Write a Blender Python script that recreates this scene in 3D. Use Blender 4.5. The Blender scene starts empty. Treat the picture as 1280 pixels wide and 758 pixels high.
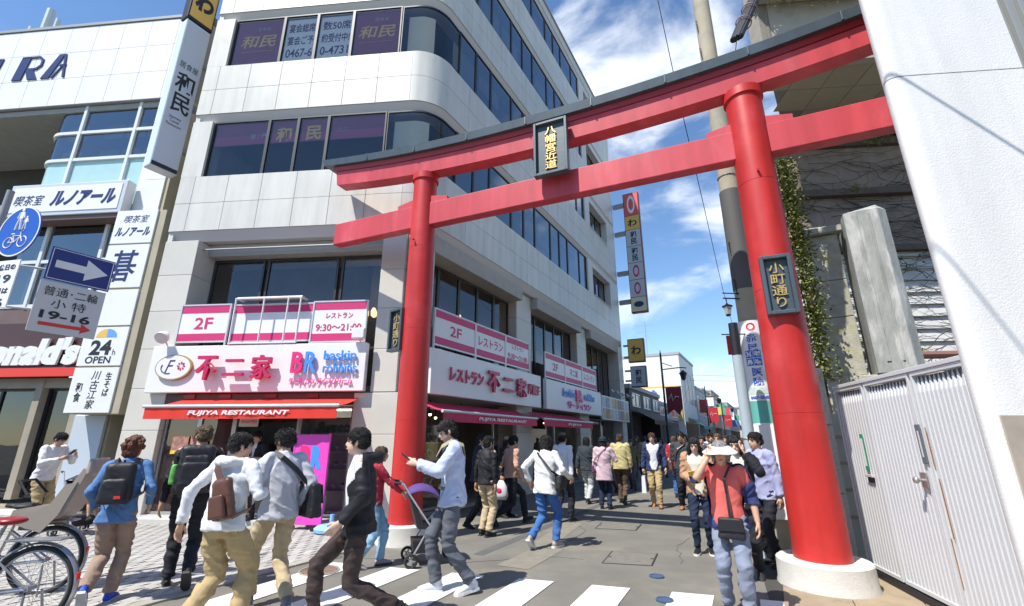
import bpy, bmesh, math, random
from mathutils import Vector, Matrix, Euler, noise
import numpy as np
R = math.radians; PI = math.pi
S = bpy.context.scene
COL = S.collection
random.seed(7)
# ---------------------------------------------------------------- camera
HC = 1.55; PIT = R(16.6)
cd = bpy.data.cameras.new('camera'); cam = bpy.data.objects.new('camera', cd); COL.objects.link(cam)
cd.sensor_width = 36; cd.lens = 36*568/1280; cd.clip_end = 2000; cd.clip_start = .05
cam.location = (0, 0, HC); cam.rotation_euler = (R(90)+PIT, 0, 0); S.camera = cam
# ---------------------------------------------------------------- sky and sun
SUN_AZ = 48.0; SUN_EL = 57.0        # the light travels towards azimuth 52 (right and away)
w = bpy.data.worlds.new('World'); S.world = w; w.use_nodes = True
nt = w.node_tree; nt.nodes.clear()
def N(t, ty, **kw):
    n = t.nodes.new(ty)
    for k, v in kw.items():
        if k.startswith('i_'): n.inputs[k[2:].replace('_', ' ')].default_value = v
        else: setattr(n, k, v)
    return n
out = N(nt, 'ShaderNodeOutputWorld'); bg = N(nt, 'ShaderNodeBackground'); bg.inputs[1].default_value = .12
sky = N(nt, 'ShaderNodeTexSky', sky_type='NISHITA', sun_disc=False)
sky.sun_elevation = R(SUN_EL); sky.sun_rotation = R(SUN_AZ+180); sky.air_density = 1.0; sky.dust_density = .0; sky.ozone_density = 3.0; sky.altitude = 0
tc = N(nt, 'ShaderNodeTexCoord'); mp = N(nt, 'ShaderNodeMapping'); mp.inputs['Scale'].default_value = (1.0, 1.0, 2.1); mp.inputs['Location'].default_value = (1.7, 4.4, 2.3)
n1 = N(nt, 'ShaderNodeTexNoise'); n1.inputs['Scale'].default_value = 2.6; n1.inputs['Detail'].default_value = 10; n1.inputs['Roughness'].default_value = .57; n1.inputs['Distortion'].default_value = .55
n2 = N(nt, 'ShaderNodeTexNoise'); n2.inputs['Scale'].default_value = 1.3; n2.inputs['Detail'].default_value = 3
cr = N(nt, 'ShaderNodeMapRange', interpolation_type='SMOOTHSTEP'); cr.inputs['From Min'].default_value = .57; cr.inputs['From Max'].default_value = .80
dot = N(nt, 'ShaderNodeVectorMath', operation='DOT_PRODUCT'); dot.inputs[1].default_value = (.42, .80, .25)
dr = N(nt, 'ShaderNodeMapRange', interpolation_type='SMOOTHSTEP'); dr.inputs['From Min'].default_value = .45; dr.inputs['From Max'].default_value = .92; dr.inputs['To Min'].default_value = -.16; dr.inputs['To Max'].default_value = .10
ad = N(nt, 'ShaderNodeMath', operation='ADD'); ad2 = N(nt, 'ShaderNodeMath', operation='MULTIPLY_ADD'); ad2.inputs[1].default_value = .35; 
mu = N(nt, 'ShaderNodeMath', operation='MULTIPLY'); mu.inputs[1].default_value = .80
mx = N(nt, 'ShaderNodeMix', data_type='RGBA'); mx.inputs['B'].default_value = (9.6, 9.9, 10.3, 1)
L = nt.links.new
L(tc.outputs['Generated'], mp.inputs[0]); L(mp.outputs[0], n1.inputs['Vector']); L(mp.outputs[0], n2.inputs['Vector'])
L(tc.outputs['Generated'], dot.inputs[0]); L(dot.outputs['Value'], dr.inputs['Value'])
L(n1.outputs['Fac'], ad.inputs[0]); L(dr.outputs[0], ad.inputs[1])
L(n2.outputs['Fac'], ad2.inputs[0]); L(ad.outputs[0], ad2.inputs[2])
sb = N(nt, 'ShaderNodeMath', operation='SUBTRACT'); sb.inputs[1].default_value = .175
L(ad2.outputs[0], sb.inputs[0]); L(sb.outputs[0], cr.inputs['Value']); L(cr.outputs[0], mu.inputs[0]); L(mu.outputs[0], mx.inputs['Factor'])
hsv = N(nt, 'ShaderNodeHueSaturation'); hsv.inputs['Saturation'].default_value = 1.08; hsv.inputs['Value'].default_value = 1.35
L(sky.outputs[0], hsv.inputs['Color']); L(hsv.outputs[0], mx.inputs['A']); L(mx.outputs['Result'], bg.inputs[0]); L(bg.outputs[0], out.inputs[0])
sl = bpy.data.lights.new('sun', 'SUN'); sl.energy = 5.0; sl.angle = R(.5); sl.color = (1, .955, .88)
so = bpy.data.objects.new('sun', sl); COL.objects.link(so)
sd = Vector((math.sin(R(SUN_AZ))*math.cos(R(SUN_EL)), math.cos(R(SUN_AZ))*math.cos(R(SUN_EL)), -math.sin(R(SUN_EL))))
so.rotation_euler = sd.to_track_quat('-Z', 'Y').to_euler(); so.location = (-20, -20, 40)
vs = S.view_settings; vs.view_transform = 'Standard'; vs.look = 'None'; vs.exposure = .38; vs.gamma = 1; vs.use_curve_mapping = False
S.render.engine = 'CYCLES'; S.cycles.max_bounces = 6; S.cycles.transparent_max_bounces = 12; S.cycles.diffuse_bounces = 3
# ---------------------------------------------------------------- pixel helper (photo 1280 x 758): a pixel and a distance give a world point
_c, _s = math.cos(PIT), math.sin(PIT)
def ray(x, y):
    a = (x-640)/568; b = -(y-379)/568
    return Vector((a, _c-b*_s, _s+b*_c))
def D(x, y, Y): r = ray(x, y); t = Y/r.y; return Vector((r.x*t, Y, HC+r.z*t))
def G(x, y, z=0.0): r = ray(x, y); t = (z-HC)/r.z; return Vector((r.x*t, r.y*t, z))
# ---------------------------------------------------------------- materials
MATS = {}
def mat(name, col, rough=.6, var=0.0, vs_=4.0, bump=0.0, bs=60.0, metal=0.0, spec=.5, rnd=0.0, col2=None, c2s=3.0, c2lo=.5, c2hi=.65, emit=0.0, coat=0.0, stretch=(1, 1, 1), obj=False, grain=0.0, gs=260.0, streak=0.0):
    if name in MATS: return MATS[name]
    m = bpy.data.materials.new(name); m.use_nodes = True; t = m.node_tree; MATS[name] = m
    b = t.nodes['Principled BSDF']; c = tuple(col)+(1,)
    b.inputs['Base Color'].default_value = c; b.inputs['Roughness'].default_value = rough; b.inputs['Metallic'].default_value = metal
    b.inputs['Specular IOR Level'].default_value = spec; b.inputs['Coat Weight'].default_value = coat
    if emit: b.inputs['Emission Color'].default_value = c; b.inputs['Emission Strength'].default_value = emit
    if not (var or bump or rnd or col2 or grain or streak): return m
    if obj: g = N(t, 'ShaderNodeTexCoord').outputs['Object']
    else: g = N(t, 'ShaderNodeNewGeometry').outputs['Position']
    mpp = N(t, 'ShaderNodeMapping'); mpp.inputs['Scale'].default_value = stretch; t.links.new(g, mpp.inputs[0]); g = mpp.outputs[0]
    cur = None
    def setc(o):
        t.links.new(o, b.inputs['Base Color'])
    rgb = N(t, 'ShaderNodeRGB'); rgb.outputs[0].default_value = c; cur = rgb.outputs[0]
    if col2:
        n = N(t, 'ShaderNodeTexNoise'); n.inputs['Scale'].default_value = c2s; n.inputs['Detail'].default_value = 7; n.inputs['Roughness'].default_value = .62
        t.links.new(g, n.inputs['Vector'])
        mr = N(t, 'ShaderNodeMapRange', interpolation_type='SMOOTHSTEP'); mr.inputs['From Min'].default_value = c2lo; mr.inputs['From Max'].default_value = c2hi
        t.links.new(n.outputs['Fac'], mr.inputs['Value'])
        mm = N(t, 'ShaderNodeMix', data_type='RGBA'); mm.inputs['B'].default_value = tuple(col2)+(1,)
        t.links.new(mr.outputs[0], mm.inputs['Factor']); t.links.new(cur, mm.inputs['A']); cur = mm.outputs['Result']
    for amt, sc, st in ((grain, gs, (1, 1, 1)), (streak, 5.0, (1, 1, .10))):
        if not amt: continue
        mp2 = N(t, 'ShaderNodeMapping'); mp2.inputs['Scale'].default_value = st; t.links.new(g, mp2.inputs[0])
        n = N(t, 'ShaderNodeTexNoise'); n.inputs['Scale'].default_value = sc; n.inputs['Detail'].default_value = 4; t.links.new(mp2.outputs[0], n.inputs['Vector'])
        mr = N(t, 'ShaderNodeMapRange'); mr.inputs['From Min'].default_value = .35; mr.inputs['From Max'].default_value = .68; mr.inputs['To Min'].default_value = 1+amt*.35; mr.inputs['To Max'].default_value = 1-amt; t.links.new(n.outputs['Fac'], mr.inputs['Value'])
        h2 = N(t, 'ShaderNodeHueSaturation'); t.links.new(cur, h2.inputs['Color']); t.links.new(mr.outputs[0], h2.inputs['Value']); cur = h2.outputs[0]
    if var or rnd:
        hs = N(t, 'ShaderNodeHueSaturation'); t.links.new(cur, hs.inputs['Color'])
        val = None
        if var:
            n = N(t, 'ShaderNodeTexNoise'); n.inputs['Scale'].default_value = vs_; n.inputs['Detail'].default_value = 8; n.inputs['Roughness'].default_value = .6
            t.links.new(g, n.inputs['Vector'])
            mr = N(t, 'ShaderNodeMapRange'); mr.inputs['From Min'].default_value = .25; mr.inputs['From Max'].default_value = .75
            mr.inputs['To Min'].default_value = 1-var; mr.inputs['To Max'].default_value = 1+var
            t.links.new(n.outputs['Fac'], mr.inputs['Value']); val = mr.outputs[0]
        if rnd:
            oi = N(t, 'ShaderNodeObjectInfo'); m2 = N(t, 'ShaderNodeMapRange'); m2.inputs['To Min'].default_value = 1-rnd; m2.inputs['To Max'].default_value = 1+rnd
            t.links.new(oi.outputs['Random'], m2.inputs['Value'])
            if val:
                mu_ = N(t, 'ShaderNodeMath', operation='MULTIPLY'); t.links.new(val, mu_.inputs[0]); t.links.new(m2.outputs[0], mu_.inputs[1]); val = mu_.outputs[0]
            else: val = m2.outputs[0]
        t.links.new(val, hs.inputs['Value']); cur = hs.outputs[0]
    setc(cur)
    if bump:
        n = N(t, 'ShaderNodeTexNoise'); n.inputs['Scale'].default_value = bs; n.inputs['Detail'].default_value = 5
        t.links.new(g, n.inputs['Vector'])
        bp = N(t, 'ShaderNodeBump'); bp.inputs['Strength'].default_value = bump; bp.inputs['Distance'].default_value = .02
        t.links.new(n.outputs['Fac'], bp.inputs['Height']); t.links.new(bp.outputs[0], b.inputs['Normal'])
    return m
def glass(name, tint=(.55, .62, .66), refl=.35, rough=.01, base=.06):
    if name in MATS: return MATS[name]
    m = bpy.data.materials.new(name); m.use_nodes = True; t = m.node_tree; MATS[name] = m; t.nodes.clear()
    o = N(t, 'ShaderNodeOutputMaterial'); tr = N(t, 'ShaderNodeBsdfTransparent'); tr.inputs[0].default_value = tuple(tint)+(1,)
    gl = N(t, 'ShaderNodeBsdfGlossy'); gl.inputs['Roughness'].default_value = rough; gl.inputs[0].default_value = (.92, .95, 1, 1)
    lw = N(t, 'ShaderNodeFresnel'); lw.inputs['IOR'].default_value = 1.5
    mr = N(t, 'ShaderNodeMapRange'); mr.inputs['To Min'].default_value = base; mr.inputs['To Max'].default_value = 1; mr.inputs['From Max'].default_value = 1-refl
    nn = N(t, 'ShaderNodeTexNoise'); nn.inputs['Scale'].default_value = 1.1; gg = N(t, 'ShaderNodeNewGeometry'); t.links.new(gg.outputs['Position'], nn.inputs['Vector'])
    bp = N(t, 'ShaderNodeBump'); bp.inputs['Strength'].default_value = .05; bp.inputs['Distance'].default_value = .05; t.links.new(nn.outputs['Fac'], bp.inputs['Height']); t.links.new(bp.outputs[0], gl.inputs['Normal'])
    mxx = N(t, 'ShaderNodeMixShader')
    t.links.new(lw.outputs[0], mr.inputs['Value']); t.links.new(mr.outputs[0], mxx.inputs[0]); t.links.new(tr.outputs[0], mxx.inputs[1]); t.links.new(gl.outputs[0], mxx.inputs[2]); t.links.new(mxx.outputs[0], o.inputs[0])
    return m
# ---------------------------------------------------------------- mesh builder
OFF = {}
class Fr:                              # an upright frame: u along a wall, n out of it, z up
    def __init__(s, o, d):
        s.o = Vector((o[0], o[1], o[2] if len(o) > 2 else 0)); d = Vector((d[0], d[1], 0)).normalized(); s.d = d; s.out = Vector((d.y, -d.x, 0)); s.ang = math.atan2(d.y, d.x)
    def pt(s, u, n, z): return s.o+s.d*u+s.out*n+Vector((0, 0, z))
    @property
    def M(s): return Matrix.Translation(s.o) @ Matrix.Rotation(s.ang, 4, 'Z')   # local x=u, y=into the wall, z=up
class FrK(Fr):                         # the same frame for something k times as large, set back behind
    def __init__(s, o, d, k): super().__init__((o[0], o[1], -(k-1)*HC), d); s.k = k
    def pt(s, u, n, z): return s.o+(s.d*u+s.out*n+Vector((0, 0, z)))*s.k
    @property
    def M(s): return Matrix.Translation(s.o) @ Matrix.Rotation(s.ang, 4, 'Z') @ Matrix.Scale(s.k, 4)
class MB:
    def __init__(s, M=None): s.v = []; s.f = []; s.m = []; s.M = M
    def add(s, vs, fs, mi=0, M=None):
        b = len(s.v); M = M if M is not None else s.M
        s.v += [tuple(M @ Vector(p)) for p in vs] if M is not None else [tuple(p) for p in vs]
        s.f += [tuple(b+i for i in f) for f in fs]; s.m += [mi]*len(fs); return s
    def box(s, x0, x1, y0, y1, z0, z1, mi=0):
        v = [(x0, y0, z0), (x1, y0, z0), (x1, y1, z0), (x0, y1, z0), (x0, y0, z1), (x1, y0, z1), (x1, y1, z1), (x0, y1, z1)]
        return s.add(v, [(0, 3, 2, 1), (4, 5, 6, 7), (0, 1, 5, 4), (1, 2, 6, 5), (2, 3, 7, 6), (3, 0, 4, 7)], mi)
    def cbox(s, x0, x1, y0, y1, z0, z1, c=.01, mi=0):      # box with chamfered edges
        bm = bmesh.new(); r = bmesh.ops.create_cube(bm, size=1)
        for q in bm.verts: q.co = Vector((x0 if q.co.x < 0 else x1, y0 if q.co.y < 0 else y1, z0 if q.co.z < 0 else z1))
        bmesh.ops.bevel(bm, geom=bm.edges[:], offset=c, segments=2, affect='EDGES', profile=.5)
        bm.verts.ensure_lookup_table(); bm.verts.index_update()
        s.add([q.co[:] for q in bm.verts], [tuple(x.index for x in f.verts) for f in bm.faces], mi); bm.free(); return s
    def prism(s, poly, a, b, axis='y', mi=0):              # 2-d outline pushed from a to b
        P = {'y': lambda p, t: (p[0], t, p[1]), 'z': lambda p, t: (p[0], p[1], t), 'x': lambda p, t: (t, p[0], p[1])}[axis]
        n = len(poly); v = [P(p, a) for p in poly]+[P(p, b) for p in poly]
        f = [tuple(range(n))[::-1], tuple(range(n, 2*n))]+[(i, (i+1) % n, n+(i+1) % n, n+i) for i in range(n)]
        return s.add(v, f, mi)
    def tube(s, pts, rad, seg=8, side=None, mi=0, caps=True):
        pts = [Vector(p) for p in pts]; n = len(pts)
        if not isinstance(rad, (list, tuple)): rad = [rad]*n
        vs = []; a = None
        for i, p in enumerate(pts):
            d = (pts[min(i+1, n-1)]-pts[max(i-1, 0)])
            d = d.normalized() if d.length > 1e-9 else Vector((0, 0, 1))
            if side is not None: a = Vector(side)-d*d.dot(Vector(side))
            elif a is None: a = d.orthogonal()
            else: a = a-d*d.dot(a)
            if a.length < 1e-6: a = d.orthogonal()
            a.normalize(); b = d.cross(a)
            rx, ry = rad[i] if isinstance(rad[i], (list, tuple)) else (rad[i], rad[i])
            for k in range(seg):
                t = 2*PI*k/seg; vs.append(p+a*(math.cos(t)*rx)+b*(math.sin(t)*ry))
        fs = [(i*seg+k, i*seg+(k+1) % seg, (i+1)*seg+(k+1) % seg, (i+1)*seg+k) for i in range(n-1) for k in range(seg)]
        if caps: fs += [tuple(range(seg))[::-1], tuple(range((n-1)*seg, n*seg))]
        return s.add(vs, fs, mi)
    def cyl(s, p0, p1, r0, r1=None, seg=16, mi=0): return s.tube([p0, p1], [r0, r0 if r1 is None else r1], seg, mi=mi)
    def lathe(s, prof, c=(0, 0), seg=24, mi=0):
        vs = [(c[0]+r*math.cos(2*PI*k/seg), c[1]+r*math.sin(2*PI*k/seg), z) for r, z in prof for k in range(seg)]
        n = len(prof); fs = [(i*seg+k, i*seg+(k+1) % seg, (i+1)*seg+(k+1) % seg, (i+1)*seg+k) for i in range(n-1) for k in range(seg)]
        fs += [tuple(range(seg))[::-1], tuple(range((n-1)*seg, n*seg))]
        return s.add(vs, fs, mi)
    def ell(s, c, r, seg=16, rings=10, M=None, mi=0):
        vs = []; 
        for i in range(1, rings):
            ph = PI*i/rings
            for k in range(seg):
                t = 2*PI*k/seg; vs.append((math.sin(ph)*math.cos(t)*r[0], math.sin(ph)*math.sin(t)*r[1], math.cos(ph)*r[2]))
        nb = len(vs); vs += [(0, 0, r[2]), (0, 0, -r[2])]
        fs = [(i*seg+k, (i+1)*seg+k, (i+1)*seg+(k+1) % seg, i*seg+(k+1) % seg) for i in range(rings-2) for k in range(seg)]
        fs += [(nb, k, (k+1) % seg) for k in range(seg)]+[(nb+1, (rings-2)*seg+(k+1) % seg, (rings-2)*seg+k) for k in range(seg)]
        vs = [Vector(p)+Vector(c) if M is None else M @ Vector(p)+Vector(c) for p in vs]
        return s.add(vs, fs, mi)
    def torus(s, c, R_, r, ax=(0, 1, 0), seg=32, rs=8, mi=0):
        ax = Vector(ax).normalized(); a = ax.orthogonal().normalized(); b = ax.cross(a); vs = []
        for i in range(seg):
            t = 2*PI*i/seg; d = a*math.cos(t)+b*math.sin(t)
            for k in range(rs):
                q = 2*PI*k/rs; vs.append(Vector(c)+d*(R_+r*math.cos(q))+ax*(r*math.sin(q)))
        fs = [(i*rs+k, i*rs+(k+1) % rs, ((i+1) % seg)*rs+(k+1) % rs, ((i+1) % seg)*rs+k) for i in range(seg) for k in range(rs)]
        return s.add(vs, fs, mi)
    def mesh(s, name, mats, off=None):
        me = bpy.data.meshes.new(name); v = s.v
        if off is not None: v = [(p[0]-off[0], p[1]-off[1], p[2]-off[2]) for p in v]
        me.from_pydata(v, [], s.f)
        for m in (mats if isinstance(mats, (list, tuple)) else [mats]): me.materials.append(m)
        if any(s.m): me.polygons.foreach_set('material_index', s.m)
        me.update(); return me
    def build(s, name, mats, parent=None, smooth=False, local=False, fix=True):
        off = None if (local or parent is None) else OFF.get(parent.name)
        me = s.mesh(name, mats, off)
        if fix:
            bm = bmesh.new(); bm.from_mesh(me); bmesh.ops.recalc_face_normals(bm, faces=bm.faces); bm.to_mesh(me); bm.free()
        if smooth: shade(me, smooth)
        return link(name, me, parent)
def shade(me, ang=True):
    me.polygons.foreach_set('use_smooth', [True]*len(me.polygons))
    if ang is not True: 
        try: me.set_sharp_from_angle(angle=R(ang))
        except Exception: pass
def link(name, me, parent=None):
    o = bpy.data.objects.new(name, me); COL.objects.link(o)
    if parent is not None:
        o.parent = parent
        if parent.name in OFF: OFF[o.name] = OFF[parent.name]
    return o
def tag(o, label, cat, group=None):
    o['label'] = label; o['category'] = cat
    if group: o['group'] = group
    return o
def thing(name, label, cat, loc=(0, 0, 0), rz=0.0, group=None):
    o = bpy.data.objects.new(name, None); COL.objects.link(o); o.location = loc; o.rotation_euler = (0, 0, rz); o.empty_display_size = .2
    if rz == 0: OFF[o.name] = Vector(loc)
    return tag(o, label, cat, group)
def structure(o): o['kind'] = 'structure'; return o
def stuff(o): o['kind'] = 'stuff'; return o
def piece(name, me, parent, fr, u, n, z, extra=0.0):       # an instance of a shared mesh set on a wall frame
    o = link(name, me, parent); o.location = fr.pt(u, n, z)-(OFF[parent.name] if parent is not None else Vector()); o.rotation_euler = (0, 0, fr.ang+extra); return o
TXT = {}
def glyphs(body, spacing=1.0, bold=0.0, depth=.0, shear=0.0, line=1.0, res=3):
    k = (body, spacing, bold, depth, shear, line, res)
    if k in TXT: return TXT[k]
    c = bpy.data.curves.new('lettering', 'FONT'); c.body = body; c.resolution_u = res; c.extrude = depth; c.offset = bold; c.shear = shear; c.space_character = spacing; c.space_line = line
    c.align_x = 'CENTER' if '\n' in body else 'LEFT'
    o = bpy.data.objects.new('lettering', c); me = bpy.data.meshes.new_from_object(o); bpy.data.objects.remove(o); bpy.data.curves.remove(c)
    n = len(me.vertices); v = np.empty(n*3); me.vertices.foreach_get('co', v); v = v.reshape(-1, 3)
    fs = [tuple(p.vertices) for p in me.polygons]; bpy.data.meshes.remove(me)
    if n: 
        mn = v.min(0); mxx = v.max(0); v[:, 0] -= (mn[0]+mxx[0])/2; v[:, 1] -= (mn[1]+mxx[1])/2; size = mxx-mn
    else: size = np.ones(3)
    TXT[k] = (v, fs, size); return TXT[k]
def text(body, fr, u, z, n, w_=None, h=None, m=None, parent=None, depth=.0015, bold=0.0, shear=0.0, name='lettering', line=1.0, rot=0.0, spacing=1.0, mb=None, mi=0):
    v, fs, size = glyphs(body, spacing, bold, .5, shear, line)
    sx = sy = None
    if h: sy = h/size[1]
    if w_: sx = w_/size[0]
    sx = sx or sy; sy = sy or sx
    B = mb or MB(fr.M); cr_, sr_ = math.cos(rot), math.sin(rot)
    B.add([(u+(p[0]*sx*cr_-p[1]*sy*sr_), -n-(p[2]+.5)*depth, z+(p[0]*sx*sr_+p[1]*sy*cr_)) for p in v], fs, mi)
    if mb: return mb
    return B.build(name, m, parent, fix=False)
# ---------------------------------------------------------------- remesh jobs (bodies, clothes, hair) are evaluated together at the end
JOBS = []
def vox_job(mb, name, mats, parent, vox, smooth=4, post=None, fac=.5):
    me = mb.mesh(name, mats); bm = bmesh.new(); bm.from_mesh(me); bmesh.ops.recalc_face_normals(bm, faces=bm.faces); bm.to_mesh(me); bm.free()
    o = link(name, me, parent)
    r = o.modifiers.new('remesh', 'REMESH'); r.mode = 'VOXEL'; r.voxel_size = vox; r.use_smooth_shade = True
    if smooth: q = o.modifiers.new('smooth', 'SMOOTH'); q.factor = fac; q.iterations = smooth
    JOBS.append((o, post)); return o
def run_jobs():
    dg = bpy.context.evaluated_depsgraph_get(); dg.update(); res = []
    for o, post in JOBS: res.append(bpy.data.meshes.new_from_object(o.evaluated_get(dg)))
    for (o, post), me in zip(JOBS, res):
        o.modifiers.clear(); old = o.data; mats = list(old.materials); me.materials.clear()
        for m in mats: me.materials.append(m)
        o.data = me; me.name = old.name
        if post: post(o, me)
        me.polygons.foreach_set('use_smooth', [True]*len(me.polygons))
    JOBS.clear()
def verts(me):
    a = np.empty(len(me.vertices)*3, dtype=np.float32); me.vertices.foreach_get('co', a); return a.reshape(-1, 3)
def normals(me):
    a = np.empty(len(me.vertices)*3, dtype=np.float32); me.vertex_normals.foreach_get('vector', a); return a.reshape(-1, 3)
# ---------------------------------------------------------------- people
SKIN = mat('skin', (.56, .33, .22), .5, var=.06, vs_=20, obj=True)
SKIN2 = mat('skin_pale', (.66, .43, .32), .5, var=.06, vs_=20, obj=True)
EYE = mat('eye_dark', (.012, .009, .008), .25); LIP = mat('lip', (.42, .17, .13), .5)
def cloth(name, col, rough=.85, bump=.16, bs=120, var=.1): return mat('cloth_'+name, col, rough, var=var, vs_=9, bump=bump, bs=bs, obj=True, spec=.25)
def hairm(name, col): return mat('hair_'+name, col, .42, var=.45, vs_=40, bump=.7, bs=170, obj=True, stretch=(1, 1, .22), spec=.5)
def ik(a, t, l1, l2, pole):
    a = Vector(a); t = Vector(t); d = t-a; L_ = d.length; mxl = (l1+l2)*.995
    if L_ > mxl: d = d*(mxl/L_); t = a+d; L_ = mxl
    dn = d.normalized(); x = (l1*l1-l2*l2+L_*L_)/(2*L_); h = math.sqrt(max(l1*l1-x*x, 1e-8)); p = Vector(pole); p = (p-dn*dn.dot(p)).normalized()
    return a+dn*x+p*h, t
def wrinkle(amp, sc=(9, 9, 14), lo=None, ridge=True):
    def post(o, me):
        v = verts(me); nn = normals(me); k = random.random()*50; d = np.empty(len(v))
        for i, p in enumerate(v):
            q = Vector((p[0]*sc[0]+k, p[1]*sc[1], p[2]*sc[2]+p[0]*sc[0]*.9)); q = q+noise.noise_vector(q*.6)*.9
            a = noise.noise(q); b = noise.noise(q*2.1)
            d[i] = (.9-abs(a)**.7*2.2)+(.5-abs(b)**.8*1.4)*.5 if ridge else a+b*.5
        v = v+nn*(d*amp)[:, None]; me.vertices.foreach_set('co', v.astype(np.float32).ravel()); me.update()
    return post
def chain(p, posts):
    def f(o, me):
        for q in posts: q(o, me)
    return f
HANDS = {}
def hand_mb(kind):
    """fingers along -z, palm faces +x for a right hand, thumb on +y"""
    if kind in HANDS: return HANDS[kind]
    mb = MB(); curl = {'relax': 16, 'grip': 62, 'hold': 40}[kind]
    mb.tube([(0, 0, .02), (0, .0, -.01), (0, .002, -.04), (0, .0, -.082)], [(.02, .024), (.021, .028), (.017, .038), (.012, .037)], 12, side=(1, 0, 0))
    for i, (y, ln) in enumerate(((.029, .072), (.010, .080), (-.010, .074), (-.028, .058))):
        p = Vector((0, y, -.080)); a = 4; pts = [p+Vector((0, -y*.15, .02)), p]; rr = [.0095, .0092]
        for k, fr_ in enumerate((.44, .32, .24)):
            a += curl*(1.0 if k else .8)+i*2; t = R(a); p = p+Vector((math.sin(t)*ln*fr_, y*.02, -math.cos(t)*ln*fr_)); pts.append(p.copy()); rr.append((.0088, .0080, .0062)[k])
        mb.tube(pts, rr, 8)
    mb.tube([(.006, .020, -.018), (.016, .038, -.040), (.026, .047, -.064), (.034, .046, -.086)] if kind == 'relax' else [(.006, .020, -.018), (.020, .036, -.038), (.038, .036, -.058), (.048, .024, -.070)], [.013, .0115, .010, .0075], 8)
    HANDS[kind] = mb; return mb
def rotfrom(z, y):            # matrix whose -z follows z and whose y is near y
    zz = -Vector(z).normalized(); y = Vector(y); y = (y-zz*zz.dot(y)); y = y.normalized() if y.length > 1e-5 else zz.orthogonal().normalized(); x = y.cross(zz)
    return Matrix((x, y, zz)).transposed()
POSES = {
 'walkL': dict(fl=(-.08, .26, .095, 8), fr=(.08, -.30, .17, -42), drop=.035),
 'walkR': dict(fl=(-.08, -.30, .17, -42), fr=(.08, .26, .095, 8), drop=.035),
 'stepL': dict(fl=(-.08, .15, .085, 3), fr=(.08, -.17, .11, -18), drop=.012),
 'stepR': dict(fl=(-.08, -.17, .11, -18), fr=(.08, .15, .085, 3), drop=.012),
 'stand': dict(fl=(-.10, .03, .085, 0), fr=(.10, -.02, .085, 0), drop=.004),
 'bigL': dict(fl=(-.07, .36, .11, 14), fr=(.07, -.38, .20, -50), drop=.07),
 'bigR': dict(fl=(-.07, -.38, .20, -50), fr=(.07, .36, .11, 14), drop=.07),
}
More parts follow.
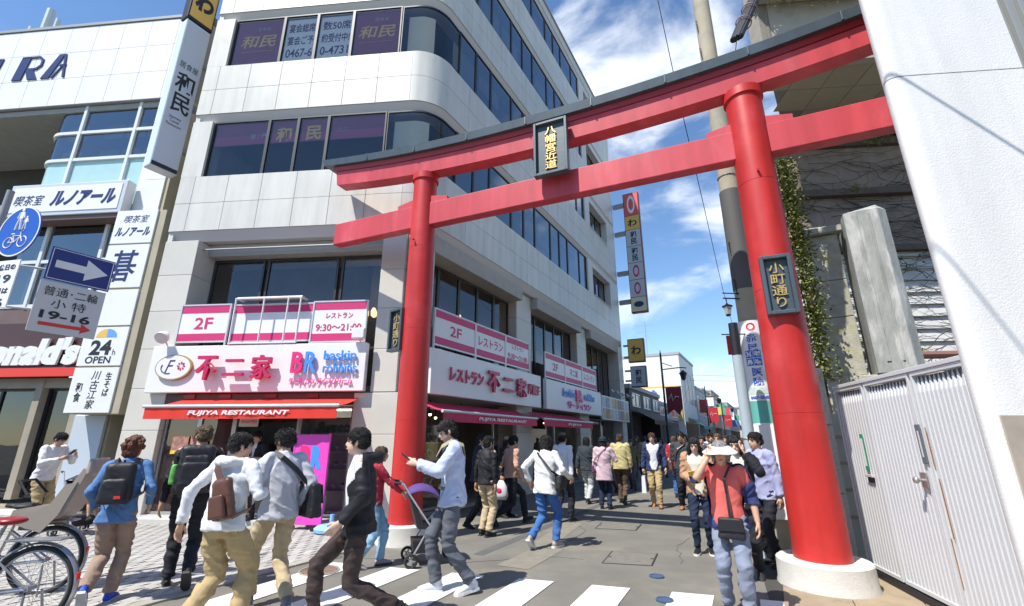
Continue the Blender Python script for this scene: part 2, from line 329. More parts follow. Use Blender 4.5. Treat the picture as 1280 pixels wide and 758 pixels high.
def person(label, loc, face, H=1.70, pose='stand', q=1, shirt=None, pants=None, hair='short', hairc=None, skin=None, shoes=None, sole=None,
           hl=None, hr=None, lean=3, head=(0, 0), sleeve='long', jacket=None, w=1.0, hem=.84, pant_w=1.0, cat='person', skirt=None, collar=True,
           shorts=False, group='people walking on the street', hand=('relax', 'relax'), fl=None, fr=None, open_w=.07, hood=False, coat_hem=None, turn=0, open_y=.03, hips=None, belt=False):
    """face: the azimuth the person looks along (0 = away from the camera, 180 = towards it)"""
    w *= .95; s = H/1.70; root = thing('person', label, cat, loc, R(-face)+1e-9, group)
    sk = skin or SKIN; hc_ = hairc or hairm('black', (.012, .010, .010))
    P = POSES[pose]; Hd = P['drop']
    hp = Vector((0, 0, .90-Hd)) if hips is None else Vector(hips)
    lean_ = R(lean); U = Vector((0, math.sin(lean_), math.cos(lean_)))
    Fw = Vector((0, math.cos(lean_), -math.sin(lean_)))
    def sp(z, x=0, y=0): return hp+U*(z-.90)+Vector((x, 0, 0))+Fw*y
    tw = Matrix.Rotation(R(-turn), 3, 'Z')
    sh = {-1: sp(1.385, -.172*w), 1: sp(1.385, .172*w)}
    feet = {-1: fl or P['fl'], 1: fr or P['fr']}
    hands = {-1: hl or (-.24, .10 if P['fr'][1] > .05 else -.08 if P['fl'][1] > .05 else .0, .83), 1: hr or (.24, .10 if P['fl'][1] > .05 else -.08 if P['fr'][1] > .05 else .0, .83)}
    body = MB(); shirtm = MB(); jm = MB(); pm = MB(); arms = {}; legs = {}
    for sd_ in (-1, 1):
        f = feet[sd_]; hipj = hp+Vector((sd_*.092, 0, -.02)); an = Vector(f[:3]); kn, an = ik(hipj, an, .425, .41, (0.0, 1, .1)); legs[sd_] = (hipj, kn, an, f[3])
        hd = Vector(hands[sd_]); pole = (sd_*.45, -.9, -.25) if hd.z < 1.08 else (sd_*.6, -.15, -1)
        el, wr = ik(sh[sd_], hd, .285, .255, pole); arms[sd_] = (sh[sd_], el, wr)
    def S_(p): return Vector(p)*s
    # the body, one continuous surface
    def limb(mb, pts, rad, seg=10, side=None): mb.tube([S_(p) for p in pts], [tuple(c*s for c in r) if isinstance(r, tuple) else r*s for r in rad], seg, side=side)
    limb(body, [sp(.82), sp(.90), sp(1.02), sp(1.18), sp(1.32), sp(1.39), sp(1.42)], [(.10, .07), (.13*w, .085), (.115*w, .075), (.13*w, .085), (.14*w, .085), (.12*w, .07), (.07, .06)], 14, (1, 0, 0))
    hy, hpit = R(head[0]), R(head[1])
    nk = sp(1.40); hb = sp(1.552, 0, .030)+Vector((0, math.sin(-hpit)*-.0, 0))
    HM = Matrix.Rotation(-hy, 3, 'Z') @ Matrix.Rotation(-hpit, 3, 'X'); hb = hb+Vector((0, math.sin(hpit)*.03, -abs(math.sin(hpit))*.012))
    def hd_(x, y, z): return S_(hb+HM @ Vector((x, y, z)))
    limb(body, [nk, (nk+hb)/2, hb+Vector((0, -.01, -.02))], [.062*w, .054, .052], 12)
    hs = s*1.0
    HMs = HM.to_4x4()
    body.ell(hd_(0, -.008, .035), (.073*hs, .092*hs, .086*hs), 16, 10, HM)
    body.ell(hd_(0, .020, -.028), (.060*hs, .066*hs, .074*hs), 14, 8, HM)
    body.ell(hd_(0, .052, -.078), (.030*hs, .028*hs, .022*hs), 10, 6, HM)
    body.tube([hd_(0, .080, .018), hd_(0, .096, -.018), hd_(0, .088, -.030)], [.008*hs, .014*hs, .012*hs], 8)
    body.ell(hd_(0, .080, -.052), (.021*hs, .012*hs, .010*hs), 8, 6, HM)
    body.ell(hd_(0, .070, .030), (.052*hs, .018*hs, .012*hs), 8, 6, HM)
    for sd_ in (-1, 1):
        body.ell(hd_(sd_*.073, -.005, -.006), (.011*hs, .019*hs, .030*hs), 8, 6, HM)
        a, e, wv = arms[sd_]
        limb(body, [sp(1.35, sd_*.10*w), a], [.055, .045]); body.ell(S_(a), (.05*s,)*3, 10, 7); limb(body, [a, a.lerp(e, .5), e], [.048, .043, .036]); body.ell(S_(e), (.036*s,)*3, 8, 6); limb(body, [e, e.lerp(wv, .3), e.lerp(wv, .7), wv], [.036, .039, .031, .025])
        h_, k, an, fp = legs[sd_]
        limb(body, [h_+Vector((0, 0, .04)), h_.lerp(k, .4), k, k.lerp(an, .3), k.lerp(an, .75), an], [.085, .075, .054, .056, .038, .034] if (pants is None or shorts) else [.068, .058, .040, .038, .030, .031])
    def face_post(o, me):
        fm = MB(); add = []
        for sd_ in (-1, 1):
            fm.ell(hd_(sd_*.030, .0745, .008), (.0135*hs, .009*hs, .0048*hs), 10, 6, HM, mi=1)
            fm.tube([hd_(sd_*.014, .0885, .027), hd_(sd_*.032, .0845, .032), hd_(sd_*.049, .070, .027)], [.0028*hs, .004*hs, .002*hs], 6, mi=2)
        fm.tube([hd_(-.023, .083, -.054), hd_(-.008, .0925, -.0515), hd_(.008, .0925, -.0515), hd_(.023, .083, -.054)], [.002*hs, .0055*hs, .0055*hs, .002*hs], 6, mi=3)
        for sd_ in (-1, 1):
            a, e, wv = arms[sd_]; kind = hand[0 if sd_ < 0 else 1]; hm = hand_mb(kind)
            dirv = (wv-e).normalized(); thumb = Vector((0, 1, 0)) if abs(dirv.y) < .8 else Vector((0, 0, 1))
            if kind != 'relax': thumb = Vector((-sd_*.3, .3, 1))
            M3 = rotfrom(dirv, thumb)
            # the palm faces inwards
            v_ = [Vector(p) for p in hm.v]
            if sd_ > 0: v_ = [Vector((-p.x, p.y, p.z)) for p in v_]
            if M3 @ Vector((1, 0, 0)) != 0 and (M3 @ Vector((-sd_*1.0, 0, 0))).dot(Vector((-1, 0, 0)))*1 < -9: pass
            fm.add([S_(wv+M3 @ (p*.98)) for p in v_], hm.f, 0)
        bm = bmesh.new(); bm.from_mesh(me); tmp = fm.mesh('t', [sk]); bm.from_mesh(tmp); bmesh.ops.recalc_face_normals(bm, faces=bm.faces); bm.to_mesh(me); bm.free(); bpy.data.meshes.remove(tmp)
    vb = (.0085, .0085, .014, .022)[q]*s if q else .0075*s
    vox_job(body, 'body', [sk, EYE, hc_, LIP], root, vb, 3 if q < 2 else 1, face_post)
    # trousers
    vc = (.011, .012, .016, .024)[q]*s
    if pants is not None:
        limb(pm, [sp(.80), sp(.86), sp(.95), sp(1.00)], [(.10, .08), (.148*w, .106), (.142*w, .102), (.136*w, .098)], 16, (1, 0, 0))
        for sd_ in (-1, 1):
            h_, k, an, fp = legs[sd_]; hemk = an.lerp(k, .02 if not shorts else .95)
            pw = pant_w
            if shorts: limb(pm, [h_+Vector((0, 0, .04)), h_.lerp(k, .45), h_.lerp(k, .85)], [.095, .092*pw, .085*pw], 12)
            else: limb(pm, [h_+Vector((0, 0, .04)), h_.lerp(k, .4), k, k.lerp(an, .35), k.lerp(an, .8), hemk], [.082, .084*max(1, pw*.95), .068*pw, .066*pw, .058*pw, .060*pw], 12)
        vox_job(pm, 'trousers' if not shorts else 'shorts', [pants], root, vc, 3, wrinkle(.0125*s, (4.5, 4.5, 11)))
    if skirt is not None:
        k = MB(); limb(k, [sp(1.02), sp(.90), hp+Vector((0, .02, -.35)), hp+Vector((0, .02, -.48))], [(.14*w, .10), (.17*w, .125), (.20*w, .17), (.215*w, .18)], 18, (1, 0, 0))
        vox_job(k, 'skirt', [skirt], root, vc, 3, wrinkle(.008*s, (14, 14, 2.5)))
    def top(mb, g, hem_, sl, extra=1.0):
        limb(mb, [sp(hem_), sp(hem_+.05), sp(1.03), sp(1.16), sp(1.29), sp(1.37), sp(1.415), sp(1.44)],
             [(.188*w+g, .138+g), (.181*w+g, .132+g), (.158*w+g, .117+g), (.172*w+g, .123+g), (.178*w+g, .118+g), (.150*w+g, .092+g), (.098+g, .070+g), (.062+g, .058+g)], 18, (1, 0, 0))
        for sd_ in (-1, 1):
            a, e, wv = arms[sd_]
            a0 = sp(1.345, sd_*.09*w); mb.ell(S_(a+Vector((-sd_*.012, 0, -.008))), ((.066+g)*s,)*3, 12, 8); limb(mb, [a0, a+Vector((-sd_*.01, 0, -.012))], [.072+g, .060+g], 12)
            if sl == 'long': limb(mb, [a, a.lerp(e, .5), e.lerp(a, .12)], [.058+g, .052+g, .047+g], 12); mb.ell(S_(e), ((.050+g)*s,)*3, 10, 7); limb(mb, [e.lerp(wv, .08), e.lerp(wv, .5), e.lerp(wv, .93)], [.046+g, .042+g, .039+g], 12)
            elif sl == 'short': limb(mb, [a, a.lerp(e, .55), a.lerp(e, .75)], [.062+g, .060+g, .062+g], 12)
            elif sl == 'mid': limb(mb, [a, a.lerp(e, .5), e.lerp(a, .1)], [.062+g, .057+g, .051+g], 12); mb.ell(S_(e), ((.050+g)*s,)*3, 10, 7); limb(mb, [e.lerp(wv, .08), e.lerp(wv, .35)], [.05+g, .05+g], 12)
    if shirt is not None:
        top(shirtm, 0 if jacket is None else -.006, hem, sleeve if jacket is None else 'short')
        if hood and jacket is None: shirtm.tube([S_(sp(1.42, x, y)) for x, y in ((-.085, .05), (-.10, -.05), (-.055, -.115), (0, -.135), (.055, -.115), (.10, -.05), (.085, .05))], [.03*s, .036*s, .048*s, .052*s, .048*s, .036*s, .03*s], 10)
        elif collar: limb(shirtm, [sp(1.415), sp(1.455)], [(.072, .066), (.062, .058)], 16, (1, 0, 0))
        vox_job(shirtm, 'shirt', [shirt], root, vc, 3, wrinkle((.0125 if jacket is None else .0035)*s, (5.5, 5.5, 8)))
    if jacket is not None:
        top(jm, .013, coat_hem or hem-.02, sleeve)
        limb(jm, [sp(1.41), sp(1.46)], [(.084, .074), (.070, .064)], 16, (1, 0, 0))
        if hood: jm.tube([S_(sp(1.42, x, y)) for x, y in ((-.09, .03), (-.105, -.05), (-.06, -.12), (0, -.145), (.06, -.12), (.105, -.05), (.09, .03))], [.03*s, .036*s, .05*s, .056*s, .05*s, .036*s, .03*s], 10)
        def cut(o, me):
            if not open_w: return
            bm = bmesh.new(); bm.from_mesh(me); dl = []
            for fa in bm.faces:
                c = fa.calc_center_median()/s; rel = c-hp; t = rel.dot(U); y = rel.dot(Fw)
                ow = open_w*(.55+.75*max(0, min(1, (t+.1)/.6)))*(.8+.2*math.sin(t*17))
                if y > open_y and abs(c.x) < ow and t < .58 and t > -.5: dl.append(fa)
            bmesh.ops.delete(bm, geom=dl, context='FACES'); bm.to_mesh(me); bm.free()
        vox_job(jm, 'jacket', [jacket], root, vc, 2, chain(None, [wrinkle(.0125*s, (5.5, 5.5, 8)), cut]))
    # shoes
    shm = shoes or cloth('shoe_black', (.02, .02, .022), .5); slm = sole or mat('sole_rubber', (.05, .05, .05), .7)
    for sd_ in (-1, 1):
        h_, k, an, fp = legs[sd_]; M3 = Matrix.Rotation(R(-sd_*7), 3, 'Z') @ Matrix.Rotation(R(fp), 3, 'X')
        def ft(x, y, z): return S_(an+M3 @ Vector((x, y, z)))
        m_ = MB(); m_.tube([ft(0, y, z) for y, z in ((-.062, -.045), (-.035, -.038), (.03, -.034), (.09, -.046), (.14, -.056), (.178, -.062))], [(.024*s, .03*s), (.036*s, .040*s), (.038*s, .042*s), (.043*s, .030*s), (.040*s, .023*s), (.022*s, .014*s)], 14, side=(1, 0, 0))
        m_.tube([ft(0, -.012, -.02), ft(0, -.006, .03)], [(.036*s, .046*s), (.038*s, .044*s)], 12, side=(1, 0, 0))
        so_ = vox_job(m_, 'shoe', [shm], root, .007*s if q < 2 else .013*s, 2)
        outl = [(-.03, -.07), (.03, -.07), (.040, -.03), (.038, .03), (.047, .10), (.040, .155), (.015, .187), (-.015, .187), (-.040, .155), (-.047, .10), (-.038, .03), (-.040, -.03)]
        k_ = MB(); n_ = len(outl); vs_ = [ft(x, y, -.088) for x, y in outl]+[ft(x*.98, y*.98, -.062) for x, y in outl]
        k_.add(vs_, [tuple(range(n_))[::-1], tuple(range(n_, 2*n_))]+[(i, (i+1) % n_, n_+(i+1) % n_, n_+i) for i in range(n_)])
        k_.build('sole', slm, so_, local=True)
    if belt:
        b_ = MB(); b_.tube([S_(sp(.975)), S_(sp(1.005))], [(.163*w*s, .119*s)]*2, 24, side=(1, 0, 0)); b_.build('belt', mat('belt_leather', (.03, .02, .015), .5), root, local=True, smooth=40)
    # hair
    if hair:
        hmb = MB(); rnd = random.Random(len(JOBS)); M4 = HM
        def he(x, y, z, r): hmb.ell(hd_(x, y, z), tuple(c*hs for c in r), 16, 10, M4)
        he(0, -.010, .056, (.080, .096, .074)); he(0, -.042, .010, (.078, .066, .082))
        if hair in ('short', 'spiky', 'mid'):
            for sd_ in (-1, 1): he(sd_*.066, .012, .022, (.014, .030, .040))
        if hair == 'mid': he(0, .045, .062, (.066, .046, .042)); he(0, -.05, -.03, (.07, .05, .06))
        if hair in ('long', 'bob'):
            zz = -.20 if hair == 'long' else -.09
            he(0, -.05, zz*.4, (.083, .052, .10)); he(0, -.045, zz*.8, (.080, .045, .09))
            for sd_ in (-1, 1): he(sd_*.070, .010, .0, (.020, .042, .085))
            if hair == 'long':
                for sd_ in (-1, 1): hmb.tube([hd_(sd_*.075, .0, .0), hd_(sd_*.085, .0, -.1), hd_(sd_*.08, .03, -.2)], [.03*hs, .032*hs, .015*hs], 8)
        if hair == 'curly':
            for i in range(60):
                t = rnd.uniform(0, 2*PI); ph = rnd.uniform(0, 2.0); x, y, z = math.sin(ph)*math.cos(t), math.sin(ph)*math.sin(t), math.cos(ph)
                if y > .3 and z < .35: continue
                he(x*.088, -.018+y*.102, .040+z*.098, (rnd.uniform(.020, .032),)*3)
            he(0, -.055, -.03, (.085, .06, .07))
        if hair == 'bun': he(0, -.135, .03, (.035, .035, .035))
        def hair_post(o, me):
            v = verts(me); nn = normals(me); amp = {'short': .0055, 'spiky': .009, 'curly': .008}.get(hair, .004)*s; kk = rnd.random()*30
            d = np.array([noise.noise(Vector((p[0]*55+kk, p[1]*55, p[2]*26)))+.5*noise.noise(Vector((p[0]*120, p[1]*120+kk, p[2]*50))) for p in v])
            v = v+nn*(d*amp)[:, None]; me.vertices.foreach_set('co', v.astype(np.float32).ravel()); me.update()
            if q > 1 or hair == 'curly': return
            tm = MB(); step = max(1, len(v)//650)
            hc3 = S_(hb+HM @ Vector((0, -.015, .04)))
            for i in range(0, len(v), step):
                p = Vector(v[i]); n_ = Vector(nn[i]); loc_ = HM.inverted() @ (p-hc3)
                if loc_.z < -.08*s and hair in ('short', 'spiky'): continue
                flow = (HM @ Vector((loc_.x*3, -.02+loc_.y*3, -.10)))
                flow = (flow-n_*flow.dot(n_)); flow = flow.normalized() if flow.length > 1e-6 else Vector((0, 0, -1))
                ln = rnd.uniform(.018, .034)*s; up = {'spiky': .55}.get(hair, .18)
                sidev = n_.cross(flow)*rnd.uniform(-.35, .35)
                a_ = p-n_*.003; b_ = p+(flow+sidev)*ln*.5+n_*ln*up; c_ = p+(flow+sidev)*ln+n_*ln*up*rnd.uniform(.3, 1.3)
                tm.tube([a_, b_, c_], [.0042*s, .0032*s, .0005], 4)
            bm = bmesh.new(); bm.from_mesh(me); tmp = tm.mesh('t', [hc_]); bm.from_mesh(tmp); bm.to_mesh(me); bm.free(); bpy.data.meshes.remove(tmp)
        vox_job(hmb, 'hair', [hc_], root, (.006, .0065, .010, .014)[q]*s, 3, hair_post)
    info = dict(root=root, s=s, sp=sp, hd=hd_, arms=arms, legs=legs, S=S_, hp=hp, HM=HM, face=face, loc=Vector(loc), w=w)
    M = Matrix.Translation(Vector(loc)) @ Matrix.Rotation(R(-face), 4, 'Z'); info['M'] = M
    return info
def worn(info, name, label, cat, group=None):          # an accessory: a thing of its own with the wearer's place and turn
    return thing(name, label, cat, info['loc'], R(-info['face'])+1e-9, group)
def strap(info, pts, wid, m, root, name='strap', t=.006):
    s = info['s']; mb = MB(); P_ = [Vector(p)*s for p in pts]; n = len(P_); vs = []; c = Vector((0, 0, 1.15))*s
    for i, p in enumerate(P_):
        d = (P_[min(i+1, n-1)]-P_[max(i-1, 0)]).normalized(); o_ = Vector((p.x-c.x, p.y-c.y, (p.z-1.25*s)*.6)); o_ = (o_-d*d.dot(o_)).normalized(); sdv = d.cross(o_)
        vs += [p+sdv*wid/2, p-sdv*wid/2, p-sdv*wid/2+o_*t, p+sdv*wid/2+o_*t]
    fs = [(i*4+k, i*4+(k+1) % 4, i*4+4+(k+1) % 4, i*4+4+k) for i in range(n-1) for k in range(4)]+[(0, 1, 2, 3), tuple(4*(n-1)+k for k in (3, 2, 1, 0))]
    mb.add(vs, fs); return mb.build(name, m, root, local=True)
def ring_path(info, z0, z1, a0, a1, n, grow=.02):       # points round the torso, angle 0 = front, 90 = right
    w_ = info['w']; out_ = []
    for i in range(n+1):
        t = i/n; z = z0+(z1-z0)*t; a = R(a0+(a1-a0)*t)
        prof = [(.84, .168, .122), (1.03, .158, .115), (1.16, .172, .123), (1.29, .178, .118), (1.37, .150, .092), (1.43, .085, .064)]
        zz = max(.84, min(1.43, z))
        for j in range(len(prof)-1):
            if prof[j][0] <= zz <= prof[j+1][0]:
                k = (zz-prof[j][0])/(prof[j+1][0]-prof[j][0]); rx = prof[j][1]+(prof[j+1][1]-prof[j][1])*k; ry = prof[j][2]+(prof[j+1][2]-prof[j][2])*k
        rx = rx*w_+grow; ry += grow
        out_.append(info['sp'](z, math.sin(a)*rx, math.cos(a)*ry))
    return out_
# ---------------------------------------------------------------- frames of the place
TH = R(28.74); ES = Vector((math.sin(TH), math.cos(TH), 0)); EO = Vector((ES.y, -ES.x, 0))     # along the street, and out of its left facade
C0 = (-1.9, 9.2)
FS = Fr(C0, ES)                                     # street facade of the white building, u runs away from the corner
FF = Fr(C0, (math.cos(R(5.5)), -math.sin(R(5.5))))  # its front facade, u is negative to the left of the corner
def sheet(name, poly, z, m, parent=None):
    mb = MB(); n = len(poly); mb.add([(p[0], p[1], z) for p in poly], [tuple(range(n))]); o = mb.build(name, m, parent, fix=False)
    if o.data.polygons[0].normal.z < 0: o.data.flip_normals()
    return o
# ---------------------------------------------------------------- ground
M_asph = mat('asphalt', (.195, .185, .160), .92, grain=.28, var=.20, vs_=1.3, bump=.45, bs=150, col2=(.26, .235, .185), c2s=.75, c2lo=.48, c2hi=.68)
M_asph2 = mat('asphalt_patch', (.115, .115, .112), .92, var=.10, vs_=3, bump=.35, bs=170)
M_asph3 = mat('asphalt_old', (.24, .22, .175), .92, var=.16, vs_=6, bump=.4, bs=150)
M_conc = mat('kerb_concrete', (.36, .34, .29), .9, var=.14, vs_=5, bump=.25, bs=120, rnd=.08)
M_tan = mat('sidewalk_tan', (.34, .265, .175), .9, var=.16, vs_=3.5, bump=.3, bs=130, col2=(.22, .19, .15), c2s=2.2, c2lo=.52, c2hi=.72, rnd=.06)
M_paint = mat('road_paint', (.74, .74, .72), .7, var=.05, vs_=8, col2=(.42, .41, .38), c2s=9, c2lo=.60, c2hi=.74, bump=.15, bs=150)
gb = MB(); gb.add([(-300, -60, 0), (300, -60, 0), (300, 700, 0), (-300, 700, 0)], [(0, 1, 2, 3)])
ground = structure(gb.build('ground', M_asph, fix=False))
M_joint = mat('paving_joint', (.06, .055, .05), .95)
def PW(s_, l): return (C0[0]+ES.x*s_+EO.x*l, C0[1]+ES.y*s_+EO.y*l)     # s along the street, l out of its left facade
kerb_l0 = Vector((-3.41, 5.22)); kl = (kerb_l0-Vector(C0)).dot(Vector((EO.x, EO.y)))
# repaired strips of road
for nm, pl, mm in (('road_patch', [(-2.9, 6.3), (-2.3, 6.9), (-2.75, 7.9), (-3.9, 7.2)], M_asph2), ('road_patch', [(.25, 7.6), (1.0, 9.6), (1.35, 9.5), (.55, 7.4)], M_asph3), ('road_patch', [(-.2, 6.5), (.35, 7.5), (.75, 7.35), (.2, 6.3)], M_asph3)):
    structure(sheet(nm, pl, .004, mm))
structure(sheet('road_patch', [PW(-1.2, 2.2), PW(12, 2.0), PW(12, 2.16), PW(-1.2, 2.36)], .003, M_asph2))
# crosswalk: one marking per stripe
A0 = Vector((-.72, 6.15)); dA = Vector((.80, -.237)); sdv = Vector((-.44, -.898))
for k in range(-3, 5):
    a = A0+dA*k; b = a+dA.normalized()*.41
    if k == -3: a = a+Vector((.1, 0))
    L_ = 3.0
    structure(sheet('crosswalk_stripe', [a, b, b+sdv*L_, a+sdv*L_], .008, M_paint))
# kerb strip of concrete blocks at the left pavement
paving = thing('block_paving', 'grey interlocking block pavement in front of the white corner building', 'pavement', (0, 0, 0)); paving['kind'] = 'structure'; del paving['label']; del paving['category']
kb = bmesh.new(); kb.free()
kmb = MB(); kmb.cbox(0, .596, 0, .15, -.05, .022, .008); kme = kmb.mesh('kerb_block', M_conc)
kr = Fr((kerb_l0.x-ES.x*4, kerb_l0.y-ES.y*4), ES)
for i in range(19):
    if i*.6-4 > 3.3: break
    o = link('kerb_block', kme, paving); o.location = kr.pt(i*.6, 0, 0); o.rotation_euler = (0, 0, kr.ang)
# interlocking blocks: wavy rectangles .20 x .10 m
M_pave = mat('paving_block', (.42, .405, .375), .9, var=.12, vs_=14, bump=.3, bs=140, rnd=.16, col2=(.30, .29, .27), c2s=2.5, c2lo=.55, c2hi=.7)
def blockpoly():
    W_, H_ = .112, .222; t = []
    L_ = [(0, 0), (.018, H_*.25), (0, H_*.5), (-.018, H_*.75), (0, H_)]
    Rr = [(W_-.007+x, y) for x, y in reversed(L_)]
    return [(x, y+ .0035) for x, y in L_[:1]]+[(x, y) for x, y in L_[1:-1]]+[(0, H_-.0035)]+[(W_-.007, H_-.0035)]+[(x, y) for x, y in Rr[1:-1]]+[(W_-.007, .0035)]
bp_ = blockpoly(); bmb = MB(); bmb.prism(bp_, -.03, .018, 'z')
cx_ = sum(p[0] for p in bp_)/len(bp_)
bme = bmb.mesh('paving_block', M_pave)
structure(sheet('pavement', [PW(-4.6, kl-.15), (-3.0, 8.0), PW(-.35, 1.0), (-1.9, 9.6), (-8, 10.4), (-14, 12.6), (-24, 14), (-24, 3), (-8, 0)], .009, M_joint))
pf = Fr((kerb_l0.x-EO.x*.157-ES.x*4, kerb_l0.y-EO.y*.157-ES.y*4), ES); Mi = pf.M
cells = []
for j in range(0, 72):                        # rows away from the kerb
    for i in range(-24, 62):
        y = .004+j*.1125; x = i*.224+(.112 if j % 2 else 0)
        p = Mi @ Vector((x+.1, y+.05, 0))
        ff = Vector((p.x-C0[0], p.y-C0[1])).dot(Vector((FF.d.x, FF.d.y))); fo = -(Vector((p.x, p.y))-Vector(C0)).dot(Vector((-FF.out.x, -FF.out.y)))
        if fo < -0.05 and ff > -12: continue
        if fo < -1.0: continue
        if p.x > -2.45 and p.y > 6.4 and (p.x > -2.1 or p.y < 7.5): continue
        q = (p.x, p.y*_c-(0-HC)*0+0)      # distance ahead
        dz = p.y*_c-HC*_s; up = -p.y*_s-HC*_c
        if dz < .3: continue
        sx = 640+568*p.x/dz; sy = 379-568*up/dz
        if sx < -60 or sy > 800 or sx > 700: continue
        if -2.75 < p.x < -2.0 and 5.9 < p.y < 6.5: continue
        cells.append((p.length, x, y))
cells.sort()
for d_, x, y in cells[:300]:
    o = link('paving_block', bme, paving); o.location = Mi @ Vector((x, y+.1125, random.uniform(-.0015, .0015))); o.rotation_euler = (0, 0, pf.ang-PI/2+random.uniform(-.012, .012))
rest = MB()
for d_, x, y in cells[300:]:
    M_ = Matrix.Translation(Mi @ Vector((x, y+.1125, random.uniform(-.0015, .0015)))) @ Matrix.Rotation(pf.ang-PI/2, 4, 'Z')
    n = len(bp_); rest.add([(p[0], p[1], .018) for p in bp_]+[(p[0], p[1], 0) for p in bp_], [tuple(range(n))]+[(i, n+i, n+(i+1) % n, (i+1) % n) for i in range(n)], 0, M_)
stuff(rest.build('paving_block', mat('paving_block_far', (.42, .405, .375), .9, var=.22, vs_=5, bump=.3, bs=140, col2=(.28, .27, .25), c2s=2.5, c2lo=.5, c2hi=.7), paving, fix=False))
# right pavement of tan slabs
slabs = thing('tan_pavement', 'x', 'x'); del slabs['label']; del slabs['category']; structure(slabs)
structure(sheet('pavement', [(2.55, 5.15), (3.15, 6.5), (5.6, 10.9), (9, 17), (13, 17), (13, 0), (1.9, 3.6)], .006, M_joint))
sf = Fr((2.55, 4.9), ES); sm_ = MB(); sm_.cbox(.004, .596, .004, .596, -.03, .016, .004); sme = sm_.mesh('paving_slab', M_tan)
for i in range(-3, 14):
    for j in range(0, 5):
        o = link('paving_slab', sme, slabs); o.location = sf.pt(i*.6, j*.6+.6-.0, 0); o.rotation_euler = (0, 0, sf.ang)
# iron covers
M_iron = mat('iron_cover', (.30, .20, .15), .7, var=.2, vs_=30, metal=.0, bump=.4, bs=90)
def round_cover(c, r, m, label, ribs=True, z=.02):
    t = thing('manhole_cover', label, 'manhole cover', (c[0], c[1], 0))
    a = MB(Matrix.Translation((c[0], c[1], 0))); a.lathe([(r-.016, z-.018), (r-.016, z-.010 if ribs else z-.004), (0.0, z-.010 if ribs else z-.004)], seg=36); a.build('plate', m, t)
    b = MB(Matrix.Translation((c[0], c[1], 0))); b.lathe([(r-.015, z-.02), (r-.015, z), (r, z), (r, z-.02)], seg=36)
    b.build('rim', M_conc if ribs else m, t)
    if ribs:
        k = MB(Matrix.Translation((c[0], c[1], 0)))
        for q in range(1, 7): 
            rr = r*q/7.3
            for e in range(int(6*q)): 
                an = 2*PI*e/int(6*q); k.lathe([(.012, z-.014), (.012, z-.004), (.0, z-.004)], (rr*math.cos(an), rr*math.sin(an)), 5)
        k.build('stud_pattern', m, t)
    return t
round_cover((-2.34, 6.22), .235, M_iron, 'round rusty brown manhole cover beside the kerb and the crosswalk')
M_blue = mat('blue_cover', (.06, .10, .18), .5, var=.2, vs_=30)
round_cover((1.69, 6.0), .085, M_blue, 'small round blue cover in the asphalt above the crosswalk', False, .016)
round_cover((1.52, 5.18), .085, M_blue, 'small round blue cover between the last two crosswalk stripes at the bottom', False, .018)
M_hatch = mat('hatch_infill', (.19, .175, .15), .92, var=.2, vs_=10, bump=.4, bs=140); M_hf = mat('hatch_frame', (.05, .05, .048), .6)
def hatch(P_, label):
    P_ = [Vector((p[0], p[1], 0)) for p in P_]; c = sum(P_, Vector())/4; t = thing('utility_hatch', label, 'ground hatch', c)
    a = MB(); a.add([(p+(c-p)*.03).to_tuple()[:2]+(.008,) for p in P_], [(0, 1, 2, 3)]); o = a.build('infill', M_hatch, t); 
    if o.data.polygons[0].normal.z < 0: o.data.flip_normals()
    for i in range(4):
        p, q = P_[i], P_[(i+1) % 4]; b = MB(); wd = .012 if i % 2 else .004; b.tube([p+Vector((0, 0, .004)), q+Vector((0, 0, .004))], wd, 4, side=(0, 0, 1)); b.build('frame', M_hf, t)
    for i in (1, 3):
        p, q = P_[i], P_[(i+1) % 4]; m_ = (p+q)/2; d = (c-m_).normalized(); b = MB(); b.tube([m_+Vector((0, 0, .010)), m_+d*.05+Vector((0, 0, .010))], .012, 6); b.build('lift_slot', M_hf, t)
hatch([(1.43, 7.23), (2.03, 7.09), (1.77, 6.47), (1.17, 6.60)], 'rectangular framed hatch in the road close to the crosswalk')
hatch([(1.72, 9.55), (2.42, 9.35), (2.17, 8.78), (1.50, 8.97)], 'rectangular framed hatch farther up the road near the torii shadow')
# ---------------------------------------------------------------- torii
M_red = mat('torii_red', (.52, .028, .024), .42, var=.07, vs_=2.2, bump=.04, bs=8, spec=.45, col2=(.58, .06, .06), c2s=1.1, c2lo=.5, c2hi=.8, streak=.22)
M_redb = mat('torii_beam_red', (.55, .062, .075), .42, var=.08, vs_=2.2, bump=.04, bs=8, spec=.4, col2=(.62, .11, .13), c2s=1.6, c2lo=.48, c2hi=.75, stretch=(1, 1, .4), streak=.16)
M_redd = mat('torii_dark_red', (.30, .012, .018), .4, var=.05, vs_=3)
M_slate = mat('torii_roof', (.062, .088, .105), .42, streak=.2, var=.08, vs_=3, bump=.05, bs=20)
M_base = mat('torii_base', (.62, .60, .55), .85, var=.10, vs_=4, bump=.25, bs=60, col2=(.42, .40, .36), c2s=4, c2lo=.55, c2hi=.75)
M_gold = mat('gilt', (.62, .43, .17), .42, metal=.55, var=.2, vs_=30)
TL = Vector((-1.70, 7.90, 0)); TR = Vector((3.46, 5.66, 0)); FT = Fr(TL, TR-TL); TS = (TR-TL).length; TM = TS/2
tor = thing('torii_gate', 'tall red torii gate with slate roof spanning the entrance of the shopping street', 'torii gate', TL)
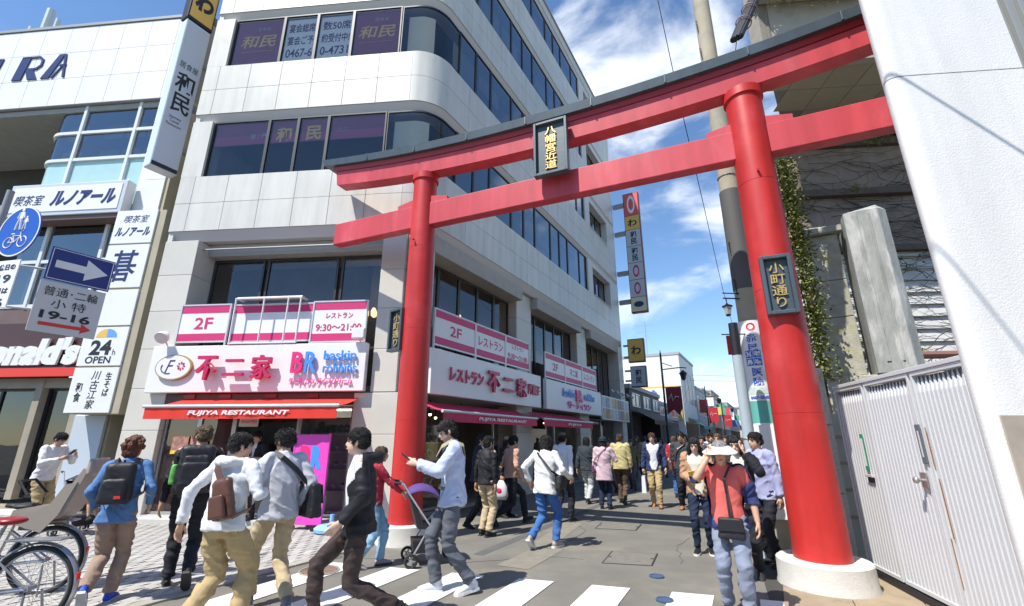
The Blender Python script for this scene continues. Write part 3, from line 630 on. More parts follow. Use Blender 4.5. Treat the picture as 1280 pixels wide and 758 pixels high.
for i, u0 in enumerate((0, TS)):
    b = MB(Matrix.Translation(TL+FT.d*u0)); rb = .47 if i else .44
    b.lathe([(rb+.01, -.05), (rb+.012, .02), (rb, .05), (rb-.005, .255), (rb-.02, .27), (0.0, .272)], seg=48); o = b.build('base', M_base, tor, smooth=35)
    b = MB(Matrix.Translation(TL+FT.d*u0)); prof = [(.285 if i else .265, .27)]
    for k in range(1, 9): z = .27+(6.50-.27)*k/8; r_ = (.285 if i else .265)-(.045)*k/8; prof.append((r_, z))
    full = []
    for k, (r_, z) in enumerate(prof):
        full.append((r_, z))
        if k in (2, 4, 6): full += [(r_, z+.004), (r_-.003, z+.006), (r_-.003, z+.010), (r_, z+.012)]
    b.lathe(full+[(0.0, 6.50)], seg=48); p_ = b.build('pillar', M_red, tor, smooth=35)
    b = MB(Matrix.Translation(TL+FT.d*u0)); rt = full[-1][0]; b.lathe([(rt+.004, 6.36), (rt+.03, 6.37), (rt+.03, 6.50), (0, 6.50)], seg=40); b.build('capital', M_red, tor, smooth=35)
    b = MB(FT.M); rr_ = .25; b.tube([(u0-.0, -rr_, 5.05), (u0, -rr_-.045, 5.05)], [.014, .02], 8); b.build('bolt', M_redd, p_)
nk = MB(FT.M); nk.cbox(-2.14, TS+2.16, -.10, .10, 5.39, 5.85, .012); nk.build('tie_beam', M_redb, tor)
for u0 in (0, TS):
    for sg in (-1, 1):
        b = MB(FT.M); x0, x1 = sorted((u0+sg*.20, u0+sg*.56)); b.prism([(x0, 5.852), (x1, 5.852), (x1, 5.93 if sg > 0 else 6.0), (x0, 6.0 if sg > 0 else 5.93)] if True else [], -.085, .085); b.build('wedge', M_redb, tor)
def kas(u):
    t = abs((u-TM)/(TM+2.25)); return .37*t**2.2
def beam(name, z0, z1, hw0, hw1, ue, m, shift=0.0, ends=0.12):
    b = MB(FT.M); n = 44; vs_ = []
    for i in range(n+1):
        t = i/n; u = -ue+(TS+2*ue)*t; k = kas(u); tl = (t-.5)*2
        for (y, z) in ((-hw0, z0), (-hw1, z1), (hw1, z1), (hw0, z0)):
            uu = u+ends*(z-z0)*tl; vs_.append((uu, y, z+k))
    fs = [(i*4+j, i*4+(j+1) % 4, i*4+4+(j+1) % 4, i*4+4+j) for i in range(n) for j in range(4)]+[(0, 1, 2, 3), (n*4+3, n*4+2, n*4+1, n*4)]
    b.add(vs_, fs); return b.build(name, m, tor)
beam('lintel_beam', 6.42, 6.74, .135, .15, 2.20, M_redb)
beam('upper_beam', 6.742, 6.84, .17, .19, 2.30, M_redd)
rf = beam('roof', 6.842, 6.995, .26, .28, 2.50, M_slate, ends=.5)
for i in range(1, 9):
    b = MB(FT.M); u = -2.5+(TS+5)*i/9; k = kas(u); b.cbox(u-.012, u+.012, -.283, .283, 6.845+k, 7.001+k, .003); b.build('roof_seam', M_slate, rf)
for i_, pl_c in enumerate(([(-2.2, 6.9), (-.6, 6.6), (.4, 7.0), (1.1, 6.8)], [(.9, 7.9), (1.3, 8.8), (1.2, 9.6), (1.9, 11.2)], [(2.2, 6.6), (2.5, 7.6), (3.0, 8.3)])):
    b = MB(); pts = []
    for q in range(len(pl_c)-1):
        for k in range(6): t_ = k/6; pts.append((pl_c[q][0]+(pl_c[q+1][0]-pl_c[q][0])*t_+random.gauss(0, .025), pl_c[q][1]+(pl_c[q+1][1]-pl_c[q][1])*t_+random.gauss(0, .025), .0))
    b.tube(pts, (.008, .005), 4, side=(1, 0, 0)) if False else b.tube(pts, .006, 4); structure(b.build('road_crack', M_asph2))
def plaque(fr, u, z, w_, h, n, chars, label_part, ch, tilt=0.0):
    b = MB(fr.M)
    pl = b; t_ = .035
    # backing
    pl.cbox(u-w_/2, u+w_/2, -n-.02, -n+.05, z-h/2, z+h/2, .004); o = pl.build('plaque', M_slate, tor)
    f = MB(fr.M); bw = .045
    for (x0, x1, z0, z1) in ((u-w_/2-bw, u-w_/2, z-h/2-bw, z+h/2+bw), (u+w_/2, u+w_/2+bw, z-h/2-bw, z+h/2+bw), (u-w_/2, u+w_/2, z+h/2, z+h/2+bw), (u-w_/2, u+w_/2, z-h/2-bw, z-h/2)):
        f.cbox(x0, x1, -n-.085, -n+.04, z0, z1, .006)
    f.build('plaque_frame', M_slate, o)
    text(chars, fr, u, z, n+.025, h=h*.86, w_=ch, m=M_gold, parent=o, depth=.02, bold=.008, line=1.0)
plaque(FT, 2.69, 6.23, .50, .94, .26, '八\n幡\n宮\n近\n道', '', .20)
fl_ = Fr(TL, Matrix.Rotation(R(-14), 3, 'Z') @ FT.d)
for fr_, u0, n_ in ((fl_, -.27, .20), (FT, TS, .255)): plaque(fr_, u0, 3.40, .26, .68, n_, '小\n町\n通\nり', '', .17)
# ---------------------------------------------------------------- white corner building
M_clad = mat('cladding_panel', (.66, .64, .58), .38, streak=.10, var=.04, vs_=1.5, rnd=.035, spec=.5, col2=(.56, .55, .51), c2s=1.3, c2lo=.6, c2hi=.8, bump=.03, bs=5)
M_cjoint = mat('cladding_joint', (.27, .26, .26), .8)
M_col = mat('column_tile', (.62, .59, .52), .45, var=.05, vs_=2, rnd=.03, bump=.03, bs=8)
M_fr = mat('window_frame_bronze', (.05, .048, .05), .45, metal=.2)
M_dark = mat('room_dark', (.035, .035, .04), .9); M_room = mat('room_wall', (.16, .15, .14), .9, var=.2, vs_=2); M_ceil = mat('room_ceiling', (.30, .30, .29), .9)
M_gl = glass('window_glass', (.93, .93, .93), .0, base=.03); M_glc = glass('shop_glass', (.85, .88, .88), .25, base=.03); M_gs = glass('window_glass_side', (.40, .44, .48), .35, base=.14)
M_alu = mat('aluminium', (.62, .63, .64), .4, metal=.3); M_white = mat('white_board', (.80, .80, .80), .4, var=.02); M_mag = mat('magenta_print', (.60, .03, .16), .5); M_ink = mat('black_print', (.015, .015, .02), .5)
M_grey = mat('grey_steel', (.30, .31, .32), .5)
bld = thing('corner_building', 'white panelled five storey corner building with long ribbon windows behind the torii', 'building', (C0[0], C0[1], 0))
UL = -6.25; UE = 15.6; TF = .62
FA = FF.pt(-TF, 0, 0); FB = FS.pt(TF, 0, 0)        # where the rounded corner starts and ends
def path(inset=0.0, ul=UL, ue=UE, seg=12):
    # rounded corner between both facades, offset inwards
    ang = math.acos(max(-1, min(1, FF.d.dot(FS.d)))); Rr = TF/math.tan(ang/2); cen = FA-FF.out*Rr
    P_ = [FF.pt(ul, -inset, 0), FF.pt(-TF, -inset, 0)]; T_ = [FF.out, FF.out]
    for i in range(1, seg):
        v = FF.out.lerp(FS.out, 0); a = ang*i/seg; o_ = Matrix.Rotation(a, 3, 'Z') @ FF.out; P_.append(cen+o_*(Rr-inset)); T_.append(o_)
    P_ += [FS.pt(TF, -inset, 0), FS.pt(ue, -inset, 0)]; T_ += [FS.out, FS.out]
    return P_, T_
def sweep(mb, P_, T_, prof):          # prof: closed list of (outward, z)
    n = len(prof); vs_ = [p+t*o+Vector((0, 0, z)) for p, t in zip(P_, T_) for o, z in prof]
    fs = [(i*n+k, i*n+(k+1) % n, (i+1)*n+(k+1) % n, (i+1)*n+k) for i in range(len(P_)-1) for k in range(n)]+[tuple(range(n)), tuple((len(P_)-1)*n+k for k in range(n))[::-1]]
    return mb.add(vs_, fs)
P0, T0 = path()
BANDS = [(6.0, 7.68), (9.28, 11.02), (12.62, 14.30), (15.95, 17.60), (19.02, 19.72)]
CH = .22
pmesh = {}
def panel_mesh(w_, h):
    k = (round(w_, 3), round(h, 3))
    if k not in pmesh: b = MB(); b.cbox(.005, w_-.005, -.0, .03, .005, h-.005, .004); pmesh[k] = b.mesh('cladding_panel', M_clad)
    return pmesh[k]
for z0, z1 in BANDS:
    b = MB(); sweep(b, P0, T0, [(-.04, z0+CH), (-.04, z1-.004), (-.5, z1-.004), (-.5, z0+.01), (-.22, z0), (-.16, z0), (-.02, z0+CH)]); b.build('spandrel_wall', M_cjoint if False else mat('band_lip', (.58, .565, .56), .6), bld, smooth=30)
    pw = .872; zs = z0+CH; nr = 2 if z1-z0 > 1 else 1; ph = (z1-zs)/nr
    for r_ in range(nr):
        zz = zs+r_*ph
        u = -TF
        while u > UL+.02: ww = min(pw, u-UL); piece('cladding_panel', panel_mesh(ww, ph), bld, FF, u-ww, 0, zz); u -= ww
        u = TF
        while u < UE-.02: ww = min(pw, UE-u); piece('cladding_panel', panel_mesh(ww, ph), bld, FS, u, 0, zz); u += ww
        cp = MB(); sg = 12; Pi, Ti = path(); Pi, Ti = Pi[1:-1], Ti[1:-1]; sweep(cp, Pi, Ti, [(-.03, zz+.005), (0, zz+.005), (0, zz+ph-.005), (-.03, zz+ph-.005)]); cp.build('corner_panel', M_clad, bld, smooth=30)
    j = MB(); sweep(j, P0, T0, [(-.036, zs+.0), (-.012, zs+.0), (-.012, z1-.006), (-.036, z1-.006)]); j.build('joint_backing', M_cjoint, bld, smooth=30)
cp = MB(); sweep(cp, P0, T0, [(-.3, 19.722), (.05, 19.722), (.05, 19.80), (-.3, 19.80)]); cp.build('coping', M_grey, bld)
# roof rail seen along the street
rl = MB(FS.M)
for i in range(14): rl.cyl((3+i*.95, .35, 19.8), (3+i*.95, .35, 20.55), .02, seg=6)
rl.tube([(3, .35, 20.55), (15.5, .35, 20.55)], .022, 6); rl.tube([(3, .35, 20.2), (15.5, .35, 20.2)], .016, 6); rl.build('roof_rail', M_grey, bld)
# floors and cores behind the glass
core = MB(); Pc, Tc = path(1.9)
for z in (6.02, 9.32, 12.66, 16.0, 19.0):
    Pq, Tq = path(.24); pts = [(p.x, p.y) for p in Pq]+[tuple(FS.pt(UE, -8, 0))[:2], tuple(FF.pt(UL, -9, 0))[:2]]
    core.prism(pts, z, z+.3, 'z')
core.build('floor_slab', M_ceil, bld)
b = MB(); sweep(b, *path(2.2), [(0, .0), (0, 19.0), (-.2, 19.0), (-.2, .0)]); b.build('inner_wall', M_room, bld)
bw = MB(); bw.M = None
p1 = FF.pt(UL, 0, 0); p2 = FF.pt(UL, -9, 0); d_ = (p2-p1).normalized(); fw = Fr(p1, d_); bw2 = MB(fw.M); bw2.box(.04, 9, -.12, 0, 0, 19.72); bw2.build('end_wall', M_clad, bld)
p1 = FS.pt(UE-.001, 0, 0); fw = Fr(p1, -FS.out); b = MB(fw.M); b.box(.04, 9, -.12, 0, 0, 19.72); b.build('end_wall', M_clad, bld)
# ribbon windows
def window(fr, u0, u1, z0, z1, n, gm, name='window', fw_=.035, dep=.05, parent=None, fm=None, mull=None):
    f = MB(fr.M)
    for (a, b_, c, d) in ((u0, u0+fw_, z0, z1), (u1-fw_, u1, z0, z1), (u0+fw_, u1-fw_, z0, z0+fw_), (u0+fw_, u1-fw_, z1-fw_, z1)): f.box(a, b_, -n, -n+dep, c, d)
    if mull: 
        for q in mull: f.box(q-fw_/2, q+fw_/2, -n-.004, -n+dep-.004, z0+fw_, z1-fw_)
    o = f.build(name, fm or M_fr, parent or bld, fix=False)
    g = MB(fr.M); g.add([(u0+fw_, -n+dep*.6, z0+fw_), (u1-fw_, -n+dep*.6, z0+fw_), (u1-fw_, -n+dep*.6, z1-fw_), (u0+fw_, -n+dep*.6, z1-fw_)], [(0, 1, 2, 3)]); g.build('pane', gm, o, fix=False)
    return o
WR = [(7.68, 9.28), (11.02, 12.62), (14.30, 15.95), (17.60, 19.02)]
M_blind = mat('roller_blind', (.70, .67, .55), .8, var=.05); M_post = mat('poster_maroon', (.34, .13, .20), .5, var=.1); M_pgold = mat('poster_gold', (.85, .60, .20), .5); M_sheetw = mat('poster_white', (.80, .80, .80), .6, var=.04); M_pink = mat('poster_pale', (.55, .50, .50), .6); M_plum = mat('poster_plum_stripe', (.48, .13, .25), .5)
wpos = {0: [-5.72, -4.22, -3.45, -2.66, -1.18], 1: [-5.72, -4.30, -3.35, -2.35, -1.02], 2: [-5.72, -4.2, -3.4, -2.4, -1.0], 3: [-5.72, -4.2, -3.4, -2.4, -1.0]}
rb_ = random.Random(4)
for r_, (z0, z1) in enumerate(WR):
    us = wpos[r_]
    for i in range(4): window(FF, us[i], us[i+1], z0, z1, -.06, M_gl)
    ew = MB(FF.M); ew.box(UL, -5.725, -.0, .4, z0-.002, z1+.002); ew.build('end_pier', M_clad, bld)
    # the curved corner pane
    Pw, Tw = path(.10); ang = [FF.pt(us[4], -.10, 0)]; Pw = ang+Pw[1:-1]+[FS.pt(1.05, -.10, 0)]; Tw = [FF.out]+Tw[1:-1]+[FS.out]
    f = MB(); 
    for za, zb in ((z0, z0+.04), (z1-.04, z1)): sweep(f, Pw, Tw, [(.02, za), (.02, zb), (-.03, zb), (-.03, za)])
    f2 = MB(FF.M); f2.box(us[4], us[4]+.04, .08, .13, z0+.04, z1-.04); f.add(f2.v, f2.f)
    o = f.build('corner_window', M_fr, bld); g = MB(); nP = len(Pw)
    g.add([p+Vector((0, 0, z)) for z in (z0+.04, z1-.04) for p in Pw], [(i, i+1, nP+i+1, nP+i) for i in range(nP-1)]); g.build('pane', M_gl, o, smooth=True, fix=False)
    if r_ < 2:
        g = MB(); Pb, Tb = path(.30); Pb = [FF.pt(us[4]+.12, -.30, 0)]+Pb[1:9]; g.add([p+Vector((0, 0, z)) for z in (z0+.0, z1-.14) for p in Pb], [(i, i+1, len(Pb)+i+1, len(Pb)+i) for i in range(len(Pb)-1)]); g.build('blind', M_blind, bld, smooth=True, fix=False)
    for q in range(7):
        if rb_.random() < .6: g = MB(FS.M); ua = 1.2+q*1.38; hh_ = rb_.choice([.35, .6, .9, 1.3]); g.box(ua, ua+1.2, .42, .43, z1-hh_, z1-.02); g.build('blind', M_blind, bld)
    for q in range(4):
        if r_ > 1 and rb_.random() < .7: g = MB(FF.M); ua = us[q]+.08; g.box(ua, us[q+1]-.08, .35, .36, z1-rb_.choice([.4, .8]), z1-.02); g.build('blind', M_blind, bld)
    u = 1.05; k = 0
    while u < 10.85:
        ww = 1.31 if k % 3 == 2 else .84
        ww = min(ww, 10.9-u)
        if u+ww > 10.5: ww = 10.9-u
        window(FS, u, u+ww, z0, z1, -.06, M_gs); u += ww; k += 1
    # the far end: solid wall with one wide recessed window and its sill
    for a_, b_ in ((10.905, 11.55), (14.2, UE)): j = MB(FS.M); j.box(a_, b_, .0, .4, z0-.002, z1+.002); j.build('end_pier', M_clad, bld)
    window(FS, 11.55, 14.2, z0+.05, z1-.25, -.30, M_gs, mull=(12.4, 13.3)); sl_ = MB(FS.M); sl_.cbox(11.55, 14.2, .0, .30, z1-.25, z1-.003, .01); sl_.build('window_hood', M_clad, bld)
    sl_ = MB(FS.M); sl_.cbox(11.55, 14.2, -.03, .30, z0+.002, z0+.05, .01); sl_.build('window_sill', M_clad, bld)
# prints in the front windows
def sheet_w(fr, u0, u1, z0, z1, n, m, name='poster', parent=None): b = MB(fr.M); b.box(u0, u1, -n, -n+.008, z0, z1); return b.build(name, m, parent or bld)
z0, z1 = WR[1]
for (a, b_) in ((-5.66, -4.36), (-2.29, -1.09)):
    p_ = sheet_w(FF, a, b_, z0+.06, z1-.06, -.12, M_post); cu = (a+b_)/2
    text('和民', FF, cu, z0+.86, -.117, h=.42, w_=1.0, m=M_pgold, parent=p_, bold=.012, shear=.15); text('居食屋', FF, cu+.1, z0+1.27, -.117, h=.12, m=M_pink, parent=p_); text('Japanese Casual Restaurant', FF, cu, z0+.52, -.117, h=.045, w_=.9, m=M_pgold, parent=p_)
for (a, b_, ls) in ((-4.24, -3.41, ('宴会総席', '宴会ご予', '0467-6')), (-3.29, -2.41, ('数50席', '約受付中!', '0-4731'))):
    p_ = sheet_w(FF, a, b_, z0+.06, z1-.10, -.12, M_sheetw)
    for q, tx in enumerate(ls): text(tx, FF, (a+b_)/2+.02, z0+1.20-.42*q, -.117, h=.30 if q < 2 else .28, w_=(b_-a)*.88, m=mat('print_plum', (.10, .05, .12), .6), parent=p_, bold=.012)
z0, z1 = WR[0]
for (a, b_, tx, sz) in ((-5.66, -4.28, '居食屋', .15), (-4.16, -3.50, '和', .42), (-3.39, -2.71, '民', .42), (-2.60, -1.24, '', 0)):
    p_ = sheet_w(FF, a, b_, z0+.92, z1-.04, -.13, M_plum if False else M_post)
    p2_ = sheet_w(FF, a, b_, z0+.93, z0+1.18, -.126, M_plum, 'stripe', p_)
    if tx: text(tx, FF, b_-.22 if sz < .2 else (a+b_)/2, z0+1.15, -.12, h=sz, m=M_pink if sz < .2 else M_pgold, parent=p_, bold=.03)
    else: text('Japanese\nRestaurant', FF, a+.3, z0+1.2, -.12, h=.12, w_=.3, m=M_pink, parent=p_)
    sheet_w(FF, a+.1, b_-.05, z0+.02, z0+.30, -.9, mat('bench_tan', (.42, .33, .22), .7), 'window_bench')
# ---------------------------------------------------------------- first floor (over the shop): columns, recessed glazing
ZF = 3.40
def column(fr, u0, u1, n0, n1, z0, z1, tiles=.8, rnd_=False):
    b = MB(fr.M); b.cbox(u0+.006, u1-.006, -n0+.006, -n1, z0, z1, .004); o = b.build('column', M_cjoint, bld)
    nz = max(1, round((z1-z0)/tiles)); h = (z1-z0)/nz
    for i in range(nz):
        t = MB(fr.M); t.cbox(u0, u1, -n0, -n1+.004, z0+i*h+.004, z0+(i+1)*h-.004, .008); t.build('facing_tile', M_col, o)
column(FF, -6.25, -5.42, -.01, -.75, 0, 5.98)
column(FF, -1.30, -.30, -.02, -.80, 0, 2.44); column(FF, -.98, -.45, -.03, -.75, 2.45, 5.98)
# round corner column
b = MB(Matrix.Translation(FF.pt(-.50, -.46, 0)))
nzz = 7
for i in range(nzz):
    t = MB(Matrix.Translation(FF.pt(-.24, -.42, 0))); z = 5.98*i/nzz; t.lathe([(0, z+.004), (.33, z+.004), (.336, z+.012), (.336, z+5.98/nzz-.012), (.33, z+5.98/nzz-.004), (0, z+5.98/nzz-.004)], seg=28); t.build('column_drum', M_col, bld, smooth=30)
column(FS, .10, .34, -.05, -.8, 0, 5.98)
column(FS, 4.75, 5.75, -.28, -.9, 0, 5.98); column(FS, 9.9, 10.95, -.28, -.9, 0, 5.98); column(FS, 14.9, 15.6, -.02, -.7, 0, 5.98)
# soffit edge beams with brackets over the front recess
M_soff = mat('soffit', (.42, .39, .35), .8, var=.1)
sf_ = MB(FF.M); sf_.box(-5.42, -.98, .35, 1.3, 5.70, 5.99); sf_.build('soffit_beam', M_soff, bld)
for fr_, a, b_ in ((FF, -5.40, -1.0), (FS, .36, 4.73), (FS, 5.77, 9.88), (FS, 10.97, 14.88)):
    t = MB(fr_.M); t.tube([(a, .18, 5.80), (b_, .18, 5.80)], .025, 8); t.build('awning_rail', M_grey, bld)
    dp = .62 if fr_ is FF else .55
    if fr_ is not FF: t = MB(fr_.M); t.box(a, b_, .05, dp, 5.62, 5.99); t.build('soffit_beam', M_soff, bld)
us = [-5.42, -4.15, -4.02, -2.30, -2.16, -.99]
for a, b_ in ((-5.40, -4.10), (-4.02, -2.25), (-2.17, -1.0)): window(FF, a, b_, 3.45, 5.68, -.60, M_gl, fw_=.05)
for (a, b_) in ((.36, 4.73), (5.77, 9.88), (10.97, 14.88)):
    n_ = 5; 
    for i in range(n_): window(FS, a+(b_-a)*i/n_, a+(b_-a)*(i+1)/n_, 3.45, 5.60, -.56, M_gl, fw_=.045)
# first-floor room: warm ceiling lamps and a few tables seen through the glass
M_lampw = mat('paper_lamp', (1.0, .62, .30), .5, emit=1.6)
for fr_, u, n, z in ((FF, -1.35, -1.4, 4.95), (FF, -1.75, -1.6, 4.55), (FS, 1.3, -1.5, 4.9), (FS, 3.4, -1.5, 4.9), (FS, 7.2, -1.5, 4.9), (FS, 12.6, -1.5, 4.9)):
    t = thing('pendant_lamp', {-1.35: 'orange pendant lamp behind the upper front window beside the torii', -1.75: 'lower orange pendant lamp hung beside the other behind the upper front window', 1.3: 'warm pendant lamp behind the first upper street window', 3.4: 'warm pendant lamp deeper along the first upper street window', 7.2: 'warm pendant lamp behind the second upper street window', 12.6: 'warm pendant lamp behind the third upper street window'}[u], 'lamp', fr_.pt(u, n, z))
    p = fr_.pt(u, n, z); a = MB(); a.lathe([(.02, .17), (.07, .12), (.11, .02), (.10, -.08), (.04, -.13), (.0, -.13)], seg=16); a.v = [tuple(Vector(q)+p) for q in a.v]; a.build('lamp_shade', M_lampw, t, smooth=True)
    a = MB(); a.cyl(p+Vector((0, 0, .17)), p+Vector((0, 0, 5.95-z)), .006, seg=5); a.build('cord', M_ink, t)
# ---------------------------------------------------------------- sign fascias and railing panels
def fascia(fr, u0, u1, z0, z1, n0, n1, label, name='sign_board'):
    c = fr.pt((u0+u1)/2, 0, z0); t = thing(name, label, 'sign', c); b = MB(fr.M); b.cbox(u0, u1, -n1, -n0, z0, z1, .012); b.build('board', M_white, t); return t
M_crim = mat('crimson_letter', (.55, .02, .11), .4); M_brb = mat('letter_blue', (.07, .30, .80), .4); M_brp = mat('letter_pink', (.85, .10, .45), .4)
M_gold2 = mat('gold_rim', (.45, .32, .10), .4, metal=.4); M_navyt = mat('navy_letter', (.02, .03, .12), .4)
ft = fascia(FF, -5.80, -1.06, 2.46, 3.44, .005, .14, 'white front sign board with crimson and blue raised lettering above the red awning')
def oval(fr, u, z, rx, rz, n0, n1, m, name, parent, seg=32):
    b = MB(fr.M); b.prism([(u+rx*math.cos(2*PI*k/seg), z+rz*math.sin(2*PI*k/seg)) for k in range(seg)], -n1, -n0, 'y'); return b.build(name, m, parent)
em = oval(FF, -5.20, 2.98, .41, .27, .145, .20, M_gold2, 'emblem', ft); oval(FF, -5.20, 2.98, .385, .245, .20, .204, M_white, 'emblem_face', em)
text('F', FF, -5.27, 3.0, .205, h=.26, w_=.2, m=M_navyt, parent=em, shear=.35); 
sw = MB(FF.M); 
sw.tube([(-5.30+.15*math.cos(a)*1.1, -.208, 2.97+.12*math.sin(a)) for a in [R(150+x*20) for x in range(8)]], .009, 5); sw.build('emblem_swash', M_navyt, em)
fl = MB(FF.M)
for k in range(8):
    a = 2*PI*k/8; fl.prism([(-5.02+.035*math.cos(a), 3.0+.035*math.sin(a)), (-5.02+.075*math.cos(a-.28), 3.0+.075*math.sin(a-.28)), (-5.02+.095*math.cos(a), 3.0+.095*math.sin(a)), (-5.02+.075*math.cos(a+.28), 3.0+.075*math.sin(a+.28))], -.212, -.206, 'y')
fl.build('flower', M_crim, em)
for i, ch in enumerate('不二家'): text(ch, FF, -4.38+i*.60, 2.94, .24, h=.50 if i != 1 else .34, w_=.44, m=M_crim, parent=ft, depth=.08, bold=.022)
for ch, u, ww, mm in (('B', -2.47, .27, mat('letter_crimson', (.75, .03, .2), .4)), ('R', -2.18, .27, M_brb)): text(ch, FF, u, 3.04, .19, h=.43, w_=ww*.92, m=mm, parent=ft, depth=.04, bold=.02)
text('baskin', FF, -1.59, 3.18, .17, h=.19, w_=.68, m=M_brb, parent=ft, depth=.03, bold=.010); text('robbins', FF, -1.57, 2.92, .17, h=.19, w_=.70, m=M_brb, parent=ft, depth=.03, bold=.010)
text('サーティワン', FF, -2.35, 2.66, .16, h=.14, w_=.54, m=M_brp, parent=ft, depth=.02, bold=.008); text('アイスクリーム', FF, -1.66, 2.66, .16, h=.14, w_=.74, m=M_brp, parent=ft, depth=.02, bold=.008)
fs1 = fascia(FS, .25, 5.55, 2.43, 3.38, .005, .13, 'white street-side sign board with crimson lettering over the pink awning, nearest the torii')
text('レストラン', FS, 1.55, 2.90, .15, h=.30, w_=1.35, m=M_crim, parent=fs1, depth=.03, bold=.03)
for i, ch in enumerate('不二家'): text(ch, FS, 2.65+i*.75, 2.90, .17, h=.52 if i != 1 else .36, w_=.55, m=M_crim, parent=fs1, depth=.06, bold=.03)
text('洋菓子', FS, 5.0, 2.92, .15, h=.30, w_=.80, m=M_crim, parent=fs1, depth=.03, bold=.02)
fs2 = fascia(FS, 5.95, 11.35, 2.43, 3.36, .005, .13, 'second white street-side sign board with blue and pink lettering farther along')
text('baskin', FS, 7.75, 3.05, .15, h=.26, w_=1.0, m=M_brb, parent=fs2, depth=.03, bold=.01); text('BR', FS, 8.75, 3.02, .15, h=.42, w_=.62, m=mat('letter_crimson', (.75, .03, .2), .4), parent=fs2, depth=.03, bold=.05); text('robbins', FS, 9.85, 3.05, .15, h=.26, w_=1.1, m=M_brb, parent=fs2, depth=.03, bold=.03); text('サーティワン', FS, 8.8, 2.66, .15, h=.24, w_=2.3, m=M_brp, parent=fs2, depth=.03, bold=.02)
fs3 = fascia(FS, 11.55, 15.75, 2.30, 3.30, .005, .10, 'board of small restaurant panels at the far end of the street facade', 'menu_board')
rc = random.Random(3); mc = [(.50, .42, .30), (.62, .64, .60), (.50, .22, .18), (.55, .58, .66), (.62, .50, .30), (.30, .34, .40)]
for i in range(9):
    for j in range(2):
        u0 = 11.65+i*.45; b = MB(FS.M); b.box(u0, u0+.40, -.112, -.10, 2.36+j*.46, 2.36+j*.46+.42); o = b.build('menu_panel', mat('menu_colour_%s' % 'abcdef'[(i*2+j*3+i//3) % 6], mc[(i*2+j*3+i//3) % 6], .5, var=.35, vs_=9), fs3)
for i in range(5):
    t = thing('spot_lamp', ('%s spot lamp on an arm above the restaurant panel board' % ('nearest', 'second', 'third', 'fourth', 'farthest')[i]), 'lamp', FS.pt(11.9+i*.8, .1, 3.4)); b = MB(FS.M); b.tube([(11.9+i*.8, 0, 3.42), (11.9+i*.8, -.45, 3.50)], .015, 6); b.build('arm', M_grey, t); b = MB(FS.M); b.tube([(11.9+i*.8, -.42, 3.53), (11.9+i*.8, -.50, 3.40)], [.04, .07], 10); b.build('lamp_head', M_alu, t)
# railing panels in front of the first-floor windows
def rail_panel(fr, u0, u1, z0, z1, n, label, txt, plain=False, hh=.2, ww=None):
    c = fr.pt((u0+u1)/2, n, z0); t = thing('railing_sign', label, 'sign', c)
    b = MB(fr.M); b.box(u0, u1, -n-.01, -n+.012, z0, z1); b.build('panel', M_white, t)
    for za, zb in ((z0+.01, z0+.17), (z1-.17, z1-.01)): b = MB(fr.M); b.box(u0+.012, u1-.012, -n-.014, -n-.0101, za, zb); b.build('stripe', M_mag, t)
    b = MB(fr.M)
    for (a, b_, c_, d) in ((u0-.02, u0+.01, z0-.1, z1+.03), (u1-.01, u1+.02, z0-.1, z1+.03), (u0, u1, z1, z1+.03), (u0, u1, z0-.03, z0)): b.box(a, b_, -n-.025, -n+.02, c_, d)
    b.build('frame', M_alu, t)
    if txt:
        ls = txt.split('|'); 
        for q, l in enumerate(ls): text(l, fr, (u0+u1)/2, (z0+z1)/2+(.13*(len(ls)-1)*(1-2*q)), n+.0145, h=hh if len(ls) == 1 else (.15 if q else .12), w_=ww if len(ls) == 1 else (u1-u0)*(.85 if q else .5), m=M_mag, parent=t, bold=.015)
rail_panel(FF, -5.42, -4.28, 3.56, 4.36, .02, 'crimson-striped railing sign reading 2F at the left of the front balcony', '2F', hh=.26, ww=.42)
rail_panel(FF, -4.24, -2.40, 3.56, 4.36, -.06, 'crimson-striped railing sign without lettering in the middle of the front balcony', '')
rail_panel(FF, -2.36, -1.18, 3.50, 4.36, .02, 'crimson-striped railing sign with opening hours at the right of the front balcony', 'レストラン|9:30～21:00')
rail_panel(FS, .42, 2.0, 3.50, 4.27, .02, 'crimson-striped railing sign reading 2F, nearest on the street side', '2F', hh=.24, ww=.45)
rail_panel(FS, 2.05, 3.5, 3.50, 4.27, .02, 'crimson-striped railing sign with kana lettering, second on the street side', 'レストラン', hh=.24, ww=1.2)
rail_panel(FS, 3.55, 4.93, 3.50, 4.27, .02, 'crimson-striped railing sign with opening hours, third on the street side', 'レストラン|9:30～21:00')
rail_panel(FS, 6.1, 7.75, 3.46, 4.22, .02, 'crimson-striped railing sign reading 2F over the second street board', '2F', hh=.24, ww=.45)
rail_panel(FS, 7.8, 9.45, 3.46, 4.22, .02, 'crimson-striped railing sign over the middle of the second street board', '不二家', hh=.26, ww=.8)
rail_panel(FS, 9.5, 11.1, 3.46, 4.22, .02, 'crimson-striped railing sign farthest along the street', 'レストラン', hh=.24, ww=1.2)
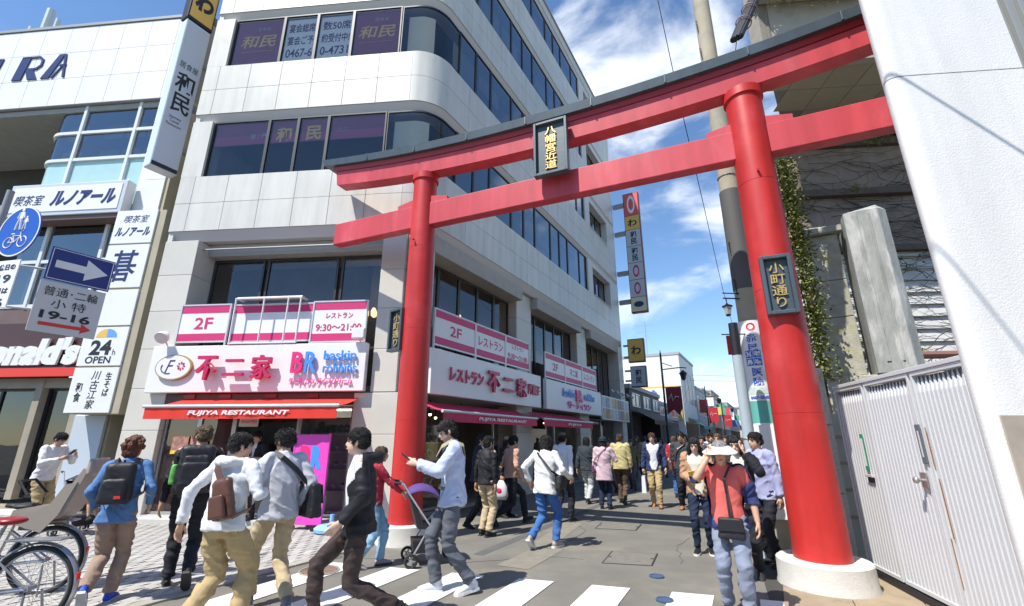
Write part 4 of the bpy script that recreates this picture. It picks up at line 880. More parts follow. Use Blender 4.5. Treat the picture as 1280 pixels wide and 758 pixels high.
# white stand rack in front of the middle railing (it carries the shop figures in the photo; those are left out)
rk = thing('display_rack', 'white tubular rack standing on the sign board in front of the balcony', 'rack', FF.pt(-3.3, .12, 3.45))
b = MB(FF.M)
for u in (-4.10, -3.45, -2.9, -2.62): b.tube([(u, -.14, 3.46), (u, -.14, 4.47)], .018, 6)
for z in (3.47, 4.46): b.tube([(-4.12, -.14, z), (-2.60, -.14, z)], .018, 6)
for u in (-4.10, -2.62): b.tube([(u, -.14, 4.46), (u, .10, 4.46)], .016, 6)
b.build('rack_frame', mat('white_paint_metal', (.78, .78, .78), .35), rk); b = MB(FF.M); b.cbox(-4.1, -2.6, -.13, .16, 4.47, 4.50, .006); b.build('rack_shelf', M_alu, rk)
for (u, lab) in ((-5.52, 'round white floodlight at the left end above the front sign board'), (-1.22, 'square white floodlight at the right end above the front sign board')):
    t = thing('flood_light', lab, 'lamp', FF.pt(u, .12, 3.45)); b = MB(FF.M)
    if u < -3: b.tube([(u, -.20, 3.70), (u+.04, -.32, 3.60), (u+.05, -.36, 3.57)], [.06, .13, .13], 16)
    else: b.cbox(u-.13, u+.13, -.28, -.18, 3.5, 3.72, .02)
    b.build('lamp_head', mat('white_paint_metal', (.78, .78, .78), .35), t); b = MB(FF.M); b.tube([(u, -.1, 3.44), (u, -.22, 3.62)], .015, 6); b.build('arm', M_alu, t)
# awnings
M_awn = mat('awning_red', (.72, .035, .02), .7, var=.05, vs_=4); M_awp = mat('awning_crimson', (.62, .035, .11), .7, var=.06, vs_=4)
def awning(fr, u0, u1, zt, zb, n0, n1, m, label, txt, tw, val=.20, zz=0):
    t = thing('awning', label, 'awning', fr.pt((u0+u1)/2, n1, zb)); b = MB(fr.M); k = 10
    for i in range(k):
        f0, f1 = i/k, (i+1)/k; dz = lambda f: zt+(zb-zt)*f-.03*math.sin(PI*f)
        b.add([(u0, -(n0+(n1-n0)*f0), dz(f0)), (u1, -(n0+(n1-n0)*f0), dz(f0)), (u1, -(n0+(n1-n0)*f1), dz(f1)), (u0, -(n0+(n1-n0)*f1), dz(f1))], [(0, 1, 2, 3)])
    b.build('canopy', m, t, fix=False)
    b = MB(fr.M); b.tube([(u0-.03, -n1-.01, zb), (u1+.03, -n1-.01, zb)], .032, 10); b.build('front_bar', M_alu, t, smooth=40)
    b = MB(fr.M); nn_ = 30; vs_ = [(u0+(u1-u0)*i/nn_, -n1-.01-.012*math.sin(i*2.1)*j, zb-.03-val*j) for j in (0, 1) for i in range(nn_+1)]
    b.add(vs_, [(i, i+1, nn_+2+i, nn_+1+i) for i in range(nn_)]); v_ = b.build('valance', m, t, fix=False); shade(v_.data)
    text(txt, fr, (u0+u1)/2+tw[1], zb-.03-val*.5, n1+.03, h=val*.52, w_=tw[0], m=M_white, parent=t, bold=.035, shear=.18)
    for u in (u0+.35, u1-.35):
        b = MB(fr.M); b.tube([(u, -n0, zt-.12), (u+.15*(1 if u < (u0+u1)/2 else -1), -(n0+n1)/2, zt-.16), (u, -n1+.03, zb-.03)], .02, 6); b.build('folding_arm', M_alu, t)
    return t
awning(FF, -5.0, -1.2, 2.34, 2.13, -.05, .85, M_awn, 'bright red awning with white lettering above the shop front', 'FUJIYA RESTAURANT', (2.0, 0.0))
awning(FS, .22, 4.45, 2.28, 2.07, -.10, .50, M_awp, 'crimson awning with white lettering over the street-side shop window nearest the torii', 'FUJIYA RESTAURANT', (2.3, .3), .17)
awning(FS, 5.0, 9.2, 2.30, 2.09, -.10, .45, M_awp, 'crimson awning farther along the street beneath the second sign board', 'FUJIYA', (1.2, .3), .17)
# ---------------------------------------------------------------- ground floor shop fronts
M_dred = mat('shop_red_panel', (.20, .012, .022), .35, var=.15, vs_=4); M_shelf = mat('display_back', (.42, .42, .38), .6); M_steel = mat('brushed_steel', (.5, .5, .5), .35, metal=.8)
M_floor = mat('shop_floor', (.30, .27, .22), .5)
hd = MB(FF.M); hd.box(-5.42, -1.30, .02, .5, 2.20, 2.44); hd.build('shop_header', mat('shop_header_brown', (.10, .04, .035), .5), bld)
for u in (-5.0, -4.2, -3.2, -2.3):
    b = MB(FF.M); b.box(u, u+.25, -.0, .1, 2.34, 2.43); b.build('header_bracket', M_dred, bld)
b = MB(FF.M); b.box(-5.42, -1.3, 0, 4, -.02, .11); b.cbox(-5.3, -1.3, -.32, 0, -.02, .10, .01); b.build('shop_step', mat('shop_step', (.55, .54, .51), .7, var=.06), bld)
def shopwin(fr, u0, u1, z0, z1, n, gm=None, name='shop_window'): return window(fr, u0, u1, z0, z1, n, gm or M_glc, name, fw_=.045, dep=.05, fm=M_steel)
b = MB(FF.M); b.box(-5.40, -3.95, .22, .26, .12, 2.19); pr = b.build('red_wall_panel', M_dred, bld)
shopwin(FF, -5.38, -4.62, .12, 2.18, -.12); shopwin(FF, -4.62, -3.85, .12, 2.18, -.12); shopwin(FF, -3.85, -2.45, .12, 2.18, -.12)
def block(fr, u0, u1, n0, n1, z0, z1, m, name, parent): b = MB(fr.M); b.cbox(u0, u1, -n1, -n0, z0, z1, .006); return b.build(name, m, parent)
M_yel = mat('notice_yellow', (.80, .60, .08), .5); M_ntc = mat('notice_photo', (.40, .20, .16), .5, var=.6, vs_=14); M_cream = mat('notice_cream', (.62, .60, .50), .5, var=.1, vs_=8)
def notice(fr, u, z, w_, h, n, m, label, tx=None, tm=None, band=None):
    t = thing('poster', label, 'poster', fr.pt(u, n, z-h/2)); block(fr, u-w_/2, u+w_/2, n, n+.006, z-h/2, z+h/2, m, 'sheet', t)
    if band: block(fr, u-w_/2, u+w_/2, n+.0065, n+.009, z-h/2, z-h/2+h*.22, band, 'band', t)
    if tx: text(tx, fr, u, z, n+.010, w_=w_*.8, h=h*.3, m=tm or M_ink, parent=t)
    return t
notice(FF, -4.95, 1.42, .36, .34, -.095, M_ntc, 'square photo poster with a yellow band, left of two on the red shop window', band=M_yel)
notice(FF, -4.56, 1.44, .34, .33, -.095, M_ntc, 'square photo poster with a yellow band, right of two on the red shop window', band=M_yel)
notice(FF, -3.52, 1.88, .42, .20, -.095, M_cream, 'small oval notice high on the shop window beside the entrance', 'WANTED', M_crim)
notice(FF, -3.72, .95, .36, .52, -.095, mat('notice_blue', (.30, .42, .55), .5, var=.2, vs_=9), 'pale blue notice low on the shop window beside the entrance', None)
# glass display case with cakes
dc = thing('display_case', 'glazed display case of sample desserts at the right of the shop front', 'display case', FF.pt(-1.9, -.2, .1))
block(FF, -2.42, -1.34, -.55, -.50, .12, 2.15, M_shelf, 'back_panel', dc)
for z in (.55, .95, 1.28, 1.62, 1.95): block(FF, -2.40, -1.36, -.50, -.16, z, z+.018, M_alu, 'shelf', dc)
for u in (-2.44, -1.36): block(FF, u, u+.05, -.52, -.10, .11, 2.18, M_steel, 'frame', dc)
rc = random.Random(5)
M_food = [mat('food_brown', (.25, .11, .05), .5), mat('food_pink', (.55, .22, .25), .5), mat('food_cream', (.62, .50, .32), .5)]
fd_ = []
for z, hh in ((1.30, .09), (.97, .11), (.57, .12)):
    for i in range(5):
        u = -2.25+i*.19; t = thing('dessert', ('sample dessert, %s on the %s shelf of the display case' % (('leftmost', 'second from the left', 'middle', 'second from the right', 'rightmost')[i], {1.30: 'middle', .97: 'lower', .57: 'bottom'}[z])), 'dessert', FF.pt(u, -.3, z))
        p = FF.pt(u, -.32, z+.018); a = MB(Matrix.Translation(p)); a.lathe([(.04, 0), (.015, .02), (.05, .05), (.06, .08), (0, .08)], seg=12); a.build('dish', M_alu, t, smooth=30); a = MB(Matrix.Translation(p)); a.ell((0, 0, .085), (.045, .045, .04), 10, 6); a.build('scoop', M_food[(i+int(z*10)) % 3], t, smooth=True)
b = MB(FF.M)
text('Sweets', FF, -1.86, 1.78, -.46, w_=.82, h=.22, m=M_ink, parent=dc, bold=.06, shear=.3)
shopwin(FF, -2.45, -1.31, .12, 2.18, -.10)
block(FF, -2.38, -1.40, -.30, -.26, 2.10, 2.13, mat('case_fill_glow', (1, .95, .85), .5, emit=5), 'case_fill_glow', dc)  # added glowing strip that brightens the case inside; no such lamp is known
# interior shared by both sides
b = MB(); pts = [tuple(FF.pt(-6.0, -.3, 0))[:2], tuple(FF.pt(-.8, -.3, 0))[:2], tuple(FS.pt(.8, -.3, 0))[:2], tuple(FS.pt(15, -.3, 0))[:2], tuple(FS.pt(15, -8, 0))[:2]]; b.prism(pts, .02, .10, 'z'); b.build('shop_floor', M_floor, bld)
b = MB(); b.prism(pts, 2.44, 2.6, 'z'); b.build('shop_ceiling', M_ceil, bld)
shopwin(FS, .36, 1.5, .12, 2.25, -.35); shopwin(FS, 3.55, 4.73, .12, 2.25, -.35)
for (a, b_) in ((5.77, 7.8), (7.8, 9.88), (10.97, 12.9), (12.9, 14.88)): shopwin(FS, a, b_, .12, 2.35, -.45)
dcs = thing('display_case', 'tall window display of sample plates on the street side next to the torii pillar', 'display case', FS.pt(.9, -.5, .1))
block(FS, .40, 1.50, -1.0, -.95, .12, 2.2, mat('display_green', (.12, .14, .10), .6), 'back_panel', dcs)
for z in (.75, 1.1, 1.45, 1.8): block(FS, .42, 1.48, -.95, -.45, z, z+.015, M_alu, 'shelf', dcs)
for zi, z in enumerate((.765, 1.115, 1.465)):
    for i in range(3):
        u = .62+i*.34; t = thing('sample_plate', 'tilted sample food plate, %s on the %s shelf of the street-side window' % (('left', 'middle', 'right')[i], ('lower', 'middle', 'upper')[zi]), 'plate', FS.pt(u, -.6, z))
        M_ = Matrix.Translation(FS.pt(u, -.62, z+.10)) @ Matrix.Rotation(FS.ang, 4, 'Z') @ Matrix.Rotation(R(60), 4, 'X'); a = MB(M_); a.lathe([(.06, -.01), (.13, .015), (.125, .02), (.06, 0), (0, 0)], seg=20); a.build('plate', mat('plate_cream', (.60, .56, .42), .4), t, smooth=40); a = MB(M_); a.ell((0, 0, .015), (.065, .065, .03), 12, 6); a.build('food', [mat('food_yellow', (.55, .42, .10), .5), M_food[0], mat('food_green', (.25, .30, .10), .5)][(i+zi) % 3], t, smooth=True)
# shelving, goods and lit lamps inside the shops
for (fr_, u, n, w_, h, lab) in ((FF, -3.2, -1.5, 1.2, 1.2, 'counter behind the front entrance'), (FS, 2.5, -1.7, 1.6, 1.1, 'counter inside the street-side shop'), (FS, 7.4, -1.6, 2.2, 1.2, 'counter inside the second street-side shop'), (FS, 12.6, -1.6, 2.4, 1.3, 'counter inside the farthest street-side shop')):
    t = thing('shop_counter', lab.replace('counter', 'wooden sales counter', 1), 'counter', fr_.pt(u, n, .1)); block(fr_, u-w_/2, u+w_/2, n-.5, n, .10, .10+h*.75, mat('counter_wood', (.22, .11, .06), .5, var=.2), 'cabinet', t); block(fr_, u-w_/2-.03, u+w_/2+.03, n-.53, n+.03, .10+h*.75, .14+h*.75, M_cream, 'counter_top', t)
    for i in range(5): block(fr_, u-w_/2+.08+i*w_/5, u-w_/2+.08+i*w_/5+w_/8, n-.35, n-.1, .14+h*.75, .14+h*.75+.12+.05*(i % 3), [M_dred, M_cream, M_yel, M_brp, M_food[0]][i], 'goods_box', t)
M_bulb = mat('lamp_glow', (1.0, .72, .38), .5, emit=7)
for i, (fr_, u, n, z) in enumerate([(FS, 1.7, -1.0, 2.1), (FS, 2.3, -1.3, 2.05), (FS, 3.0, -1.0, 2.1), (FS, 3.6, -1.5, 2.05), (FS, 6.4, -1.2, 2.1), (FS, 8.6, -1.2, 2.1), (FF, -3.2, -1.1, 2.15)]):
    t = thing('ceiling_spot', ('small glowing ceiling spot in the street-side shop, %s from the torii' % ('first', 'second', 'third', 'fourth', 'fifth', 'sixth')[i]) if i < 6 else 'small glowing ceiling spot behind the front entrance', 'lamp', fr_.pt(u, n, z)); p = fr_.pt(u, n, z); a = MB(); a.ell(p, (.035, .035, .035), 8, 6); a.build('bulb', M_bulb, t, smooth=True); a = MB(); a.cyl(p+Vector((0, 0, .02)), p+Vector((0, 0, .34)), .03, .02, 8); a.build('fitting', M_ink, t)
# pink standing banner and its blue water tank
M_brbg = mat('banner_pink', (.80, .07, .50), .5)
sb_ = thing('standing_sign', 'tall bright pink standing sign at the right of the shop front', 'sign', FF.pt(-1.72, .55, 0)); SBF = Fr(FF.pt(-1.72, .62, 0), Matrix.Rotation(R(-3), 3, 'Z') @ FF.d)
block(SBF, -.32, .32, -.01, .02, .10, 1.62, M_brbg, 'panel', sb_)
for u in (-.335, .335): block(SBF, u-.015, u+.015, -.02, .025, .04, 1.64, M_brbg, 'frame', sb_)
for u in (-.25, .25): b = MB(SBF.M); b.tube([(u, -.12, .04), (u, .12, .04)], .035, 8); b.build('foot', M_ink, sb_)
text('B', SBF, -.10, 1.22, .022, h=.40, w_=.22, m=mat('letter_crimson', (.75, .03, .2), .4), parent=sb_, bold=.09); text('R', SBF, .13, 1.22, .022, h=.40, w_=.22, m=M_brb, parent=sb_, bold=.09)
text('baskin\nrobbins', SBF, .0, .82, .022, h=.30, w_=.50, m=M_brb, parent=sb_, bold=.012, line=.9); block(SBF, -.27, .27, .021, .023, .40, .60, M_white, 'label_strip', sb_); text('サーティワン', SBF, 0, .50, .026, h=.12, w_=.46, m=M_brp, parent=sb_, bold=.03)
wt = thing('parasol_base', 'pale blue plastic water-filled base beside the pink sign', 'parasol base', FF.pt(-1.15, .75, 0)); p = FF.pt(-1.12, .78, 0)
a = MB(Matrix.Translation(p)); a.lathe([(.21, 0.018), (.27, .04), (.28, .09), (.23, .13), (.10, .15), (.05, .16), (0, .16)], seg=24); a.build('tank', mat('tank_blue', (.25, .50, .80), .4), wt, smooth=40); a = MB(Matrix.Translation(p)); a.lathe([(.035, .15), (.035, .30), (0, .30)], seg=14); a.build('pole_socket', mat('tank_blue', (.25, .50, .80), .4), wt, smooth=40)
# vertical sign tower at the far end of the street facade
def boxsign(fr, u0, u1, n0, n1, z0, z1, label, faces, side=None, name='projecting_sign', bracket=True, txtside='left'):
    # the printed face looks back along the street, towards the camera
    t = thing(name, label, 'sign', fr.pt(u0, n0, z0)); b = MB(fr.M); b.cbox(u0, u1, -n1, -n0, z0, z1, .01); b.build('cabinet', side or M_grey, t)
    f2 = Fr(fr.pt(u0, n0, 0), fr.out); L_ = n1-n0; zc = z1-.03
    for (h, m, tx, tm, ts) in faces:
        bb = MB(f2.M); bb.box(.03, L_-.03, -.012, -.001, zc-h+.015, zc-.015); o = bb.build('face_panel', m, t)
        if tx: text(tx, f2, L_/2, zc-h/2, .014, h=h*ts[1], w_=L_*ts[0], m=tm, parent=o, bold=.03)
        zc -= h
    return t
M_lt = mat('lightbox_grey', (.55, .57, .62), .4); M_ly = mat('lightbox_ochre', (.80, .48, .10), .4); M_lr = mat('lightbox_red', (.70, .10, .10), .4); M_lc = mat('lightbox_cream', (.75, .68, .45), .4); M_maroon = mat('cabinet_maroon', (.16, .02, .03), .5)
tw_ = boxsign(FS, 15.65, 15.95, .62, 1.45, 7.75, 14.6, 'tall vertical stack of restaurant light boxes at the far end of the white building', [(1.35, M_lr, '○', M_white, (.5, .8)), (.85, M_ly, 'わ', M_ink, (.6, .5)), (.95, M_lt, '和\n民', M_ink, (.4, .8)), (.95, M_lt, '和\n民', M_ink, (.4, .8)), (.95, M_lt, '○', M_crim, (.4, .7)), (.95, M_lt, '○', M_crim, (.4, .7)), (.78, M_lc, '●', M_navyt, (.6, .4))], M_maroon)
for z in (8.3, 9.9, 12.2, 13.9): b = MB(FS.M); b.box(15.7, 15.9, -.63, .0, z, z+.22); b.build('bracket', M_grey, tw_)
s2 = boxsign(FS, 15.9, 16.15, .22, 1.05, 5.25, 6.45, 'square ochre light box with a black character on a post past the white building', [(1.14, M_ly, 'わ', M_ink, (.6, .4))], M_ink)
for z in (5.5, 6.1): b = MB(FS.M); b.box(15.95, 16.1, -.23, .02, z, z+.08); b.build('bracket', M_grey, s2)
s3 = boxsign(FS, 15.9, 16.15, .28, 1.05, 4.0, 5.05, 'pale light box with two black characters below the ochre one', [(.99, M_lt, '和\n民', M_ink, (.4, .7))], M_ink)
for z in (4.3, 4.8): b = MB(FS.M); b.box(15.95, 16.1, -.29, .02, z, z+.08); b.build('bracket', M_grey, s3)
# ---------------------------------------------------------------- left building with the fast-food shop and the coffee room
FL = Fr((-8.2, 10.5), FF.d)
M_wt = mat('white_wall_panel', (.80, .80, .80), .35, var=.02, vs_=1, rnd=.02); M_brw = mat('brown_fascia', (.16, .10, .09), .5, var=.1); M_teal = mat('spandrel_glass_teal', (.42, .62, .62), .15, var=.05); M_frw = mat('frame_white_alu', (.70, .72, .72), .35)
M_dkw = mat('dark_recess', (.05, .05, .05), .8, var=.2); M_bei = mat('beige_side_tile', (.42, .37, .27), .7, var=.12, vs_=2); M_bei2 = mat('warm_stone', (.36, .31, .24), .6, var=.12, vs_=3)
lb = thing('cafe_building', 'white panelled building on the left with a curved glazed bay and a hamburger shop', 'building', FL.pt(-5, 0, 0))
def bl(fr, u0, u1, y0, y1, z0, z1, m, name, parent, c=.005):
    b = MB(fr.M)
    if c: b.cbox(u0, u1, y0, y1, z0, z1, c)
    else: b.box(u0, u1, y0, y1, z0, z1)
    return b.build(name, m, parent)
bl(FL, -12, -.9, .035, 8, 10.78, 13.70, M_cjoint, 'parapet_core', lb, 0)
b = MB(); b.cbox(.006, .884, 0, .03, .006, .954, .004); wpm = b.mesh('wall_panel', M_wt)
for i in range(12):
    for r_ in range(3): piece('wall_panel', wpm, lb, FL, -.93-.89*(i+1)+.03, 0, 10.80+r_*.96)
bl(FL, -12.02, -.88, -.03, .4, 13.70, 13.80, M_grey, 'coping', lb)
# lettering in the middle row: slanted double-stroke capitals, the first one cut by the frame
def lp(polys, name='letter'):
    b = MB(FL.M)
    for p in polys: b.prism([(x, z) for x, z in p], -.03, -.001, 'y')
    return b.build(name, M_navyt, lb, fix=True)
zb, zt = 11.80, 12.66
def sl(u, k, w1, w2, f0=0, f1=1): # slanted bar from bottom u to top u+k
    h = zt-zb; return [(u+k*f0, zb+h*f0), (u+w1+k*f0, zb+h*f0), (u+w2+k*f1, zb+h*f1), (u+k*f1, zb+h*f1)]
lp([sl(-7.75, .12, .28, .28), [(-8.3, zt-.07), (-7.4, zt-.07), (-7.4, zt), (-8.3, zt)], [(-8.3, zb+.32), (-7.85, zb+.32), (-7.85, zb+.38), (-8.3, zb+.38)]])
lp([sl(-6.82, .12, .30, .30), [(-6.70, zt), (-6.70, zt-.06), (-6.15, zt-.06), (-6.02, zt-.16), (-6.02, zt-.34), (-6.15, zt-.44), (-6.42, zt-.44), (-6.42, zt-.50), (-6.10, zt-.50), (-5.95, zt-.37), (-5.95, zt-.13), (-6.10, zt)], [(-6.45, zt-.50), (-6.20, zt-.50), (-5.98, zb), (-6.30, zb)]])
lp([sl(-5.86, .40, .27, .18), [(-5.30, zt), (-5.23, zt), (-5.08, zb), (-5.15, zb)], [(-5.52, zb), (-5.46, zb), (-5.22, zt-.42), (-5.27, zt-.42)], [(-5.36, zb+.42), (-5.14, zb+.42), (-5.14, zb+.48), (-5.33, zb+.48)]])
# curved glazed bay below the parapet
def baypath(off=0.0, seg=8, u1=-1.75):
    P_ = []; T_ = []; r_ = .55; c = FL.pt(-4.72, -.15-r_, 0)
    for i in range(seg+1):
        a = R(90)*(1-i/seg); o_ = (FL.out*math.cos(a)-FL.d*math.sin(a)); P_.append(c+o_*(r_-off)); T_.append(o_)
    P_ = [c-FL.d*(r_-off)-FL.out*2.2]+P_; T_ = [-FL.d]+T_
    P_.append(FL.pt(u1, -.15-off, 0)); T_.append(FL.out); return P_, T_
Pb, Tb = baypath()
def bay(z0, z1, m, name, parent=None, off=0.0, smooth=True):
    P_, T_ = baypath(off); n = len(P_); b = MB(); b.add([p+Vector((0, 0, z)) for z in (z0, z1) for p in P_], [(i, i+1, n+i+1, n+i) for i in range(n-1)]); return b.build(name, m, parent or lb, smooth=smooth, fix=False)
def bayrail(z0, z1, o0, o1, m, name): b = MB(); P_, T_ = baypath(); sweep(b, P_, T_, [(o0, z0), (o1, z0), (o1, z1), (o0, z1)]); return b.build(name, m, lb)
M_gbay = glass('bay_glass', (.50, .58, .62), .3, base=.12)
bay(9.02, 9.84, M_gbay, 'pane'); bay(9.92, 10.78, M_gbay, 'pane'); bay(7.95, 8.95, M_teal, 'spandrel_glass', off=.01); bay(4.75, 7.15, M_gbay, 'pane')
for z in (8.95, 9.84): bayrail(z, z+.09, -.02, .05, M_frw, 'transom')
for z in (7.02, 5.9, 4.7): bayrail(z, z+.09, -.02, .04, M_frw, 'transom')
bayrail(7.15, 7.95, -.03, .0, M_teal, 'spandrel_band'); bayrail(4.25, 4.7, -.03, .02, M_brw, 'brown_band')
for u in (-4.12, -2.42): bl(FL, u-.045, u+.045, .09, .19, 4.7, 10.78, M_frw, 'mullion', lb)
for i, u in enumerate((-4.6, -3.4, -2.7, -2.0)):
    for z in (9.15, 10.02):
        bl(FL, u-.55, u+.05, .62, .66, z, z+.5, mat('venetian_blind', (.34, .28, .26), .7, var=.25, vs_=14, stretch=(.05, .05, 3)), 'blind', lb, 0)
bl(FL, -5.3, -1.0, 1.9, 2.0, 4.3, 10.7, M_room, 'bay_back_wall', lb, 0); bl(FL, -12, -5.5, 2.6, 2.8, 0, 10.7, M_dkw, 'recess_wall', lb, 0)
for z in (4.3, 7.6, 10.60): bl(FL, -12, -1.0, .25 if z != 10.60 else .1, 6, z, z+.16, mat('soffit_metal', (.30, .30, .27), .6, var=.1), 'floor_slab', lb, 0)
bl(FL, -1.75, -1.0, .02, 4, .0, 10.78, M_wt, 'side_wall', lb); bl(FL, -1.0, -.9, .05, 8, 0, 10.78, M_bei, 'side_wall', lb)
for i in range(12): bl(FL, -1.76, -1.0, .008, .03, .05+i*.9, .05+(i+1)*.9-.012, M_wt, 'pier_panel', lb)
for i in range(5): bl(FL, -7.6+i*.5, -7.53+i*.5, 2.52, 2.6, 4.5, 7.4, M_frw, 'recess_mullion', lb)
# cafe sign board
cs = thing('sign_board', 'long framed white sign with navy brush kana over the curved bay of the left building', 'sign', FL.pt(-3.3, .2, 7.1))
bl(FL, -5.05, -1.70, -.30, -.06, 7.05, 7.98, M_alu, 'cabinet', cs, .015); bl(FL, -4.93, -1.82, -.315, -.301, 7.16, 7.88, M_white, 'face_panel', cs, 0)
text('喫茶室', FL, -4.40, 7.50, .32, h=.30, w_=.85, m=M_navyt, parent=cs, bold=0, shear=.2); text('ルノアール', FL, -2.85, 7.52, .32, h=.44, w_=1.85, m=M_navyt, parent=cs, bold=.05, shear=.25)
bl(FL, -5.05, -1.70, -.25, .1, 6.93, 7.04, M_brw, 'sign_shelf', cs)
# fast-food fascia
mc_ = thing('sign_board', 'dark fascia sign with white slanted lettering and a red strip above the shop entrance', 'sign', FL.pt(-4, .1, 3))
bl(FL, -9, -1.80, -.10, .15, 3.14, 4.24, mat('fascia_maroon', (.07, .03, .03), .5), 'fascia', mc_); bl(FL, -9, -1.80, -.16, -.10, 2.93, 3.135, mat('strip_red', (.75, .04, .02), .4), 'red_strip', mc_)
text("McDonald's", FL, -3.92, 3.52, .14, h=.66, w_=4.05, m=M_white, parent=mc_, bold=.07, shear=.16, depth=.05)
# entrance below
for u in (-9, -7.3, -5.3, -3.02, -1.95): bl(FL, u-.09, u+.09, .1, .35, .25, 2.93, M_bei2, 'door_jamb', lb)
for u0, u1 in ((-8.9, -7.4), (-7.2, -5.4), (-5.2, -3.12), (-2.92, -2.05)):
    window(FL, u0, u1, .28, 2.70, -.25, glass('door_glass', (.35, .35, .36), .1, base=.04), 'entrance_window', .06, .05, lb, M_ink, mull=[(u0+u1)/2] if u1-u0 > 1 else None)
bl(FL, -9, -1.8, .12, .4, 2.70, 2.93, M_bei2, 'lintel', lb); bl(FL, -12, -1.0, 3.5, 3.6, 0, 3.2, M_room, 'shop_back_wall', lb, 0); bl(FL, -12, -1.0, .0, 3.5, .0, .14, M_bei2, 'shop_step', lb); bl(FL, -12, -1.4, -.7, .0, -.03, .08, mat('shop_step', (.55, .54, .51), .7, var=.06), 'shop_step', lb)
bl(FL, -1.72, -.95, -.05, .02, .15, 2.05, mat('grey_board', (.50, .56, .62), .5), 'blank_board', lb)
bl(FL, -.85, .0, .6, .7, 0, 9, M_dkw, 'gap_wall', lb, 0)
# neighbouring dark roofed block at the top left and antennas
ob = thing('roof_block', 'dark louvred roof block rising behind the left building', 'building', FL.pt(-14, 3, 0)); bl(FL, -17, -11.4, 3.0, 8, 13, 17.2, mat('louvre_brown', (.07, .055, .05), .6, var=.2, vs_=20, stretch=(.1, .1, 3)), 'block', ob)
for z in (15.2, 15.7, 16.2, 16.7): bl(FL, -17.1, -11.3, 2.9, 8.1, z, z+.12, mat('louvre_brown', (.07, .055, .05), .6), 'louvre', ob)
bl(FL, -11.2, -10.3, 3.2, 6, 13, 16.4, M_bei, 'stair_tower', ob)
an = thing('antenna_group', 'cluster of pale cellular antennas on the roof of the left building', 'antenna', FL.pt(-10.2, -2.4, 13.8))
for u, z1, r_ in ((-10.8, 16.9, .10), (-10.2, 17.7, .14), (-9.75, 17.2, .08)): b = MB(FL.M); b.tube([(u, 2.4, 13.8), (u, 2.4, z1)], r_, 10); b.build('antenna', mat('antenna_grey', (.50, .56, .58), .5), an)
b = MB(FL.M)
for (u, z) in ((-9.3, 16.6), (-8.9, 16.1), (-8.4, 15.9)): b.tube([(u, 2.4, 13.7), (u, 2.4, z)], .03, 6); b.cbox(u-.12, u+.12, 2.3, 2.5, z-.3, z, .02)
b.tube([(-10.8, 2.4, 16.2), (-8.4, 2.4, 15.7)], .03, 6); b.build('mount', M_grey, an)
# stack of lit box signs
FB_ = Fr(FL.pt(0, .5, 0), FL.d); st = thing('sign_stack', 'vertical stack of white box signs down the edge of the left building', 'sign', FB_.pt(-.95, 0, 2))
bl(FB_, -1.48, -.22, .02, .48, 2.06, 6.94, M_bei, 'cabinet', st)
tiers = [(6.94, 6.06), (6.02, 4.93), (4.88, 4.02), (3.98, 3.10), (3.06, 2.08)]
for i, (za, zb_) in enumerate(tiers):
    o = bl(FB_, -1.50, -.42, -.02, .018, zb_, za, M_white, 'face_panel', st, .004)
    zc = (za+zb_)/2
    if i == 0: text('喫茶室', FB_, -.94, zc+.20, .022, h=.20, w_=.66, m=M_navyt, parent=o, shear=.2, bold=0); text('ルノアール', FB_, -.96, zc-.14, .022, h=.24, w_=.92, m=M_navyt, parent=o, shear=.2, bold=.04)
    if i == 1: text('碁', FB_, -1.0, zc, .022, h=.80, w_=.72, m=M_navyt, parent=o, bold=.012, shear=.1)
    if i == 3:
        text('24', FB_, -1.0, zc-.03, .022, h=.34, w_=.52, m=M_ink, parent=o, bold=.04); text('h', FB_, -.65, zc-.14, .022, h=.13, m=M_ink, parent=o); text('OPEN', FB_, -1.0, zc-.31, .022, h=.16, w_=.62, m=M_ink, parent=o, bold=.02)
        for c, a0, mm in ((-1, 90, mat('lightbox_ochre', (.80, .48, .10), .4)), (1, 0, mat('half_blue', (.15, .35, .80), .4))):
            b = MB(FB_.M); cx, cz = -.93, zc+.20; b.prism([(cx, cz)]+[(cx+.26*math.cos(R(a0+9*k)), cz+.20*math.sin(R(a0+9*k))) for k in range(11)], -.0235, -.0205, 'y'); b.build('half_disc', mm, o)
    if i == 4:
        text('川\n古\n江\n家', FB_, -.93, zc, .022, h=.82, w_=.22, m=M_ink, parent=o, bold=.01, shear=.15); text('生\nそ\nば', FB_, -.62, zc+.12, .022, h=.52, w_=.15, m=M_ink, parent=o, bold=.02); text('和\n食', FB_, -1.27, zc-.05, .022, h=.42, w_=.17, m=M_ink, parent=o, bold=.02)
# tall projecting sign between the two buildings
Fp = Vector((-8.41, 10.02, 0)); Np = Fp-ES*.60; FV = Fr(Np, ES)      # its printed face looks towards the street
vsn = thing('projecting_sign', 'tall pale projecting sign with two large black characters at the corner of the white building', 'sign', (Np.x, Np.y, 7.87))
bl(FV, 0, .60, .0, .32, 7.87, 12.36, mat('sign_case_blue', (.58, .66, .74), .45), 'case', vsn, .02); fp_ = bl(FV, .02, .58, -.012, -.001, 8.0, 12.30, M_lt, 'face_panel', vsn, 0)
text('居食屋', FV, .30, 10.95, .014, h=.20, w_=.44, m=M_ink, parent=fp_); text('和\n民', FV, .30, 10.12, .014, h=1.2, w_=.44, m=M_ink, parent=fp_, bold=.018); text('Japanese\nCasual\nRestaurant', FV, .27, 9.25, .014, h=.30, w_=.34, m=M_ink, parent=fp_); bl(FV, .02, .58, -.014, -.001, 7.89, 7.99, M_ink, 'bottom_strip', vsn, 0)
